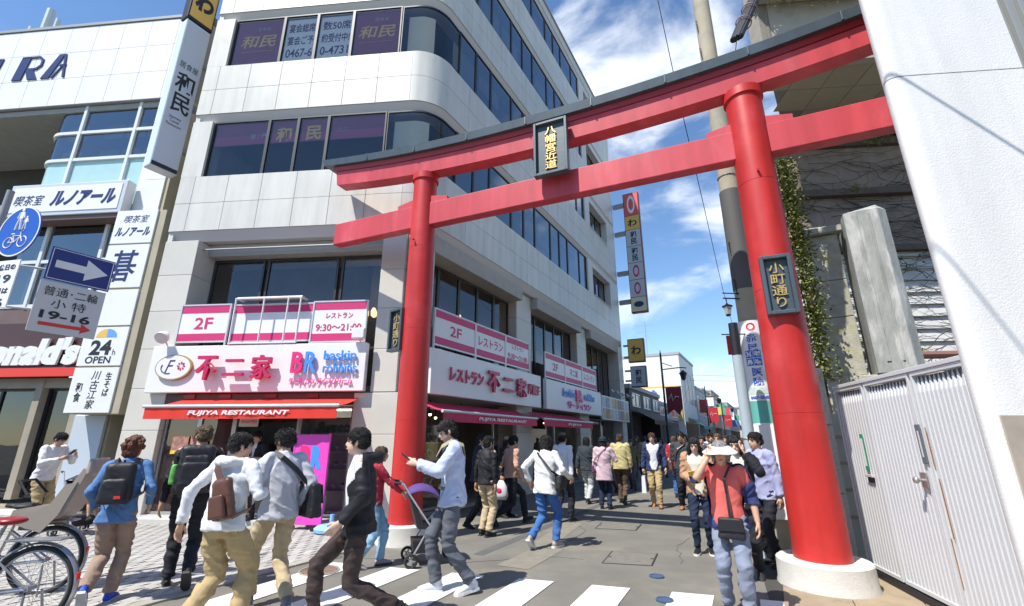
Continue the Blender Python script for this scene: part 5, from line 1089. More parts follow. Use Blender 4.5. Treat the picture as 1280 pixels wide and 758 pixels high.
osn = thing('projecting_sign', 'orange light box with a black brush character on top of the tall pale sign', 'sign', (Np.x, Np.y, 12.4)); bl(FV, -.02, .62, .0, .34, 12.42, 14.1, M_ink, 'case', osn, .02); fp_ = bl(FV, .02, .58, -.012, -.001, 12.5, 14.02, M_ly, 'face_panel', osn, 0); text('わ', FV, .30, 13.15, .014, h=.65, w_=.46, m=M_ink, parent=fp_, bold=.05)
for z in (8.6, 9.9, 11.3, 12.9): b = MB(FV.M); b.box(.6, 1.0, .08, .24, z, z+.14); b.build('bracket', M_grey, vsn)
# ---------------------------------------------------------------- traffic signs on a pole at the left edge
M_sb = mat('sign_blue', (.01, .09, .48), .35); M_sg = mat('sign_back_white', (.62, .62, .62), .45); M_sw = mat('sign_white', (.82, .82, .82), .4); M_tr = mat('sign_red', (.70, .03, .02), .4); M_navs = mat('sign_navy', (.015, .03, .20), .4)
SP = Vector((-6.02, 4.85, 0))
sp_ = thing('sign_pole', 'grey steel pole carrying the round blue sign and the arrow sign', 'pole', SP); b = MB(Matrix.Translation(SP)); b.cyl((0, 0, 0), (0, 0, 4.4), .035, seg=14); b.build('pole', M_grey, sp_, smooth=40)
def bracket(p, q, z): b = MB(); b.tube([Vector((p.x, p.y, z)), Vector((q.x, q.y, z))], .014, 6); b.build('bracket', M_alu, sp_)
FR_ = Fr((-5.45, 4.60), Vector((math.cos(R(-12)), math.sin(R(-12)), 0)))
def disc(fr, u, z, r_, n0, n1, m, name, parent, r2=0):
    b = MB(fr.M); s_ = 40; o_ = [(u+r_*math.cos(2*PI*k/s_), z+r_*math.sin(2*PI*k/s_)) for k in range(s_)]
    if r2:
        i_ = [(u+r2*math.cos(2*PI*k/s_), z+r2*math.sin(2*PI*k/s_)) for k in range(s_)]
        vs_ = [(x, -n1, zz) for x, zz in o_]+[(x, -n1, zz) for x, zz in i_]+[(x, -n0, zz) for x, zz in o_]+[(x, -n0, zz) for x, zz in i_]
        fs = [];
        for k in range(s_): j = (k+1) % s_; fs += [(k, j, s_+j, s_+k), (2*s_+k, 2*s_+j, j, k), (s_+k, s_+j, 3*s_+j, 3*s_+k)]
        b.add(vs_, fs)
    else: b.prism(o_, -n1, -n0, 'y')
    return b.build(name, m, parent)
rs = thing('road_sign', 'round blue sign showing a walking adult with child above a bicycle', 'road sign', FR_.pt(0, 0, 3.4)); disc(FR_, -.02, 3.75, .30, -.01, .004, M_sb, 'disc', rs); disc(FR_, -.02, 3.75, .30, .004, .007, M_sw, 'rim', rs, .285)
def pict(fr, parts, n, m, name, parent, ox, oz, k=1.0):
    b = MB(fr.M)
    for p in parts:
        if p[0] == 'o': b.prism([(ox+k*(p[1]+p[3]*math.cos(2*PI*q/14)), oz+k*(p[2]+p[3]*math.sin(2*PI*q/14))) for q in range(14)], -n-.003, -n, 'y')
        elif p[0] == 'l':
            pts = p[1]; w_ = p[2]*k
            b.tube([(ox+k*x, -n-.001, oz+k*z) for x, z in pts], w_, 5)
        elif p[0] == 'r':
            b.torus((ox+k*p[1], -n-.001, oz+k*p[2]), p[3]*k, p[4]*k, (0, 1, 0), 20, 5)
        else: b.prism([(ox+k*x, oz+k*z) for x, z in p[1]], -n-.003, -n, 'y')
    return b.build(name, m, parent)
def walker(x, z, k): return [('o', x, z+.135*k, .020*k), ('p', [(x-.03*k, z+.11*k), (x+.03*k, z+.11*k), (x+.026*k, z+.02*k), (x-.026*k, z+.02*k)]), ('l', [(x-.012*k, z+.03*k), (x-.028*k, z-.04*k), (x-.034*k, z-.11*k)], .011*k), ('l', [(x+.012*k, z+.03*k), (x+.022*k, z-.04*k), (x+.034*k, z-.11*k)], .011*k), ('l', [(x-.03*k, z+.10*k), (x-.05*k, z+.03*k)], .008*k), ('l', [(x+.03*k, z+.10*k), (x+.052*k, z+.03*k)], .008*k)]
pict(FR_, walker(-.02, .13, 1)+walker(.07, .085, .62), .005, M_sw, 'pedestrian_mark', rs, -.02, 3.75)
pict(FR_, [('r', -.10, -.13, .062, .006), ('r', .10, -.13, .062, .006), ('l', [(-.10, -.13), (-.05, -.05), (.06, -.06), (.10, -.13)], .006), ('l', [(-.05, -.05), (-.01, -.13), (.06, -.06)], .006), ('l', [(-.10, -.13), (-.01, -.13)], .006), ('l', [(-.08, -.03), (-.03, -.03)], .008), ('l', [(.06, -.06), (.05, -.01), (.085, .0)], .006)], .005, M_sw, 'bicycle_mark', rs, -.02, 3.75)
pl_ = thing('road_sign', 'white plate with black times under the round blue sign, cut by the frame', 'road sign', FR_.pt(-.15, 0, 2.9)); bl(FR_, -.52, .17, -.012, .0, 2.86, 3.40, M_sw, 'plate', pl_, .004)
for q, tx in enumerate(('日曜・休日の', '8-19', '土曜・日は', '13-16')): text(tx, FR_, .13-.23, 3.32-.135*q, .014, h=.07 if q % 2 == 0 else .095, w_=.46 if q % 2 == 0 else .42, m=M_ink, parent=pl_, bold=.02)
rr = thing('road_sign', 'round red-rimmed sign at the left edge below the white plate', 'road sign', FR_.pt(-.3, 0, 2.3)); disc(FR_, -.33, 2.56, .28, -.01, .004, M_sw, 'disc', rr); disc(FR_, -.33, 2.56, .28, .004, .008, M_tr, 'rim', rr, .22)
for z in (2.5, 3.1, 3.75): bracket(SP, FR_.pt(-.3, -.02, 0), z)
FA_ = Fr((-5.12, 5.58), ES)
ar = thing('road_sign', 'rectangular blue sign with a white arrow pointing right', 'road sign', FA_.pt(-.35, 0, 3.35))
bl(FA_, -.685, -.07, .0, .012, 3.34, 3.745, M_navs, 'plate', ar, .004)
b = MB(FA_.M)
for (a_, b_, c_, d_) in ((-.67, -.085, 3.355, 3.362), (-.67, -.085, 3.723, 3.73), (-.67, -.663, 3.362, 3.723), (-.092, -.085, 3.362, 3.723)): b.box(a_, b_, -.003, -.0005, c_, d_)
b.build('border', M_sw, ar)
b = MB(FA_.M); b.prism([(-.62, 3.50), (-.34, 3.50), (-.34, 3.41), (-.12, 3.545), (-.34, 3.68), (-.34, 3.59), (-.62, 3.59)], -.004, -.0005, 'y'); b.build('arrow', M_sw, ar)
pp = thing('road_sign', 'grey plate with black lettering and a red arrow below the blue arrow sign', 'road sign', FA_.pt(-.35, 0, 2.75)); bl(FA_, -.70, -.085, .0, .012, 2.72, 3.32, M_sg, 'plate', pp, .004)
text('普通･二輪', FA_, -.40, 3.21, .003, h=.11, w_=.50, m=M_ink, parent=pp, bold=.0); text('小 特', FA_, -.40, 3.07, .003, h=.11, w_=.32, m=M_ink, parent=pp, bold=.0); text('19-16', FA_, -.40, 2.93, .003, h=.10, w_=.46, m=M_ink, parent=pp, bold=.03)
b = MB(FA_.M); b.prism([(-.62, 2.80), (-.24, 2.80), (-.24, 2.76), (-.14, 2.82), (-.24, 2.88), (-.24, 2.84), (-.62, 2.84)], -.004, -.0005, 'y'); b.build('arrow', M_tr, pp)
for z in (3.0, 3.5): bracket(SP, FA_.pt(-.30, -.03, 0), z)

# unseen wire added overhead, shaped to throw the slanting shadow on the white wall
gw = thing('shadow_wire', 'thin unseen wire added to throw the slanting shadow on the white wall', 'cable', (0, 0, 0)); b = MB(); b.tube([(9.4, 1.3, 0), (2.88, 2.1, 7.25), (1.98, 2.2, 8.25), (1.62, 2.15, 8.42), (1.2, 1.8, 8.3), (.2, -3, 9.0), (-5, -15, 10)], .013, 6); b.build('wire', M_ink, gw)
# ---------------------------------------------------------------- right: white pier, gate, stone posts, ivy house
M_stuc = mat('white_stucco', (.78, .765, .735), .85, streak=.07, var=.03, vs_=2, bump=.2, bs=60, col2=(.70, .69, .67), c2s=1.1, c2lo=.55, c2hi=.8)
FWR = Fr((3.53, 3.56), FF.d)
wp = thing('white_pier', 'large smooth white stucco wall with a rounded corner at the right edge', 'wall', FWR.pt(.6, 0, 0))
def roundbox(fr, u0, u1, y0, y1, z0, z1, r_, seg=10):
    A_, B_, C_ = (u0+.26, y0), (u0+.01, y0), (u0+.185, y0+.20); pts = []
    for k in range(seg+1): t = k/seg; pts.append(tuple((1-t)**2*A_[i]+2*t*(1-t)*B_[i]+t*t*C_[i] for i in (0, 1)))
    pts += [(u0+.185+.88*(y1-y0-.2), y1), (u1, y1), (u1, y0)]
    b = MB(fr.M); b.prism(pts, z0, z1, 'z'); return b
ZS = [0, 4.865, 9.0, 13]
for i in range(3):
    if i: roundbox(FWR, -.012, 1.235, .010, .78, ZS[i]-.004, ZS[i]+.012, .13).build('joint', mat('joint_dark', (.15, .14, .13), .9), wp, smooth=40)
    roundbox(FWR, -.02, 1.25, .0, .80, ZS[i]+(.010 if i else 0), ZS[i+1]-.002, .14).build('wall_block', M_stuc, wp, smooth=40)
bl(FWR, 1.255, 2.6, .1, .7, 0, 13, mat('grey_ribbed', (.30, .31, .30), .5), 'grey_wall', wp)
for i in range(10): bl(FWR, 1.27+i*.12, 1.27+i*.12+.05, .06, .1, 0, 13, mat('grey_ribbed', (.30, .31, .30), .5), 'rib', wp, .004)
bl(FWR, .16, .75, -.012, .0, .95, 1.72, mat('inset_stone', (.42, .36, .29), .5, var=.15, vs_=6), 'inset_panel', wp); 
# ribbed steel gate
G0 = Vector((4.29, 6.13, 0)); G1 = Vector((3.735, 3.735, 0)); FG = Fr(G0, G1-G0); GLn = (G1-G0).length
M_gate = mat('gate_white', (.60, .61, .62), .45, var=.03, vs_=3, col2=(.34, .19, .09), c2s=5, c2lo=.70, c2hi=.78, bump=.04, bs=40)
M_gated = mat('gate_groove', (.10, .11, .12), .6); M_rust = mat('rust', (.35, .14, .04), .9, var=.3, vs_=30)
gt = thing('steel_gate', 'pale grey steel gate of narrow vertical slats with rust spots beside the torii', 'gate', G0)
for u0, u1 in ((.0, .74), (.78, 1.66), (1.70, GLn)):
    n_ = int((u1-u0-.05)/.062); 
    bl(FG, u0+.03, u1-.03, .028, .034, .14, 2.12, M_gated, 'backing_sheet', gt, 0)
    for i in range(n_):
        uu = u0+.03+i*.062; b = MB(FG.M); b.add([(uu+.003, .027, .12), (uu+.012, .0, .12), (uu+.050, .0, .12), (uu+.059, .027, .12), (uu+.003, .027, 2.0), (uu+.012, .0, 1.97), (uu+.050, .0, 1.97), (uu+.059, .027, 2.0), (uu+.031, .020, 2.13)], [(0, 1, 5, 4), (1, 2, 6, 5), (2, 3, 7, 6), (5, 6, 8), (4, 5, 8), (6, 7, 8)]); b.build('slat', M_gate, gt, fix=False)
    for (a, b_, c, d) in ((u0, u0+.03, .10, 2.17), (u1-.03, u1, .10, 2.17), (u0+.03, u1-.03, 2.13, 2.17), (u0+.03, u1-.03, .10, .14)): bl(FG, a, b_, -.012, .05, c, d, M_gate, 'frame', gt, .003)
bl(FG, .0, GLn, -.022, .06, 2.172, 2.215, M_gate, 'top_rail', gt); bl(FG, -.06, GLn, -.03, .07, .0, .085, M_ink, 'bottom_rail', gt)
hn = bl(FG, 1.50, 1.60, -.022, -.012, 1.10, 1.24, M_steel, 'lock_plate', gt); b = MB(FG.M); b.tube([(1.55, -.02, 1.17), (1.55, -.07, 1.17)], .014, 8); b.ell((1.55, -.085, 1.17), (.032, .026, .032), 12, 8); b.build('knob', M_steel, hn, smooth=40)
ms = bl(FG, .44, .60, -.035, -.010, 1.12, 1.15, M_alu, 'mail_slot', gt); bl(FG, .45, .59, -.014, -.011, 1.06, 1.12, M_ink, 'slot_opening', ms)
gp = bl(FG, .46, .53, -.020, -.011, 1.19, 1.60, mat('plate_green', (.02, .28, .14), .4), 'green_plate', gt); bl(FG, .475, .515, -.022, -.0201, 1.24, 1.55, M_white, 'label_strip', gp, 0)
np_ = bl(FG, 1.60, 1.68, -.024, -.013, 1.32, 1.68, mat('plate_slate', (.12, .14, .16), .5), 'notice_plate', gt); bl(FG, 1.63, 1.65, -.0265, -.0241, 1.38, 1.62, M_sg, 'label_strip', np_, 0)
for (u, z, hh) in ((1.74, 1.3, .35), (1.76, .7, .5), (1.72, .3, .4)): bl(FG, u, u+.012, -.014, -.011, z, z+hh, M_rust, 'rust_streak', gt, 0)
# pier at the hinge and stone posts behind
M_stone = mat('granite_pier', (.52, .50, .45), .9, var=.22, vs_=30, bump=.4, bs=90, rnd=.05); M_lich = mat('lichen_stone', (.42, .405, .33), .9, var=.25, vs_=6, bump=.5, bs=50, col2=(.44, .41, .22), c2s=2.6, c2lo=.50, c2hi=.72, rnd=.06); M_wst = mat('weathered_concrete', (.33, .34, .32), .9, var=.25, vs_=7, bump=.5, bs=45, col2=(.50, .50, .48), c2s=2.4, c2lo=.52, c2hi=.62, stretch=(1, 1, .25), rnd=.06)
FP = Fr((3.84, 6.62), EO)
gpier = thing('stone_pier', 'speckled stone gate pier between the red torii pillar and the steel gate', 'pier', FP.pt(.3, 0, 0))
for i, (a, b_) in enumerate(((0, .86), (.87, 1.72), (1.73, 2.50))): bl(FP, 0, .56, 0, .5, a, b_, M_stone, 'stone_block', gpier, .012)
iv = bl(FP, .40, .50, -.05, .0, 2.28, 2.43, mat('intercom_orange', (.62, .42, .28), .5), 'intercom', gpier); bl(FP, .425, .475, -.056, -.05, 2.33, 2.36, M_ink, 'intercom_slot', iv)
FQ = FrK((5.76, 9.0), EO, 1.28)
bw_ = thing('stone_base_wall', 'low weathered stone wall that carries the two posts behind the gate', 'wall', FQ.pt(1, 0, 0))
for i in range(4): bl(FQ, i*.6-.15, i*.6+.445, .0, .7, 0, 2.44, M_lich, 'stone_block', bw_, .015)
pa = thing('stone_post', 'lichen-yellow stone post with a projecting cap, left of the two behind the gate', 'post', FQ.pt(.45, .1, 2.44)); zz = [2.445, 3.35, 3.95, 4.72]
for a, b_ in zip(zz[:-1], zz[1:]): bl(FQ, .26, .80, .05, .55, a, b_-.008, M_lich, 'stone_block', pa, .012)
b = MB(FQ.M); b.add([(.18, -.05, 4.73), (.86, -.05, 4.73), (.86, .65, 4.73), (.18, .65, 4.73), (.18, -.05, 4.82), (.86, -.05, 4.82), (.86, .65, 4.82), (.18, .65, 4.82), (.46, .3, 4.98)], [(0, 3, 2, 1), (0, 1, 5, 4), (1, 2, 6, 5), (2, 3, 7, 6), (3, 0, 4, 7), (4, 5, 8), (5, 6, 8), (6, 7, 8), (7, 4, 8)]); b.build('cap_stone', M_lich, pa)
pb_ = thing('stone_post', 'tall grey streaked concrete post with a slanted top, right of the two behind the gate', 'post', FQ.pt(1.1, .1, 2.44)); u0, u1 = .90, 1.46
b = MB(FQ.M); b.prism([(u0, -.12), (u1-.12, -.12), (u1, .0), (u1, .5), (u0, .5)], 2.446, 4.95, 'z'); b.build('shaft', M_wst, pb_); b = MB(FQ.M)
b.add([(u0, -.12, 4.952), (u1-.12, -.12, 4.952), (u1, .0, 4.952), (u1, .5, 4.952), (u0, .5, 4.952), (u0+.06, .0, 5.00), (u1-.10, .05, 5.08), (u1-.10, .45, 5.08), (u0+.06, .45, 5.00)], [(0, 1, 6, 5), (1, 2, 6), (2, 3, 7, 6), (3, 4, 8, 7), (4, 0, 5, 8), (5, 6, 7, 8)]); b.build('top_bevel', M_wst, pb_)
bl(FQ, u0+.12, u0+.17, -.135, -.121, 2.6, 4.9, M_wst, 'shaft_rib', pb_); bl(FQ, u0+.30, u0+.33, -.135, -.121, 2.6, 4.9, M_wst, 'shaft_rib', pb_)
# ivy house
FH = FrK((6.27, 10.69), FF.d, 1.28)
M_sid = mat('siding_white', (.62, .61, .58), .7, var=.08, vs_=5, rnd=.06); M_wd = mat('old_timber', (.10, .075, .06), .8, var=.3, vs_=12); M_pinkw = mat('old_wall_pink', (.24, .19, .155), .85, var=.25, vs_=4, bump=.4, bs=30); M_vine = mat('vine_stem', (.06, .045, .03), .9); M_leaf = mat('ivy_leaf', (.13, .16, .03), .6, var=.5, vs_=30, col2=(.26, .20, .04), c2s=9, c2lo=.5, c2hi=.65); M_cwall = mat('old_concrete_wall', (.40, .37, .31), .9, var=.12, vs_=2, bump=.2, bs=25, col2=(.28, .25, .21), c2s=1.5, c2lo=.55, c2hi=.75)
hs_ = thing('old_house', 'old house overgrown with vines behind the stone posts, with an overhanging upper floor', 'building', FH.pt(2, 0, 0))
bl(FH, .35, 7, .06, .2, 0, 7.4, M_cjoint, 'wall_core', hs_, 0)
for i in range(20):
    z = 2.3+i*.235
    if z > 4.9: break
    b = MB(FH.M); b.add([(.35, .06, z), (7, .06, z), (7, .0, z+.004), (.35, .0, z+.004), (.35, .055, z+.23), (7, .055, z+.23)], [(0, 1, 2, 3), (3, 2, 5, 4)]); b.build('siding_board', M_sid, hs_, fix=True)
bl(FH, .3, 7, -.10, .1, 5.0, 5.12, M_wd, 'timber_sill', hs_); bl(FH, .3, 7, .0, .06, 5.12, 6.2, M_pinkw, 'wall_panel', hs_); bl(FH, .25, 7, -.14, .1, 6.2, 6.34, M_wd, 'timber_sill', hs_); bl(FH, .3, 7, .0, .06, 6.34, 7.35, M_pinkw, 'wall_panel', hs_); bl(FH, .25, 7, -.10, .1, 7.35, 7.5, M_wd, 'timber_sill', hs_)
window(FH, .5, 3.2, 7.5, 8.1, -.05, M_gs, 'window', .05, .05, hs_, M_ink, mull=(1.4, 2.3))
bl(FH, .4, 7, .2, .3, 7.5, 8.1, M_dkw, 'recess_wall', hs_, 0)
# overhanging upper floor with a tiled soffit
soff_u = (-.05, 7.0); 
b = MB(FH.M); b.prism([(-.05, -1.6), (7, -1.6), (7, 1.5), (1.8, 1.5)], 8.12, 8.2, 'z'); b.build('soffit_core', M_cjoint, hs_)
b = MB(); b.cbox(.006, .614, .006, .614, 0, .012, .003); stm = b.mesh('soffit_tile', mat('soffit_tile', (.42, .38, .28), .6, var=.06, rnd=.05))
for i in range(11):
    for j in range(3): 
        if i*.62-.02 < j*.37-.05: continue
        o = link('soffit_tile', stm, hs_); o.location = (FH.M @ Vector((i*.62-.02, -1.55+j*.62, 8.106)))-OFF[hs_.name]; o.rotation_euler = (0, 0, FH.ang); o.scale = (1.28,)*3
bl(FH, -.1, 7.0, -1.75, -1.6, 8.0, 8.5, M_cwall, 'edge_beam', hs_); b = MB(FH.M); b.prism([(-.05, -1.6), (7, -1.6), (7, 1.5), (1.8, 1.5)], 8.501, 13, 'z'); b.build('upper_wall', M_cwall, hs_); bl(FH, -.16, 7.1, -1.85, -1.62, 9.55, 9.68, M_cwall, 'ledge', hs_)
bl(FH, .0, .32, -.25, .2, 0, 8.1, M_cwall, 'corner_pilaster', hs_); b = MB(FH.M); b.tube([(-.1, -.3, 0), (-.1, -.3, 8.1)], .05, 10); b.build('drain_pipe', M_bei, hs_); bl(FH, -.05, .15, -1.6, -1.2, 8.2, 13, M_cwall, 'corner_pilaster', hs_)
# rusty pipes below the siding
pp_ = MB(FH.M); pp_.tube([(1.2, -.25, 2.95), (6, -.25, 2.95)], .07, 8); pp_.build('gutter', mat('gutter_brown', (.25, .12, .09), .6), hs_)
pp_ = MB(FH.M); pp_.tube([(2.4, -.3, 2.2), (2.7, -.3, 2.55), (3.3, -.3, 2.6), (3.5, -.3, 2.9)], .09, 10); pp_.tube([(1.9, -.3, 2.95), (1.8, -.3, 1.8)], .05, 8); pp_.build('waste_pipe', mat('gutter_brown', (.25, .12, .09), .6), hs_)
# vines: thin stems crossing the wall and leaves
vm = MB(FH.M); rv = random.Random(11)
for k in range(260):
    u = rv.uniform(.4, 4.5); z = rv.uniform(2.9, 7.2); pts = [(u, -.03-rv.random()*.05, z)]; an_ = rv.uniform(-.9, .9)
    for q in range(7): an_ += rv.uniform(-.45, .45); u += math.cos(an_)*.19; z += math.sin(an_)*.10; pts.append((u, -.03-rv.random()*.07, z))
    vm.tube(pts, rv.uniform(.003, .008), 3)
vn = thing('wall_vine', 'tangle of bare vine stems with few leaves over the old house wall', 'vine', FH.pt(2, 0, 3)); vm.build('stems', M_vine, vn)
def leaves(mb, n, f, size, rv):
    for k in range(n):
        p = Vector(f(rv)); s_ = size*rv.uniform(.6, 1.3); M_ = Matrix.Translation(p) @ Euler((rv.uniform(-1.2, 1.2), rv.uniform(-1, 1), rv.uniform(0, 6.3))).to_matrix().to_4x4()
        mb.add([M_ @ Vector(q) for q in ((0, -s_, 0), (s_*.7, -s_*.1, s_*.18), (0, s_, 0), (-s_*.7, -s_*.1, s_*.18))], [(0, 1, 2), (0, 2, 3)])
lm = MB(FH.M)
def wallf(r_): 
    c = r_.choice([(1.9, 4.9), (2.6, 4.75), (1.5, 3.2), (2.2, 3.0), (1.2, 5.15), (.9, 6.3), (2.0, 6.3), (1.0, 7.45), (2.6, 7.4)]); return (c[0]+r_.gauss(0, .22), -.08-r_.random()*.12, c[1]+r_.gauss(0, .07))
leaves(lm, 420, wallf, .035, rv); stuff(lm.build('leaves', M_leaf, vn, fix=False))
iv_ = thing('hanging_ivy', 'column of yellow-green ivy hanging down beside the red pillar', 'ivy', (5.0, 8.2, 2.4)); FI = Fr((D(999, 320, 8.3).x, 8.3), FF.d); lm = MB(FI.M)
leaves(lm, 3400, lambda r_: (r_.gauss(0, .11)+.05*math.sin(r_.random()*9), -abs(r_.gauss(0, .10)), 2.5+4.6*r_.random()**.85), .036, rv); stuff(lm.build('leaves', M_leaf, iv_, fix=False)); vm = MB(FI.M)
for k in range(9): 
    u = rv.gauss(0, .08); vm.tube([(u+rv.gauss(0, .05), .03, z) for z in (0, 1.5, 3.3, 4, 4.8, 5.6, 6.4, 7.2)], .012, 4)
vm.build('stems', M_vine, iv_)
lv = thing('ledge_ivy', 'ivy trailing along the ledge at the top of the old house', 'ivy', FH.pt(1, 1.8, 9.6)); lm = MB(FH.M); leaves(lm, 900, lambda r_: (-.1+3.2*r_.random(), -1.86-abs(r_.gauss(0, .05)), 9.52+abs(r_.gauss(0, .10))-abs(r_.gauss(0, .22))*r_.random()), .04, rv); stuff(lm.build('leaves', M_leaf, lv, fix=False))
vm = MB(FH.M); vm.tube([(-.1+i*.3, -1.9, 9.6+.05*math.sin(i)) for i in range(11)], .012, 4); vm.build('stems', M_vine, lv)
# rolled black blind hung from the corner of the old house
rb = thing('rolled_blind', 'rolled black blind bound with pale cords hanging beside the utility pole', 'blind', (4.4, 6.85, 9.0)); a_ = D(944, -4, 6.9); b_ = D(921, 48, 6.6)
m_ = MB()
for k in range(7):
    o_ = Vector((.07*math.cos(k*.9), .05*math.sin(k*.9), .05*math.sin(k*.9+1))); m_.tube([a_+o_, (a_+b_)/2+o_*1.15, b_+o_], .055, 8)
m_.build('roll', mat('blind_black', (.02, .022, .03), .6), rb); 
for t_ in (.35, .65): 
    m_ = MB(); c = a_.lerp(b_, t_); m_.torus(c, .135, .012, (b_-a_), 20, 5); m_.build('cord', mat('cord_pink', (.45, .25, .22), .7), rb)
m_ = MB(); m_.tube([a_, a_+Vector((.6, .3, .3))], .02, 6); m_.tube([b_, b_+Vector((-.12, 0, -.55)), b_+Vector((-.2, 0, -.75))], .008, 5); m_.build('bracket', M_ink, rb)
# ---------------------------------------------------------------- utility pole, steel pole and clinic sign
M_cpole = mat('concrete_pole', (.40, .36, .27), .85, var=.12, vs_=3, bump=.15, bs=50, col2=(.30, .28, .23), c2s=1.2, c2lo=.5, c2hi=.7)
UP = Vector((4.02, 7.45, 0)); up = thing('utility_pole', 'tall pale concrete utility pole behind the right torii pillar', 'utility pole', UP); b = MB(Matrix.Translation(UP)); b.lathe([(.19, 0), (.17, 5), (.15, 12), (0, 12)], seg=28); b.build('pole', M_cpole, up, smooth=40)
b = MB(Matrix.Translation(UP)); 
for z in (3.9, 4.6, 8.2, 8.9, 9.6): b.tube([(-.17, -.05, z), (-.20, -.07, z+.26), (-.17, -.05, z+.28)], .009, 5)
b.build('climbing_step', M_ink, up); b = MB(Matrix.Translation(UP)); b.lathe([(.176, 4.0), (.186, 4.0), (.184, 5.9), (.172, 5.9)], seg=28); b.build('anti_poster_sheath', mat('sheath_grey', (.10, .10, .10), .7), up, smooth=40)
for z in (6.9, 7.0, 6.2): b = MB(Matrix.Translation(UP)); b.torus((0, 0, z), .172, .012, (0, 0, 1), 24, 5); b.build('steel_band', M_steel, up)
ck = thing('clinic_sign', 'tall white clinic sign with blue characters and a map wrapped on the utility pole', 'sign', UP); rad = .215
def wrap(z0, z1, a0, a1, r_, m, name, parent):
    b = MB(); vs_ = [(UP.x+r_*math.sin(R(a)), UP.y-r_*math.cos(R(a)), z) for z in (z0, z1) for a in [a0+(a1-a0)*k/14 for k in range(15)]]; b.add(vs_, [(k, k+1, 15+k+1, 15+k) for k in range(14)]); o = b.build(name, m, parent, fix=False); shade(o.data); return o
wo = wrap(1.75, 3.42, -95, 55, rad, M_white, 'panel', ck); wrap(1.78, 2.12, -90, 50, rad+.002, mat('sign_mint', (.12, .42, .36), .5), 'green_field', ck); wrap(2.22, 2.33, -86, 46, rad+.002, mat('map_pale', (.55, .66, .60), .5, var=.35, vs_=16), 'map_field', ck)
def wtext(tx, z, a, h, m, w_=None, mbold=.04):
    v, fs, size = glyphs(tx, 1.0, mbold, .5, 0, 1.0, 3); sy = h/size[1]; sx = (w_ or h)/size[0] if w_ else sy
    b = MB(); vs_ = []
    for p in v: 
        an_ = R(a)+p[0]*sx/rad; r_ = rad+.004+.004*p[2]; vs_.append((UP.x+r_*math.sin(an_), UP.y-r_*math.cos(an_), z+p[1]*sy))
    b.add(vs_, fs); return b.build('lettering', m, ck, fix=False)
M_bl2 = mat('clinic_blue', (.03, .12, .55), .4)
for i, ch in enumerate('赤尾'): wtext(ch, 3.12-i*.17, -34, .15, M_bl2, .15, .02)
for tx, a in (('耳鼻', -52), ('咽喉', -20)):
    for q, ch in enumerate(tx): wrap(2.80-.13*q, 2.92-.13*q, a-15, a+15, rad+.002, M_bl2, 'blue_field', ck); wtext(ch, 2.86-.13*q, a, .09, M_white, .09, .02)
for i, ch in enumerate('医院'): wtext(ch, 2.57-i*.15, -30, .13, M_bl2, .14, .02)
b = MB(); 
wtext('●', 3.31, -30, .13, mat('clinic_red', (.75, .03, .05), .4)); wtext('0467-25-0555', 2.17, -25, .05, M_bl2, .34)
stp = thing('steel_pole', 'slim pale blue-grey steel pole standing before the white fence near the torii base', 'pole', (3.40, 6.80, 0)); b = MB(Matrix.Translation((3.40, 6.80, 0))); b.lathe([(.085, 0), (.075, 2.75), (.0, 2.75)], seg=20); b.build('pole', mat('pole_bluegrey', (.38, .44, .48), .5, var=.08), stp, smooth=40)
b = MB(Matrix.Translation((3.40, 6.80, 0))); b.lathe([(.07, 2.75), (.065, 3.25), (0, 3.25)], seg=16); b.build('black_sleeve', M_ink, stp, smooth=40)
for z in (.55, 1.55): b = MB(Matrix.Translation((3.40, 6.80, 0))); b.torus((0, 0, z), .086, .007, (0, 0, 1), 20, 5); b.build('wire_tie', M_steel, stp)
nb = thing('nobori_banner', 'narrow blue vertical banner with white writing beside the steel pole', 'banner', (3.42, 7.3, 1.3)); fb_ = Fr((3.34, 7.05), (-.1, .5, 0)) ; fb_ = Fr((3.50, 7.45), (.9, -.3)); bl(fb_, .14, .24, 0, .01, 1.42, 2.15, mat('banner_blue', (.03, .12, .42), .6), 'cloth', nb, 0)
rb2 = thing('street_banner', 'small red hanging banner on a bracket left of the utility pole', 'banner', (3.6, 7.4, 3)); fb2 = Fr((3.62, 7.35), (1, -.1)); bl(fb2, -.08, .10, 0, .01, 2.86, 3.18, mat('banner_red', (.45, .02, .03), .6), 'cloth', rb2, 0); b = MB(fb2.M); b.tube([(-.15, 0, 3.2), (.3, 0, 3.2)], .01, 5); b.build('rod', M_ink, rb2)
def lantern(c, s_, label, name='street_lantern'):
    t = thing(name, label, 'lamp', c); M_ = Matrix.Translation(c)
    b = MB(M_); b.lathe([(.02*s_, .26*s_), (.05*s_, .22*s_), (.17*s_, .16*s_), (.15*s_, .14*s_), (0, .14*s_)], seg=6); b.build('lamp_cap', M_ink, t); b = MB(M_); b.lathe([(.13*s_, .14*s_), (.075*s_, -.10*s_), (0, -.10*s_)], seg=6); b.build('lamp_glass', mat('lantern_glass', (.40, .42, .40), .3), t)
    b = MB(M_); b.lathe([(.09*s_, -.10*s_), (.05*s_, -.15*s_), (0, -.16*s_)], seg=6); b.tube([(0, 0, .26*s_), (0, 0, .42*s_)], .012*s_, 5); b.build('lamp_foot', M_ink, t); return t
t = lantern(Vector((3.60, 7.3, 3.58)), .55, 'small black street lantern hanging left of the utility pole'); b = MB(); b.tube([(3.55, 7.3, 3.81), (3.95, 7.4, 3.83)], .012, 5); b.tube([(3.55, 7.3, 3.90), (3.95, 7.4, 3.92)], .010, 5); b.build('arm', M_ink, t)
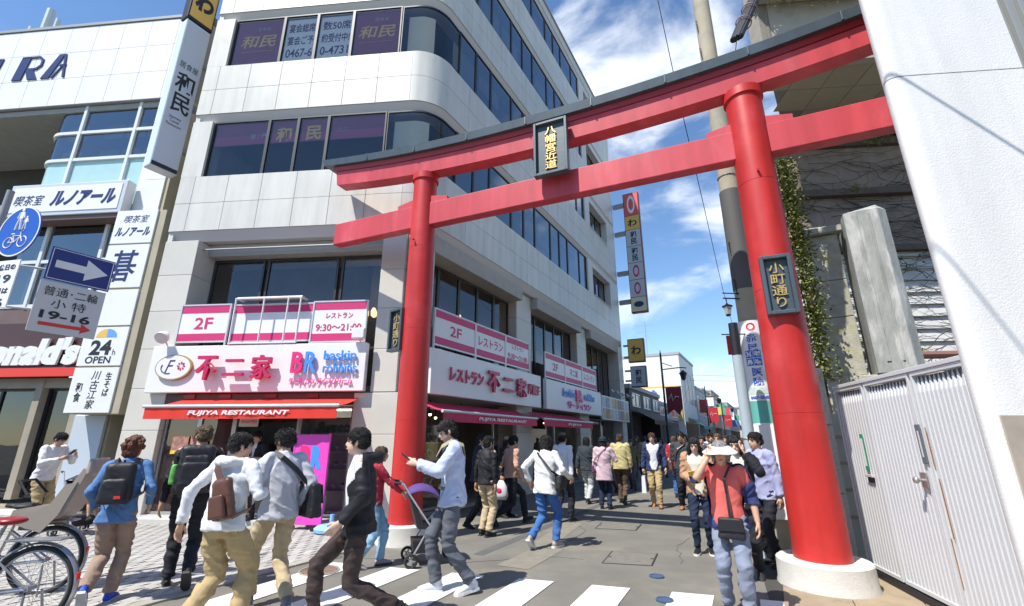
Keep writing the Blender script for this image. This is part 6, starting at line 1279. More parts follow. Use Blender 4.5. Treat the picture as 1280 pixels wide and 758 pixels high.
# white fence panels and slatted wall behind the poles
fe = thing('white_fence', 'white board fence with pale battens between the steel pole and the torii pillar', 'fence', (4.0, 7.9, 0)); FE = Fr((3.62, 7.35), EO); 
bl(FE, .04, .44, .02, .05, .42, 1.75, M_white, 'board', fe); 
for i in range(3): bl(FE, .46+i*.3, .74+i*.3, .02, .05, .10, 1.9, mat('fence_cream', (.62, .60, .52), .7), 'board', fe)
for z in (.5, .85, 1.2, 1.55): bl(FE, .42, 1.4, .0, .02, z, z+.04, M_bei, 'batten', fe)
# power cable crossing the sky
cb_ = thing('power_cable', 'thin black cable sagging down across the sky right of the building', 'cable', (0, 0, 0)); P_ = [D(818, -20, 10), D(848, 120, 11), D(878, 250, 14), D(903, 360, 19), D(925, 440, 26), D(930, 490, 34)]; b = MB(); b.tube(P_, .012, 5); b.build('cable', M_ink, cb_)
cb2 = thing('power_cable', 'pair of thin horizontal cables over the far street', 'cable', (0, 0, 0)); b = MB(); b.tube([D(865, 469, 45), D(930, 471, 40)], .02, 4); b.tube([D(862, 476, 45), D(930, 477, 40)], .02, 4); b.build('cable', M_ink, cb2)
# ---------------------------------------------------------------- the far street
def fr_at(s_, l): p = PW(s_, l); return Fr(p, ES)
M_w2 = mat('far_wall_white', (.66, .66, .64), .7, var=.05, vs_=1); M_w3 = mat('far_wall_cream', (.52, .48, .40), .7, var=.08, vs_=1); M_w4 = mat('far_wall_grey', (.36, .38, .40), .7, var=.08, vs_=1); M_w5 = mat('far_wall_tan', (.42, .34, .25), .7, var=.1, vs_=1)
M_gfar = mat('far_window_glass', (.04, .05, .06), .15)
def house(s0, s1, l, h, dep, m, label, side=-1, win=2, floors=2, roof=None, front=None, shop=True):
    """a building along the street: side -1 on the left, +1 on the right"""
    t = thing('shop_building', label, 'building', (*PW((s0+s1)/2, l), 0)); F_ = Fr(PW(s0, l), ES) if side < 0 else Fr(PW(s1, l), -ES); L_ = s1-s0
    b = MB(F_.M); b.box(0, L_, 0, dep, 0 if not shop else 2.9, h); b.build('wall', m, t)
    if shop:
        b = MB(F_.M); b.box(0, L_, 1.2, dep, 0, 2.9); b.build('shop_interior', M_room, t)
        b = MB(F_.M); b.box(0, .25, 0, 1.2, 0, 2.9); b.build('shop_pier', m, t); b = MB(F_.M); b.box(L_-.25, L_, 0, 1.2, 0, 2.9); b.build('shop_pier', m, t)
    b = MB(F_.M); b.box(-.05, L_+.05, -.08, dep+.05, h, h+.22); b.build('roof_edge', roof or M_w4, t)
    fh = (h-2.9)/max(1, floors-1)
    for f in range(floors-1):
        for i in range(win):
            u0 = L_*(i+.18)/win; u1 = L_*(i+.80)/win; z0 = 2.9+fh*f+fh*.28; z1 = 2.9+fh*f+fh*.78
            b = MB(F_.M); b.box(u0-.06, u1+.06, -.05, .0, z0-.06, z0); b.box(u0-.06, u1+.06, -.05, .0, z1, z1+.06); b.box(u0-.06, u0, -.05, .0, z0, z1); b.box(u1, u1+.06, -.05, .0, z0, z1); b.box((u0+u1)/2-.03, (u0+u1)/2+.03, -.045, .0, z0, z1); o = b.build('window', M_frw, t)
            b = MB(F_.M); b.box(u0, u1, -.02, -.002, z0, z1); b.build('pane', M_gfar, o)
    return t, F_
t2, f2 = house(33.7, 42, 0, 8.5, 7, M_w2, 'white two-storey building down the street with a gold-framed billboard on its near side', win=4)
nf = Fr(PW(33.7, -7), EO)       # its wall that looks back to the camera
for u0 in (1.0, 3.6): window(nf, u0, u0+1.4, 4.0, 5.4, .02, M_gfar, 'window', .06, .05, t2, M_frw)
sg_ = thing('billboard', 'large white billboard in a gold frame on the near wall of the white building', 'billboard', nf.pt(4.5, .1, 3)); bl(nf, -4.2, 6.9, -.20, -.03, 3.0, 5.85, mat('frame_gold', (.62, .42, .16), .5), 'frame', sg_, .02); bl(nf, -3.9, 6.65, -.24, -.201, 3.35, 5.65, M_white, 'face_panel', sg_)
b = MB(nf.M); b.prism([(4.3, 4.5), (5.1, 4.5), (5.0, 5.3), (4.7, 5.6), (4.4, 5.3)], -.25, -.241, 'y'); b.build('tower_print', mat('billboard_blue', (.12, .16, .45), .5), sg_); b = MB(nf.M); b.prism([(2.2, 3.9), (3.3, 3.9), (3.1, 4.25), (2.75, 4.4), (2.4, 4.25)], -.25, -.241, 'y'); b.build('crest_print', M_ink, sg_); text('Flower', nf, 5.0, 4.0, .245, h=.4, m=mat('billboard_grey', (.25, .25, .30), .5), parent=sg_); b = MB(nf.M); [b.box(-3.4+.5*q, -3.15+.5*q, -.25, -.241, 3.6+.1*(q % 2), 5.3) for q in range(7)]; b.build('column_print', mat('billboard_lilac', (.35, .36, .60), .5), sg_)
t = thing('rooftop_antenna', 'thin television antenna mast on the roof of the white building', 'antenna', nf.pt(4, -2, 8.7)); b = MB(nf.M); b.tube([(4, 2, 8.7), (4, 2, 12.2)], .03, 5); 
for z in (11.2, 11.8): b.tube([(3.2, 2, z), (4.8, 2, z)], .02, 4)
b.tube([(4, 2, 11), (2.6, 2, 8.7)], .012, 4); b.tube([(4, 2, 11), (5.4, 2, 8.7)], .012, 4); b.build('mast', M_grey, t)
specs = [(42.3, 49, 0, 6.4, M_w4, 'grey two-storey shop beyond the white building'), (49.3, 57, -.2, 6.9, M_w3, 'cream two-storey shop on the left side far down the street'), (57.3, 67, 0, 7.4, M_w5, 'tan building with a taller roof far down the left side'), (67.5, 82, 0, 6.5, M_w2, 'long white building at the far left end of the street'), (82.5, 110, 0, 7.5, M_w4, 'last grey building visible on the left side of the street')]
for i, (s0, s1, l, h, m, lab) in enumerate(specs): house(s0, s1, l, h, 8, m, lab, win=3)
house(17.0, 24.5, -.15, 4.1, 7, mat('far_wall_dark', (.10, .085, .075), .7, var=.1), 'low dark shop right after the white corner building', win=3)
house(25, 33.2, -.4, 3.8, 7, M_w4, 'low grey shop between the dark shop and the white billboard building', win=2)
rs_ = [(24, 33, 7.2, 3.4, M_w3, 'low cream shop on the right side behind the utility pole'), (33.5, 44, 7.2, 4.2, M_w2, 'white shop on the right side of the street'), (44.5, 60, 7.0, 4.8, M_w4, 'grey shop on the right side farther down'), (60.5, 78, 7.2, 5.6, M_w2, 'white shop near the far right end of the street'), (78.5, 110, 7.0, 6.6, M_w3, 'cream building at the far right end of the street')]
for (s0, s1, l, h, m, lab) in rs_: house(s0, s1, l, h, 8, m, lab, side=1, win=3)
house(14.0, 23.5, 8.6, 3.3, 6, M_w2, 'low white shop on the right just past the old house', side=1, win=2)
e0 = Fr(PW(118, -2), EO); t = thing('far_building', 'pale building closing the view at the far end of the street', 'building', e0.pt(6, 0, 0)); bl(e0, -2, 14, 0, 8, 0, 8.6, M_w3, 'wall', t); bl(e0, -2.2, 14.2, -.2, 8, 8.6, 9.0, M_w4, 'roof_edge', t)
for i in range(5): window(e0, i*2.6, i*2.6+1.6, 5, 6.6, .02, M_gfar, 'window', .1, .05, t, M_frw)
hl = MB(); rv = random.Random(2); n_ = 40
hx = [(-120+i*12, 230+20*math.sin(i*.7), 14+6*noise.noise(Vector((i*.33, 2, 0)))+4*noise.noise(Vector((i*1.1, 5, 0)))) for i in range(n_)]
vs_ = []; 
for x, y, z in hx: vs_ += [(x, y, -1), (x, y+10, z*.6), (x, y+30, z), (x, y+80, z*.7), (x, y+120, -1)]
hl.add(vs_, [(i*5+k, i*5+k+1, i*5+5+k+1, i*5+5+k) for i in range(n_-1) for k in range(4)]); structure(hl.build('wooded_hill', mat('hill_green', (.05, .08, .04), .9, var=.5, vs_=.3, bump=1, bs=.6), smooth=True))
# street furniture along the left side
M_str = mat('awning_green', (.05, .30, .20), .6)
t = thing('awning', 'small green awning on the white building down the street', 'awning', (*PW(38, .5), 3)); b = MB(FS.M); b.add([(35.5, 0, 3.3), (41.5, 0, 3.3), (41.5, -1.2, 2.6), (35.5, -1.2, 2.6), (41.5, -1.2, 2.35), (35.5, -1.2, 2.35)], [(0, 1, 2, 3), (3, 2, 4, 5)]); b.build('canopy', M_str, t)
t = thing('awning', 'dark brown awning on the low shop after the corner building', 'awning', (*PW(19, .5), 3)); b = MB(FS.M); b.add([(17.2, 0, 3.0), (24.2, 0, 3.0), (24.2, -1.0, 2.45), (17.2, -1.0, 2.45), (24.2, -1.0, 2.25), (17.2, -1.0, 2.25)], [(0, 1, 2, 3), (3, 2, 4, 5)]); b.build('canopy', mat('awning_brown', (.09, .05, .04), .7), t)
def street_lamp(s_, l, H_, label, ban=True):
    p = Vector((*PW(s_, l), 0)); t = thing('street_lamp', label, 'street lamp', p, 0, 'street lamps along the left pavement'); M_ = Matrix.Translation(p) @ Matrix.Rotation(FS.ang-PI/2, 4, 'Z')
    b = MB(M_); b.lathe([(.12, 0), (.12, .3), (.07, .4), (.055, H_), (0, H_+.3)], seg=12); b.build('post', M_ink, t, smooth=40); b = MB(M_); b.tube([(0, 0, H_-.9), (1.0, 0, H_-.85), (1.35, 0, H_-.9)], .03, 6); b.tube([(0, 0, H_-.5), (.6, 0, H_-.75)], .02, 6); b.build('arm', M_ink, t)
    c = M_ @ Vector((1.15, 0, H_-1.45)); b = MB(Matrix.Translation(c)); b.lathe([(.02, .45), (.24, .26), (.20, .22), (.12, -.08), (.05, -.14), (0, -.15)], seg=8); b.build('lantern', M_ink, t)
    if ban:
        bn = thing('street_banner', {20.3: 'maroon banner hanging from the nearest street lamp on the left', 41: 'red banner on the second street lamp along the left', 58: 'red banner on the farthest street lamp along the left'}[s_], 'banner', p); f_ = Fr(M_ @ Vector((0, 0, 0)), EO); b = MB(f_.M); b.add([(.10, 0, H_-1.95), (.95, 0, H_-1.95), (.95, 0, H_-3.1), (.75, 0, H_-3.5), (.45, 0, H_-3.2), (.10, 0, H_-3.45)], [(0, 1, 2, 3, 4, 5)]); b.build('cloth', mat('banner_red', (.45, .02, .03), .6) if s_ > 30 else mat('banner_maroon', (.22, .015, .03), .6), bn, fix=False); b = MB(f_.M); b.tube([(0, 0, H_-1.93), (1.0, 0, H_-1.93)], .02, 5); b.build('rod', M_ink, bn)
        b = MB(f_.M); b.tube([(.25, -.01, H_-2.6), (.40, -.01, H_-2.3), (.45, -.01, H_-2.7), (.62, -.01, H_-2.45), (.80, -.01, H_-2.5)], .02, 4); b.build('flourish', M_sw, bn)
for s_, l, lab in ((20.3, 1.0, 'black street lamp with a maroon banner, nearest on the left pavement'), (41, 1.0, 'black street lamp with a red banner, second along the left side'), (58, 1.0, 'black street lamp with a red banner, farthest along the left side')): street_lamp(s_, l, 6.3, lab)
rv = random.Random(9); SC = [(.45, .05, .06), (.80, .80, .78), (.08, .25, .55), (.75, .55, .15), (.10, .40, .25), (.80, .80, .78), (.65, .08, .10), (.30, .30, .34)]
names = ['red', 'white', 'blue', 'yellow', 'green', 'pale', 'crimson', 'grey']
for i in range(16):
    s_ = 43+i*4.3; left = i % 3 != 2; l = .05 if left else 7.0; z = 3.0+rv.random()*2.2; hh = .9+rv.random(); w_ = .7+rv.random()*.5
    p = PW(s_, l); t = thing('shop_sign', 'small %s projecting shop sign on the %s side of the far street, number %d along' % (names[i % 8], 'left' if left else 'right', i+1), 'sign', (*p, z))
    t['label'] = 'small %s sign jutting from the %s shopfronts, %s' % (names[i % 8], 'left' if left else 'right', 'in the nearer half of the far street' if i < 8 else 'near the far end of the street')
    f_ = Fr(p, EO); u0, u1 = (.1, .1+w_) if left else (-.1-w_, -.1); bl(f_, u0, u1, 0, .15, z, z+hh, mat('far_sign_'+names[i % 8], SC[i % 8], .5), 'board', t)
for i in range(4):
    p = PW(36+i*12, 6.2 if i % 2 else 7.0)
    t = thing('utility_pole', 'thin grey utility pole on the right side of the far street, %s from the torii' % ('first', 'second', 'third', 'fourth')[i], 'utility pole', (*p, 0)); b = MB(Matrix.Translation((*p, 0))); b.cyl((0, 0, 0), (0, 0, 6.2), .12, .09, 8); b.build('pole', M_w4, t); b = MB(Matrix.Translation((*p, 0))); b.box(-.8, .8, -.05, .05, 5.7, 5.8); b.build('crossarm', M_grey, t)

# building added behind the photographer for the window reflections, never seen directly
pz = thing('plaza_building', 'long low tan station building added across the plaza, mirrored in the shop windows', 'building', (0, -24, 0)); FZ = Fr((28, -22), (-1, 0))
b = MB(FZ.M); b.box(0, 64, 0, 10, 0, 8.5); b.build('wall', mat('station_tan', (.34, .28, .21), .8, var=.1), pz); b = MB(FZ.M); b.box(-.5, 64.5, -1.0, 10, 8.5, 9.2); b.build('roof', mat('station_roof', (.10, .12, .12), .7), pz)
for i in range(14):
    for z in (1.0, 5.0): b = MB(FZ.M); b.box(1.5+i*4.5, 4.3+i*4.5, -.05, .0, z, z+2.4); b.build('window', M_gfar, pz)
# ---------------------------------------------------------------- people in view, nearest first
W_ = cloth('white', (.72, .72, .74)); HW = cloth('hoodie_white', (.74, .75, .77)); KH = cloth('khaki', (.44, .33, .17)); KH2 = cloth('sand', (.50, .40, .25)); BR_ = cloth('brown_cord', (.055, .038, .035), .7); BK = cloth('black', (.018, .018, .022), .6); BKJ = cloth('black_jeans', (.022, .023, .03), .8); DN = cloth('denim_shirt', (.10, .21, .42)); TP = cloth('taupe', (.33, .235, .18)); GR = cloth('grey_jacket', (.52, .53, .57)); JE = cloth('blue_jeans', (.05, .14, .36)); JL = cloth('light_jeans', (.20, .36, .50)); GS = cloth('grey_slacks', (.11, .12, .145)); SAL = cloth('salmon', (.50, .30, .22)); CAM = cloth('camel', (.50, .29, .17)); COR = cloth('coral', (.72, .15, .13)); NV = cloth('navy', (.025, .035, .10)); NVJ = cloth('navy_jeans', (.02, .03, .06)); SLJ = cloth('slate_blue_trousers', (.23, .26, .34)); PK = cloth('pale_pink', (.58, .42, .47)); TN = cloth('yellow_tan', (.52, .45, .22)); CH = cloth('charcoal', (.055, .065, .075)); RD = cloth('dark_red', (.38, .03, .05)); LBL = cloth('pale_blue', (.50, .56, .74)); TEE = cloth('slate_tee', (.10, .15, .25))
H1 = hairm('black', (.012, .010, .010)); H2 = hairm('auburn', (.15, .05, .022)); H3 = hairm('brown', (.09, .05, .03)); H4 = hairm('grey', (.32, .32, .33)); H5 = hairm('light_brown', (.17, .11, .06))
SB = mat('shoe_blue', (.015, .07, .55), .5); SWH = mat('shoe_white', (.70, .71, .75), .5); SOL = mat('sole_white', (.75, .74, .72), .6); SOR = mat('shoe_tan', (.42, .16, .06), .5); LEA = mat('brown_leather', (.11, .045, .03), .4, bump=.1, bs=60, obj=True); BKB = mat('black_nylon', (.014, .014, .018), .5, bump=.15, bs=200, obj=True); GRN = mat('olive_canvas', (.33, .32, .18), .8, bump=.2, bs=200, obj=True)
P = {}
# 1 denim shirt, auburn curls, back to us
P['denim'] = person('person with curly auburn hair in a denim shirt, seen from behind, walking in blue shoes', (-4.02, 5.05, 0), -22, 1.59, 'stepR', 0, DN, TP, hair='curly', hairc=H2, shoes=SB, sole=SOL, hem=.80, pant_w=1.05, fl=(-.07, -.20, .20, -50), fr=(.06, .08, .088, 2), head=(12, 0), hl=(-.24, .12, .92), hr=(.25, .10, .95))
P['bkpk'] = person('man in black with a large black backpack and sunglasses arm, walking away on the paving', (-3.62, 5.55, 0), -30, 1.74, 'stepL', 0, BK, BKJ, hair='short', hairc=H5, w=1.06, fl=(-.09, .12, .088, 2), fr=(.10, -.26, .22, -50), hl=(-.27, .02, .82), hr=(.27, .04, .84), head=(-25, 0))
P['bkpk']['root']['label'] = 'man dressed in black with a large black backpack walking away over the paving'
P['hood'] = person('man in a white hoodie and khaki trousers carrying a brown sling bag', (-2.48, 4.28, 0), 12, 1.66, 'walkL', 0, HW, KH, hair='short', hood=True, w=1.08, pant_w=1.25, fl=(-.10, -.17, .15, -32), fr=(.12, .20, .095, 5), hl=(-.30, -.14, .88), hr=(.20, .22, 1.12), head=(35, 0), hand=('relax', 'grip'), hem=.86)
P['grey'] = person('man in a light grey jacket and sand trousers with a black messenger bag', (-2.32, 4.92, 0), -48, 1.70, 'walkR', 0, W_, KH2, jacket=GR, hair='spiky', fl=(-.09, .20, .10, 8), fr=(.09, -.22, .12, -20), hl=(-.24, .18, .92), hr=(.22, .02, .88), head=(-20, 12), shoes=cloth('shoe_grey', (.16, .17, .20), .6), sole=SOL, open_w=.05)
P['vest'] = person('man in a black hooded jacket over a white tee and brown trousers', (-1.34, 4.35, 0), -108, 1.74, 'bigL', 0, W_, BR_, jacket=BKB if False else BK, hair='short', hood=True, fl=(-.08, -.34, .20, -45), fr=(.09, .30, .10, 6), hl=(-.20, .15, .86), hr=(.27, .02, .80), open_w=.19, open_y=-.01, head=(14, 0), skin=SKIN2, pant_w=.92)
P['phone'] = person('man in a pale blue open shirt and grey slacks looking at a phone', (-.66, 5.42, 0), -106, 1.80, 'stepL', 0, TEE, GS, jacket=LBL, hair='mid', fl=(-.09, -.20, .11, -10), fr=(.06, .12, .09, 4), hl=(-.14, .40, 1.22), hr=(.24, .03, .82), hand=('hold', 'relax'), head=(0, 22), shoes=SWH, sole=SOL, open_w=.16, open_y=.0, skin=SKIN2, belt=True)
P['red'] = person('person in a dark red top and pale jeans pushing the purple pushchair', (-1.80, 6.40, 0), 72, 1.48, 'stepL', 0, RD, JL, hair='bob', hairc=H3, hl=(-.14, .46, .95), hr=(.14, .46, .95), hand=('grip', 'grip'), shoes=mat('shoe_mauve', (.35, .30, .36), .6), group='people walking on the street')
P['jeans'] = person('woman in a loose white blouse and blue jeans with a dark strap, seen from behind', (.50, 7.45, 0), 38, 1.66, 'walkR', 0, cloth('offwhite_print', (.68, .68, .66)), JE, hair='bob', hem=.80, w=1.12, hl=(-.28, -.02, .92), hr=(.34, .22, 1.0), fl=(-.09, -.26, .17, -40), fr=(.10, .12, .088, 0), shoes=mat('shoe_beige', (.42, .35, .30), .6), sole=SOL)
P['salmon'] = person('man in a salmon patterned shirt and black trousers walking away beside the crimson awning', (-.02, 9.3, 0), 60, 1.70, 'bigL', 1, SAL, BKJ, hair='short', sleeve='long', hem=.90, hl=(-.24, .2, .95))
P['wshirt'] = person('man in a pale printed shirt and black trousers partly hidden by the woman in jeans', (1.00, 9.6, 0), 35, 1.70, 'stepR', 1, W_, BKJ, hair='short', hem=.86)
P['suit'] = person('man in a dark suit jacket standing behind the man with the phone', (-.62, 9.0, 0), 100, 1.68, 'stepL', 1, W_, BK, jacket=cloth('suit_navy', (.02, .03, .05)), hair='mid', head=(20, 5))
P['blk'] = person('woman in black with long hair carrying a shiny plastic bag near the shop window', (-.15, 10.2, 0), 120, 1.62, 'stand', 1, BK, BK, hair='long', hl=(-.26, .0, .84), hr=(.25, .06, .84))
P['bgl'] = person('person in beige trousers half hidden behind the man with the phone', (-.45, 8.3, 0), 40, 1.62, 'stand', 1, BK, KH2, hair='mid')
P['hat'] = person('woman in a dark hooded jacket and pale trousers, left of the pink coat', (1.90, 12.3, 0), 30, 1.62, 'stepL', 1, BK, cloth('pale_grey', (.50, .52, .52)), jacket=cloth('slate_dark', (.04, .05, .06)), hair='bob', open_w=0)
P['pink'] = person('woman in a pale pink coat and dark beanie seen from behind', (2.15, 11.3, 0), 20, 1.60, 'stand', 1, W_, NVJ, jacket=PK, hair='bob', open_w=0, coat_hem=.66, hr=(.16, .18, 1.30), w=1.1)
P['tan'] = person('man in a yellow-tan jacket walking away in brown trousers', (2.75, 12.2, 0), 25, 1.70, 'stepL', 1, W_, cloth('brown', (.10, .07, .05)), jacket=TN, hair='short', hairc=H3, open_w=0, w=1.1)
P['bag'] = person('man in a navy jacket, white shirt and khaki trousers facing us with a white bag', (3.42, 11.6, 0), 200, 1.72, 'stepL', 1, cloth('white_shirt', (.72, .72, .78)), KH, jacket=cloth('navy_jacket', (.035, .05, .12)), hair='short', hairc=H3, shoes=SOR, open_w=.12, skin=SKIN2, hr=(.26, .02, .84), hl=(-.26, .04, .86), hand=('relax', 'grip'))
P['char'] = person('man in a charcoal shirt and black trousers facing us with a brown bag strap', (3.98, 11.2, 0), 205, 1.74, 'stand', 1, CH, BKJ, hair='short', shoes=SOR, w=1.1, sleeve='mid')
P['camel'] = person('young woman in a camel jacket and navy jeans facing us, holding a leaflet', (2.74, 7.15, 0), 205, 1.60, 'stepR', 0, cloth('cream', (.66, .62, .52)), NVJ, jacket=CAM, hair='long', hl=(-.10, .24, 1.12), hr=(.10, .22, 1.05), hand=('hold', 'hold'), head=(0, 14), skin=SKIN2, shoes=mat('shoe_black_gloss', (.02, .02, .02), .3), sole=SOL, pant_w=.85, open_w=.11, fl=(-.08, .0, .085, 0), fr=(.10, .10, .09, 0))
P['coral'] = person('older woman in a coral top and slate trousers shading her face under a visor', (2.09, 4.80, 0), 205, 1.56, 'stepL', 0, COR, SLJ, jacket=cloth('navy_cardigan', (.035, .045, .14)), hair='bob', hairc=H4, hr=(.12, .22, 1.50), hl=(-.27, .05, .86), hand=('relax', 'hold'), head=(0, 10), w=1.06, pant_w=1.05, open_w=.27, sleeve='mid', fl=(-.10, .10, .088, 0), fr=(.10, -.06, .086, 0))
P['shade'] = person('woman in a black jacket holding a hand to her forehead behind the coral top', (2.74, 5.85, 0), 210, 1.62, 'stepR', 0, cloth('cream', (.66, .62, .52)), BKJ, jacket=cloth('black_jacket', (.02, .02, .026)), hair='long', hl=(-.12, .22, 1.46), head=(0, 8), skin=SKIN2, open_w=.07)
P['pole'] = person('man with black hair in a pale blue jacket close to the steel pole, turned sideways', (3.35, 6.45, 0), 255, 1.66, 'stand', 1, LBL, BKJ, jacket=cloth('lilac', (.36, .38, .58)), hair='short', open_w=.0)
P['grey2'] = person('man in a dark grey pullover walking towards us behind the camel jacket', (4.75, 11.3, 0), 205, 1.72, 'stepL', 1, cloth('dark_grey', (.09, .09, .11)), BKJ, hair='short')
P['lean'] = person('man in a white shirt and khaki trousers leaning over a phone at the left building', (-8.55, 8.85, 0), 95, 1.70, 'stand', 1, W_, KH, hair='short', lean=9, hl=(-.12, .40, 1.25), hr=(.14, .40, 1.20), hand=('hold', 'hold'), head=(0, 25), w=1.08)
P['clerk'] = person('shop worker in a white shirt and black apron standing in the doorway under the awning', tuple(FF.pt(-3.05, .18, 0))[:2]+(.10,), 190, 1.62, 'stand', 1, W_, BK, jacket=BK, sleeve='short', hair='short', head=(0, 15), hl=(-.1, .26, 1.15), hr=(.12, .26, 1.12), open_w=.04)
# the crowd farther down the street
rv = random.Random(21); cw = [('navy blue', NV), ('white', W_), ('dark grey', CH), ('beige', KH2), ('black', BK), ('pale blue', LBL), ('red', RD), ('olive', cloth('olive', (.16, .17, .10))), ('pink', PK), ('grey', GR)]
spots = [(858, 13.5), (895, 14.2), (911, 12.2), (846, 15.5), (875, 16.5), (900, 17), (789, 15.5), (816, 17), (888, 19), (908, 20), (862, 20), (848, 22), (880, 24), (897, 26), (870, 27), (903, 30), (886, 33), (860, 30), (893, 38), (877, 42), (900, 45)]+[(x_, y_) for x_, y_ in ((845, 13.2), (905, 15.5), (884, 15), (920, 14.5), (868, 18.2), (913, 18), (893, 21.5), (857, 17.5), (905, 23.5), (872, 23), (890, 28.5), (864, 24), (899, 35), (882, 37), (869, 34), (893, 50), (885, 56), (901, 55), (878, 62), (896, 66), (806, 18.5), (795, 20), (770, 15), (757, 14.5), (828, 20), (897, 10.6), (880, 12.2), (914, 10.2), (926, 11.8), (888, 17.6), (918, 21), (909, 26.5))]
seen = set(); pn = [('black', BKJ), ('navy', NVJ), ('khaki', KH), ('grey', GS), ('blue', JE)]
for i, (x, Y) in enumerate(spots):
    X = (x-640)/568*(Y*_c-.05*_s)+rv.uniform(-.1, .1); far_ = 'near the head of the crowd' if Y < 16 else 'midway down the street' if Y < 26 else 'in the distant crowd'
    for _ in range(400):
        nm, m_ = rv.choice(cw); back = rv.random() < .35; hs2 = rv.choice(['short', 'bob', 'mid', 'long']); pnm, pm_ = rv.choice(pn)
        lab = '%s-haired person, %s top, %s trousers, %s, %s' % ({'short': 'short', 'bob': 'bob', 'mid': 'tousle', 'long': 'long'}[hs2], nm, pnm, 'walking away' if back else 'facing us', far_)
        if lab not in seen: break
    seen.add(lab)
    person(lab, (X, Y, 0), (28 if back else 205)+rv.uniform(-12, 12), rv.uniform(1.56, 1.74), rv.choice(['stepL', 'stepR', 'walkL', 'walkR']), 2 if Y < 22 else 3, m_, pm_, hair=hs2, hairc=rv.choice([H1, H1, H3]))
# ---------------------------------------------------------------- things they carry
def bagbox(info, c, sz, rot, m, name, parent, rnd_=.03, vox=.008, ell=False):
    b = MB(); M_ = Euler([R(a) for a in rot]).to_matrix(); s = info['s']; bm = bmesh.new(); bmesh.ops.create_cube(bm, size=1)
    for q in bm.verts: q.co = Vector((q.co.x*sz[0]*(.88 if q.co.z > 0 else 1), q.co.y*sz[1]*(.75 if q.co.z > 0 else 1), q.co.z*sz[2]))
    bmesh.ops.bevel(bm, geom=bm.edges[:], offset=rnd_, segments=4, affect='EDGES', profile=.6); bm.verts.index_update()
    b.add([(M_ @ q.co+Vector(c))*s for q in bm.verts], [tuple(v.index for v in f.verts) for f in bm.faces]); bm.free(); return vox_job(b, name, [m], parent, .012*s, 5, wrinkle(.0045*s, (9, 9, 12))) if min(sz) > .05 else b.build(name, m, parent, local=True)
def backpack(info, label, m, big=False, patch=None):
    t = worn(info, 'backpack', label, 'backpack', 'bags carried by the walkers'); sp = info['sp']; k = 1.18 if big else 1.0
    c = sp(1.20, 0, -.215*k+.01); bagbox(info, c, (.30*k, .15*k, .42*k), (-2, 0, 0), m, 'pack', t, .06); bagbox(info, sp(1.12, 0, -.30*k), (.24*k, .07*k, .25*k), (-2, 0, 0), m, 'front_pocket', t, .03)
    if big: bagbox(info, sp(1.26, 0, -.325), (.26, .07, .16), (-2, 0, 0), m, 'upper_pocket', t, .03); bagbox(info, sp(1.15, -.19, -.23), (.06, .10, .20), (0, 0, 0), mat('bottle_green', (.15, .50, .10), .3), 'water_bottle', t, .02)
    if patch: bagbox(info, sp(1.06, .06, -.30*k-.037), (.06, .006, .03), (0, 0, 0), patch, 'label_patch', t, .002)
    strap(info, [sp(1.40, 0, -.14), sp(1.43, 0, -.16), sp(1.40, 0, -.15)], .02, m, t, 'grab_loop')
    for sd_ in (-1, 1): strap(info, [sp(1.36, sd_*.08, -.15), sp(1.445, sd_*.10, -.06), sp(1.43, sd_*.115, .03), sp(1.32, sd_*.125, .135), sp(1.20, sd_*.16, .125), sp(1.10, sd_*.19, .02), sp(1.05, sd_*.15, -.15)], .045, m, t)
backpack(P['denim'], 'plain black backpack with a small red patch on the denim shirt', BKB, False, mat('patch_red', (.7, .05, .03), .5))
backpack(P['bkpk'], 'large black many-pocketed backpack with a green bottle at its side', BKB, True, mat('patch_grey', (.5, .5, .5), .5))
i_ = P['hood']; t = worn(i_, 'sling_bag', 'brown leather sling bag on the back of the white hoodie', 'bag', 'bags carried by the walkers'); sp = i_['sp']; bagbox(i_, sp(1.12, .12, -.19), (.20, .10, .34), (0, -14, 0), LEA, 'pouch', t, .045); bagbox(i_, sp(1.06, .13, -.255), (.15, .05, .18), (0, -14, 0), LEA, 'pocket', t, .02)
strap(i_, [sp(1.25, .07, -.19), sp(1.36, -.02, -.17), sp(1.445, -.085, -.10), sp(1.45, -.105, .0), sp(1.36, -.06, .14), sp(1.20, .06, .165), sp(1.02, .17, .08), sp(.98, .18, -.10)], .055, LEA, t)
def crossbag(info, label, m, c, sz, side=1, wid=.04, flap=True, rot=(0, 0, 0), ms=None, cat='bag'):
    t = worn(info, 'shoulder_bag', label, cat, 'bags carried by the walkers'); sp = info['sp']; x, y, z = c
    bagbox(info, sp(z, x, y), sz, rot, m, 'bag_body', t, .022)
    if flap: bagbox(info, sp(z+sz[2]*.18, x+(.5*sz[0]+.004)*(1 if abs(x) > .2 and sz[0] < sz[1] else 0)*side, y+(0 if sz[0] < sz[1] else (.5*sz[1]+.004)*(1 if y > 0 else -1))), (sz[0]*.9 if sz[0] > sz[1] else .012, sz[1]*.9 if sz[0] < sz[1] else .012, sz[2]*.55), rot, m, 'flap', t, .004)
    o_ = -side; top = sp(z+sz[2]*.45, x, y)
    a = [top, sp(1.16, x*.78, .135 if y >= 0 else .10), sp(1.30, x*.30, .148), sp(1.40, o_*.06, .11), sp(1.455, o_*.10, .01), sp(1.40, o_*.07, -.115), sp(1.28, x*.25, -.145), sp(1.14, x*.75, -.13), sp(z+sz[2]*.40, x*1.0, y-.04)]
    strap(info, a, wid, ms or m, t); return t
crossbag(P['grey'], 'wide black messenger bag at the hip of the light grey jacket', BKB, (.27, -.06, .98), (.12, .40, .32), 1, .05)
crossbag(P['phone'], 'olive canvas shoulder bag across the pale blue shirt', GRN, (.27, -.05, .88), (.09, .28, .26), 1, .055, ms=GRN)
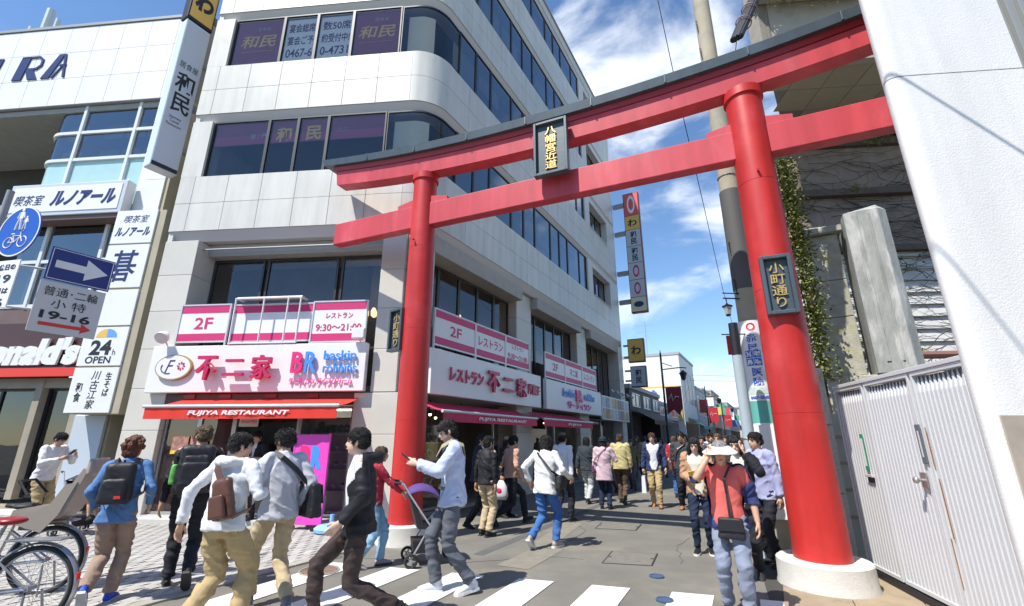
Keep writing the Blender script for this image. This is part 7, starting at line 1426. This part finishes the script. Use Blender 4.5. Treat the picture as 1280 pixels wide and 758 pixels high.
crossbag(P['coral'], 'small black crossbody bag in front of the slate trousers', BKB, (-.02, .19, .84), (.26, .08, .20), 1, .022)
crossbag(P['jeans'], 'dark shoulder bag strap and pouch on the white blouse', BKB, (.27, .05, .98), (.09, .24, .20), 1, .03)
crossbag(P['char'], 'brown shoulder bag of the man in the charcoal shirt', LEA, (.26, .02, .92), (.08, .24, .22), 1, .03)
crossbag(P['pink'], 'small purple bag strap over the pink coat', mat('bag_plum', (.12, .03, .10), .5), (-.26, .0, .92), (.08, .20, .18), -1, .02)
def held(info, sd_, name, label, cat): t = worn(info, name, label, cat); a, e, wv = info['arms'][sd_]; return t, wv*info['s'], (wv-e).normalized()
t, h_, d_ = held(P['phone'], -1, 'mobile_phone', 'dark mobile phone held up by the man in the pale blue shirt', 'phone'); c = h_+d_*.10+Vector((.015, .02, .035)); b = MB(Matrix.Translation(c) @ Euler((R(-50), R(10), 0)).to_matrix().to_4x4()); b.cbox(-.033, .033, -.005, .005, -.065, .065, .004); b.build('case', M_ink, t, local=True); b = MB(Matrix.Translation(c) @ Euler((R(-50), R(10), 0)).to_matrix().to_4x4()); b.box(-.029, .029, -.0065, -.0052, -.055, .055); b.build('screen', mat('screen_grey', (.25, .30, .36), .2), t, local=True)
t, h_, d_ = held(P['lean'], -1, 'mobile_phone', 'small phone held by the man leaning at the left building', 'phone'); c = h_+d_*.10+Vector((.10, .02, .02)); b = MB(Matrix.Translation(c) @ Euler((R(-50), 0, 0)).to_matrix().to_4x4()); b.cbox(-.033, .033, -.005, .005, -.065, .065, .004); b.build('case', M_ink, t, local=True)
t, h_, d_ = held(P['bag'], 1, 'paper_bag', 'white paper bag with handles carried by the man in the navy jacket', 'bag'); c = h_+Vector((0, .0, -.12)); b = MB(Matrix.Translation(c)); b.add([(-.05, -.14, -.42), (.05, -.14, -.42), (.05, .14, -.42), (-.05, .14, -.42), (-.035, -.14, -.04), (.035, -.14, -.04), (.035, .14, -.04), (-.035, .14, -.04)], [(0, 3, 2, 1), (0, 1, 5, 4), (1, 2, 6, 5), (2, 3, 7, 6), (3, 0, 4, 7)]); b.build('bag_body', mat('paper_white', (.78, .78, .80), .7, var=.06, vs_=12, obj=True), t, local=True); b = MB(Matrix.Translation(c)); b.tube([(0, -.07, -.04), (0, -.03, .06), (0, .03, .06), (0, .07, -.04)], .004, 5); b.build('handle', M_ink, t, local=True)
t, h_, d_ = held(P['blk'], 1, 'plastic_bag', 'shiny white plastic bag with a red mark carried by the woman in black', 'bag'); c = h_+Vector((0, 0, -.28)); b = MB(); b.tube([c+Vector((0, 0, .20)), c+Vector((0, 0, .08)), c+Vector((0, .0, -.08)), c+Vector((0, 0, -.17))], [(.02, .05), (.07, .13), (.09, .16), (.05, .12)], 14, side=(1, 0, 0)); b.build('bag_body', mat('plastic_white', (.62, .62, .64), .25), t, smooth=True, local=True); b = MB(Matrix.Translation(c)); b.ell((.075, 0, .0), (.02, .06, .06), 10, 6); b.build('mark', M_crim, t, smooth=True, local=True)
t, h_, d_ = held(P['camel'], -1, 'leaflet', 'yellow leaflet in the hands of the woman in the camel jacket', 'leaflet'); c = h_+d_*.1+Vector((.05, .03, -.03)); b = MB(Matrix.Translation(c) @ Euler((R(-30), R(12), R(8))).to_matrix().to_4x4()); b.cbox(-.07, .07, -.004, .004, -.11, .10, .002); b.build('sheet', M_yel, t, local=True)
for nm_, i_, sc in (('sun_visor', P['coral'], 1),):
    t = worn(i_, nm_, 'wide pale sun visor shading the face of the older woman in coral', 'hat'); hd2 = i_['hd']; b = MB(); n_ = 16; vs_ = []
    for r0, z0, y0 in ((.088, .075, 0), (.175, .040, .05)):
        for k in range(n_+1): a = R(-85+170*k/n_); vs_.append(hd2(math.sin(a)*r0, math.cos(a)*r0*1.12+y0, z0-(.02 if r0 > .1 else 0)*abs(math.sin(a))))
    vs_ += [v+Vector((0, 0, .008)) for v in vs_]; q = n_+1
    fs = [(k, k+1, q+k+1, q+k) for k in range(n_)]+[(2*q+k+1, 2*q+k, 3*q+k, 3*q+k+1) for k in range(n_)]+[(q+k, q+k+1, 3*q+k+1, 3*q+k) for k in range(n_)]; b.add(vs_, fs); b.build('brim', mat('visor_cream', (.84, .76, .68), .7), t, local=True); b = MB(); b.tube([hd2(math.sin(R(a))*.092, math.cos(R(a))*.108-.005, .060) for a in range(0, 361, 20)], [(.004, .022)]*19, 6, side=(0, 0, 1)); b.build('band', mat('visor_cream', (.84, .76, .68), .7), t, local=True)
t = worn(P['pink'], 'knit_hat', 'dark knitted beanie on the woman in the pink coat', 'hat'); b = MB(); b.ell(P['pink']['hd'](0, -.015, .072), (.092, .108, .085), 16, 10); b.build('cap', cloth('knit_dark', (.025, .03, .045)), t, smooth=True, local=True); b = MB(); b.torus(P['pink']['hd'](0, -.015, .045), .098, .014, (0, 0, 1), 24, 6); b.build('brim', cloth('knit_dark', (.025, .03, .045)), t, smooth=True, local=True)
t = worn(P['hood'], 'wrist_watch', 'steel wrist watch on the left arm of the white hoodie', 'watch'); a, e, wv = P['hood']['arms'][-1]; p = wv*P['hood']['s']; d_ = (wv-e).normalized(); b = MB(); b.torus(p-d_*.015, .031, .008, d_, 20, 6); b.build('strap', M_steel, t, local=True, smooth=True); b = MB(); b.tube([p-d_*.015+Vector((-.033, 0, 0)), p-d_*.015+Vector((-.043, 0, 0))], .017, 12); b.build('watch_face', M_alu, t, local=True)
for k_, lab in (('bag', 'thin dark glasses worn by the man in the navy jacket'), ('char', 'thin dark glasses worn by the man in the charcoal shirt')):
    t = worn(P[k_], 'glasses', lab, 'glasses'); hd2 = P[k_]['hd']; b = MB()
    for sd_ in (-1, 1): b.torus(hd2(sd_*.031, .088, .008), .022, .0025, (0, 1, 0), 16, 5); b.tube([hd2(sd_*.053, .085, .012), hd2(sd_*.076, .04, .012), hd2(sd_*.078, -.01, .008)], .0022, 4)
    b.tube([hd2(-.010, .092, .010), hd2(.010, .092, .010)], .0022, 4); b.build('glasses_frame', M_ink, t, local=True)
# ---------------------------------------------------------------- pushchairs
M_pc = mat('pushchair_black', (.02, .02, .025), .6); M_pu = mat('pushchair_purple', (.10, .05, .22), .7, bump=.1, bs=90, obj=True); M_tub = mat('tube_silver', (.60, .60, .62), .3, metal=.6); M_rub = mat('rubber_black', (.018, .018, .018), .75)
def pushchair(loc, face, label, canopy):
    t = thing('pushchair', label, 'pushchair', loc, R(-face)+1e-9, 'pushchairs'); Z = Vector
    for sx in (-1, 1):
        for y, r_ in ((.30, .075), (-.24, .085)):
            for q in (-.022, .022):
                b = MB(); c = Z((sx*.22+q, y, r_)); b.torus(c, r_-.014, .014, (1, 0, 0), 22, 6); w_ = b.build('wheel', M_rub, t, smooth=True, local=True); b = MB(); b.tube([c-Z((.008, 0, 0)), c+Z((.008, 0, 0))], .022, 10)
                for k in range(5): a = 2*PI*k/5; b.tube([c, c+Z((0, math.cos(a), math.sin(a)))*(r_-.02)], .005, 4)
                b.build('hub', M_tub if False else M_grey, w_, local=True)
        b = MB(); b.tube([(sx*.22, .28, .10), (sx*.22, -.02, .48), (sx*.21, -.30, .86), (sx*.20, -.38, .98), (sx*.18, -.45, 1.0)], .012, 8); b.build('push_tube', M_tub, t, smooth=40, local=True)
        b = MB(); b.tube([(sx*.22, -.24, .10), (sx*.22, -.05, .42), (sx*.22, .10, .56)], .011, 8); b.build('rear_tube', M_tub, t, smooth=40, local=True)
        b = MB(); b.tube([(sx*.19, -.41, .99), (sx*.17, -.50, 1.0)], .018, 8); b.build('handle_grip', M_pc, t, local=True)
    b = MB(); b.tube([(-.22, -.24, .10), (.22, -.24, .10)], .009, 6); b.tube([(-.22, .28, .12), (.22, .28, .12)], .009, 6); b.build('cross_tube', M_tub, t, local=True)
    b = MB(); b.prism([(.18, .40), (.20, .46), (-.10, .50), (-.26, .86), (-.30, .86), (-.17, .44)], -.18, .18, 'x'); b.build('seat', M_pc, t, local=True); b = MB(); b.prism([(.05, .15), (.12, .30), (-.22, .30), (-.20, .15)], -.16, .16, 'x'); b.build('basket', M_pc, t, local=True)
    b = MB(); vs_ = []; n_ = 8
    for k in range(n_+1):
        a = R(20+110*k/n_)
        for x in (-.2, -.1, 0, .1, .2): vs_.append((x, -.14+.30*math.cos(a)*.95, .66+.30*math.sin(a)*(1-.25*(x/.2)**2)))
    b.add(vs_, [(k*5+j, k*5+j+1, k*5+6+j, k*5+5+j) for k in range(n_) for j in range(4)]); o = b.build('canopy', canopy, t, local=True, fix=False); shade(o.data); md = o.modifiers.new('thickness', 'SOLIDIFY'); md.thickness = .012
    b = MB(); b.tube([(-.2, .12, .62), (0, .20, .62), (.2, .12, .62)], .015, 8); b.build('safety_bar', M_pc, t, smooth=40, local=True)
    return t
pushchair((-1.10, 6.62, 0), 72, 'purple and black folding pushchair beside the base of the left torii pillar', M_pu)
pc = pushchair((-7.25, 8.35, 0), 110, 'dark pushchair with a small child near the left building', M_pc)
kid = person('small child in a pale top and red shorts sitting in the dark pushchair', (-7.20, 8.33, .02), 110, .95, 'stand', 1, LBL, cloth('kid_red', (.55, .08, .05)), hair='short', hips=(0, -.12, .86), fl=(-.10, .42, .52, 20), fr=(.10, .42, .52, 20), shorts=True, sleeve='short', hl=(-.2, .25, 1.02), hr=(.2, .25, 1.02), head=(0, 15), group='people walking on the street', lean=-12)
kid['root']['group'] = 'seated children'; del kid['root']['group']
# ---------------------------------------------------------------- bicycles at the lower left
M_bs = mat('bike_silver', (.36, .37, .40), .25, metal=.6); M_sad = mat('saddle_red', (.28, .015, .02), .35); M_cs = mat('child_seat_grey', (.40, .34, .28), .5)
def bicycle(loc, face, label, frame_m, cs=False, saddle=M_sad):
    t = thing('bicycle', label, 'bicycle', loc, R(-face)+1e-9, 'bicycles parked on the pavement'); r_ = .33; V = Vector
    for y, nm in ((-.53, 'rear'), (.53, 'front')):
        c = V((0, y, r_)); b = MB(); b.torus(c, r_-.018, .018, (1, 0, 0), 48, 8); w_ = b.build('wheel', M_rub, t, smooth=True, local=True); b = MB(); b.torus(c, r_-.043, .010, (1, 0, 0), 48, 6); b.build('rim', M_bs, w_, smooth=True, local=True); b = MB()
        for k in range(28): a = 2*PI*k/28; a2 = a+(.35 if k % 2 else -.35); b.tube([c+V((.03*(1 if k % 4 < 2 else -1), .02*math.cos(a2), .02*math.sin(a2))), c+V((0, math.cos(a), math.sin(a)))*(r_-.045)], .0016, 3)
        b.build('spokes', M_bs, w_, local=True); b = MB(); b.tube([c-V((.045, 0, 0)), c+V((.045, 0, 0))], .02, 10); b.build('hub', M_bs, w_, local=True)
        b = MB(); vs_ = []; n_ = 20; a0, a1 = (-25, 175) if y < 0 else (20, 150)
        for k in range(n_+1):
            a = R(a0+(a1-a0)*k/n_); ca = -math.cos(a) if y < 0 else math.cos(a)
            for x, rr in ((-.028, r_+.012), (-.018, r_+.026), (.018, r_+.026), (.028, r_+.012)): vs_.append((x, y+ca*rr, r_+math.sin(a)*rr))
        b.add(vs_, [(k*4+j, k*4+j+1, k*4+5+j, k*4+4+j) for k in range(n_) for j in range(3)]); o = b.build('mudguard', M_bs, t, local=True, fix=False); shade(o.data)
    S_ = lambda nm, pts, rad, m: MB().tube(pts, rad, 8).build(nm, m, t, smooth=40, local=True)
    S_('down_tube', [(0, .40, .66), (0, .22, .42), (0, -.02, .30), (0, -.08, .29)], .020, frame_m); S_('lower_tube', [(0, .41, .74), (0, .12, .50), (0, -.10, .42)], .016, frame_m); S_('seat_tube', [(0, -.08, .28), (0, -.20, .80)], .016, frame_m); S_('fork', [(0, .37, .88), (0, .42, .66), (0, .53, .33)], .015, frame_m)
    for sx in (-.045, .045): S_('stay', [(sx, -.53, .33), (sx*.5, -.16, .62)], .009, M_bs); S_('chain_stay', [(sx, -.53, .33), (sx*.6, -.08, .29)], .009, M_bs); S_('stand', [(sx*2, -.56, .30), (sx*3, -.60, .02)], .010, M_bs)
    S_('handlebar', [(-.26, .18, 1.0), (-.20, .30, 1.02), (0, .36, .96), (.20, .30, 1.02), (.26, .18, 1.0)], .012, M_bs)
    for sx in (-1, 1): S_('grip', [(sx*.27, .15, .995), (sx*.24, .24, 1.01)], .018, M_pc)
    b = MB(); b.ell((0, -.24, .86), (.10, .12, .035), 16, 8); b.tube([(0, -.20, .86), (0, -.06, .87)], [(.06, .03), (.022, .02)], 10, side=(1, 0, 0)); b.build('saddle', saddle, t, smooth=True, local=True); S_('seat_post', [(0, -.20, .78), (0, -.22, .85)], .013, M_bs)
    b = MB(); b.tube([(.05, -.08, .29), (.06, -.08, .29)], .09, 20); b.build('chain_wheel', M_bs, t, local=True)
    for sx in (-1, 1): S_('crank', [(sx*.07, -.08, .29), (sx*.08, -.08+sx*.12, .29-sx*.11)], .010, M_bs); b = MB(); b.cbox(sx*.14-.045, sx*.14+.045, -.08+sx*.12-.035, -.08+sx*.12+.035, .28-sx*.11, .30-sx*.11, .004); b.build('pedal', M_pc, t, local=True)
    b = MB(); b.cbox(-.07, .07, -.72, -.28, .70, .715, .004); b.build('rear_rack', M_bs, t, local=True); b = MB(); b.cbox(-.02, .02, -.885, -.865, .38, .44, .006); b.build('reflector', mat('reflector_red', (.7, .03, .02), .2), t, local=True)
    if cs:
        b = MB(); b.prism([(-.20, .74), (-.60, .74), (-.66, .80), (-.78, 1.22), (-.74, 1.24), (-.58, .90), (-.22, .84)], -.16, .16, 'x'); b.build('child_seat', M_cs, t, local=True)
        for sx in (-1, 1): b = MB(); b.prism([(-.28, .70), (-.50, .62), (-.62, .78), (-.72, 1.10), (-.62, 1.08), (-.52, .88), (-.34, .82)], sx*.165-.01, sx*.165+.01, 'x'); b.build('side_guard', M_cs, t, local=True)
        b = MB(); b.cbox(-.17, .17, -.83, -.76, 1.16, 1.34, .03); b.build('headrest', M_cs, t, local=True); S_('grab_bar', [(-.15, -.30, .98), (-.12, -.18, 1.12), (.12, -.18, 1.12), (.15, -.30, .98)], .013, M_pc)
    return t
bicycle((-4.62, 4.32, 0), 262, 'silver bicycle with a dark red saddle at the lower left corner', M_bs)
bicycle((-5.40, 5.20, 0), 255, 'second bicycle with a grey-brown child seat behind the silver one', mat('bike_cream', (.50, .45, .38), .4), True, M_pc)
run_jobs()
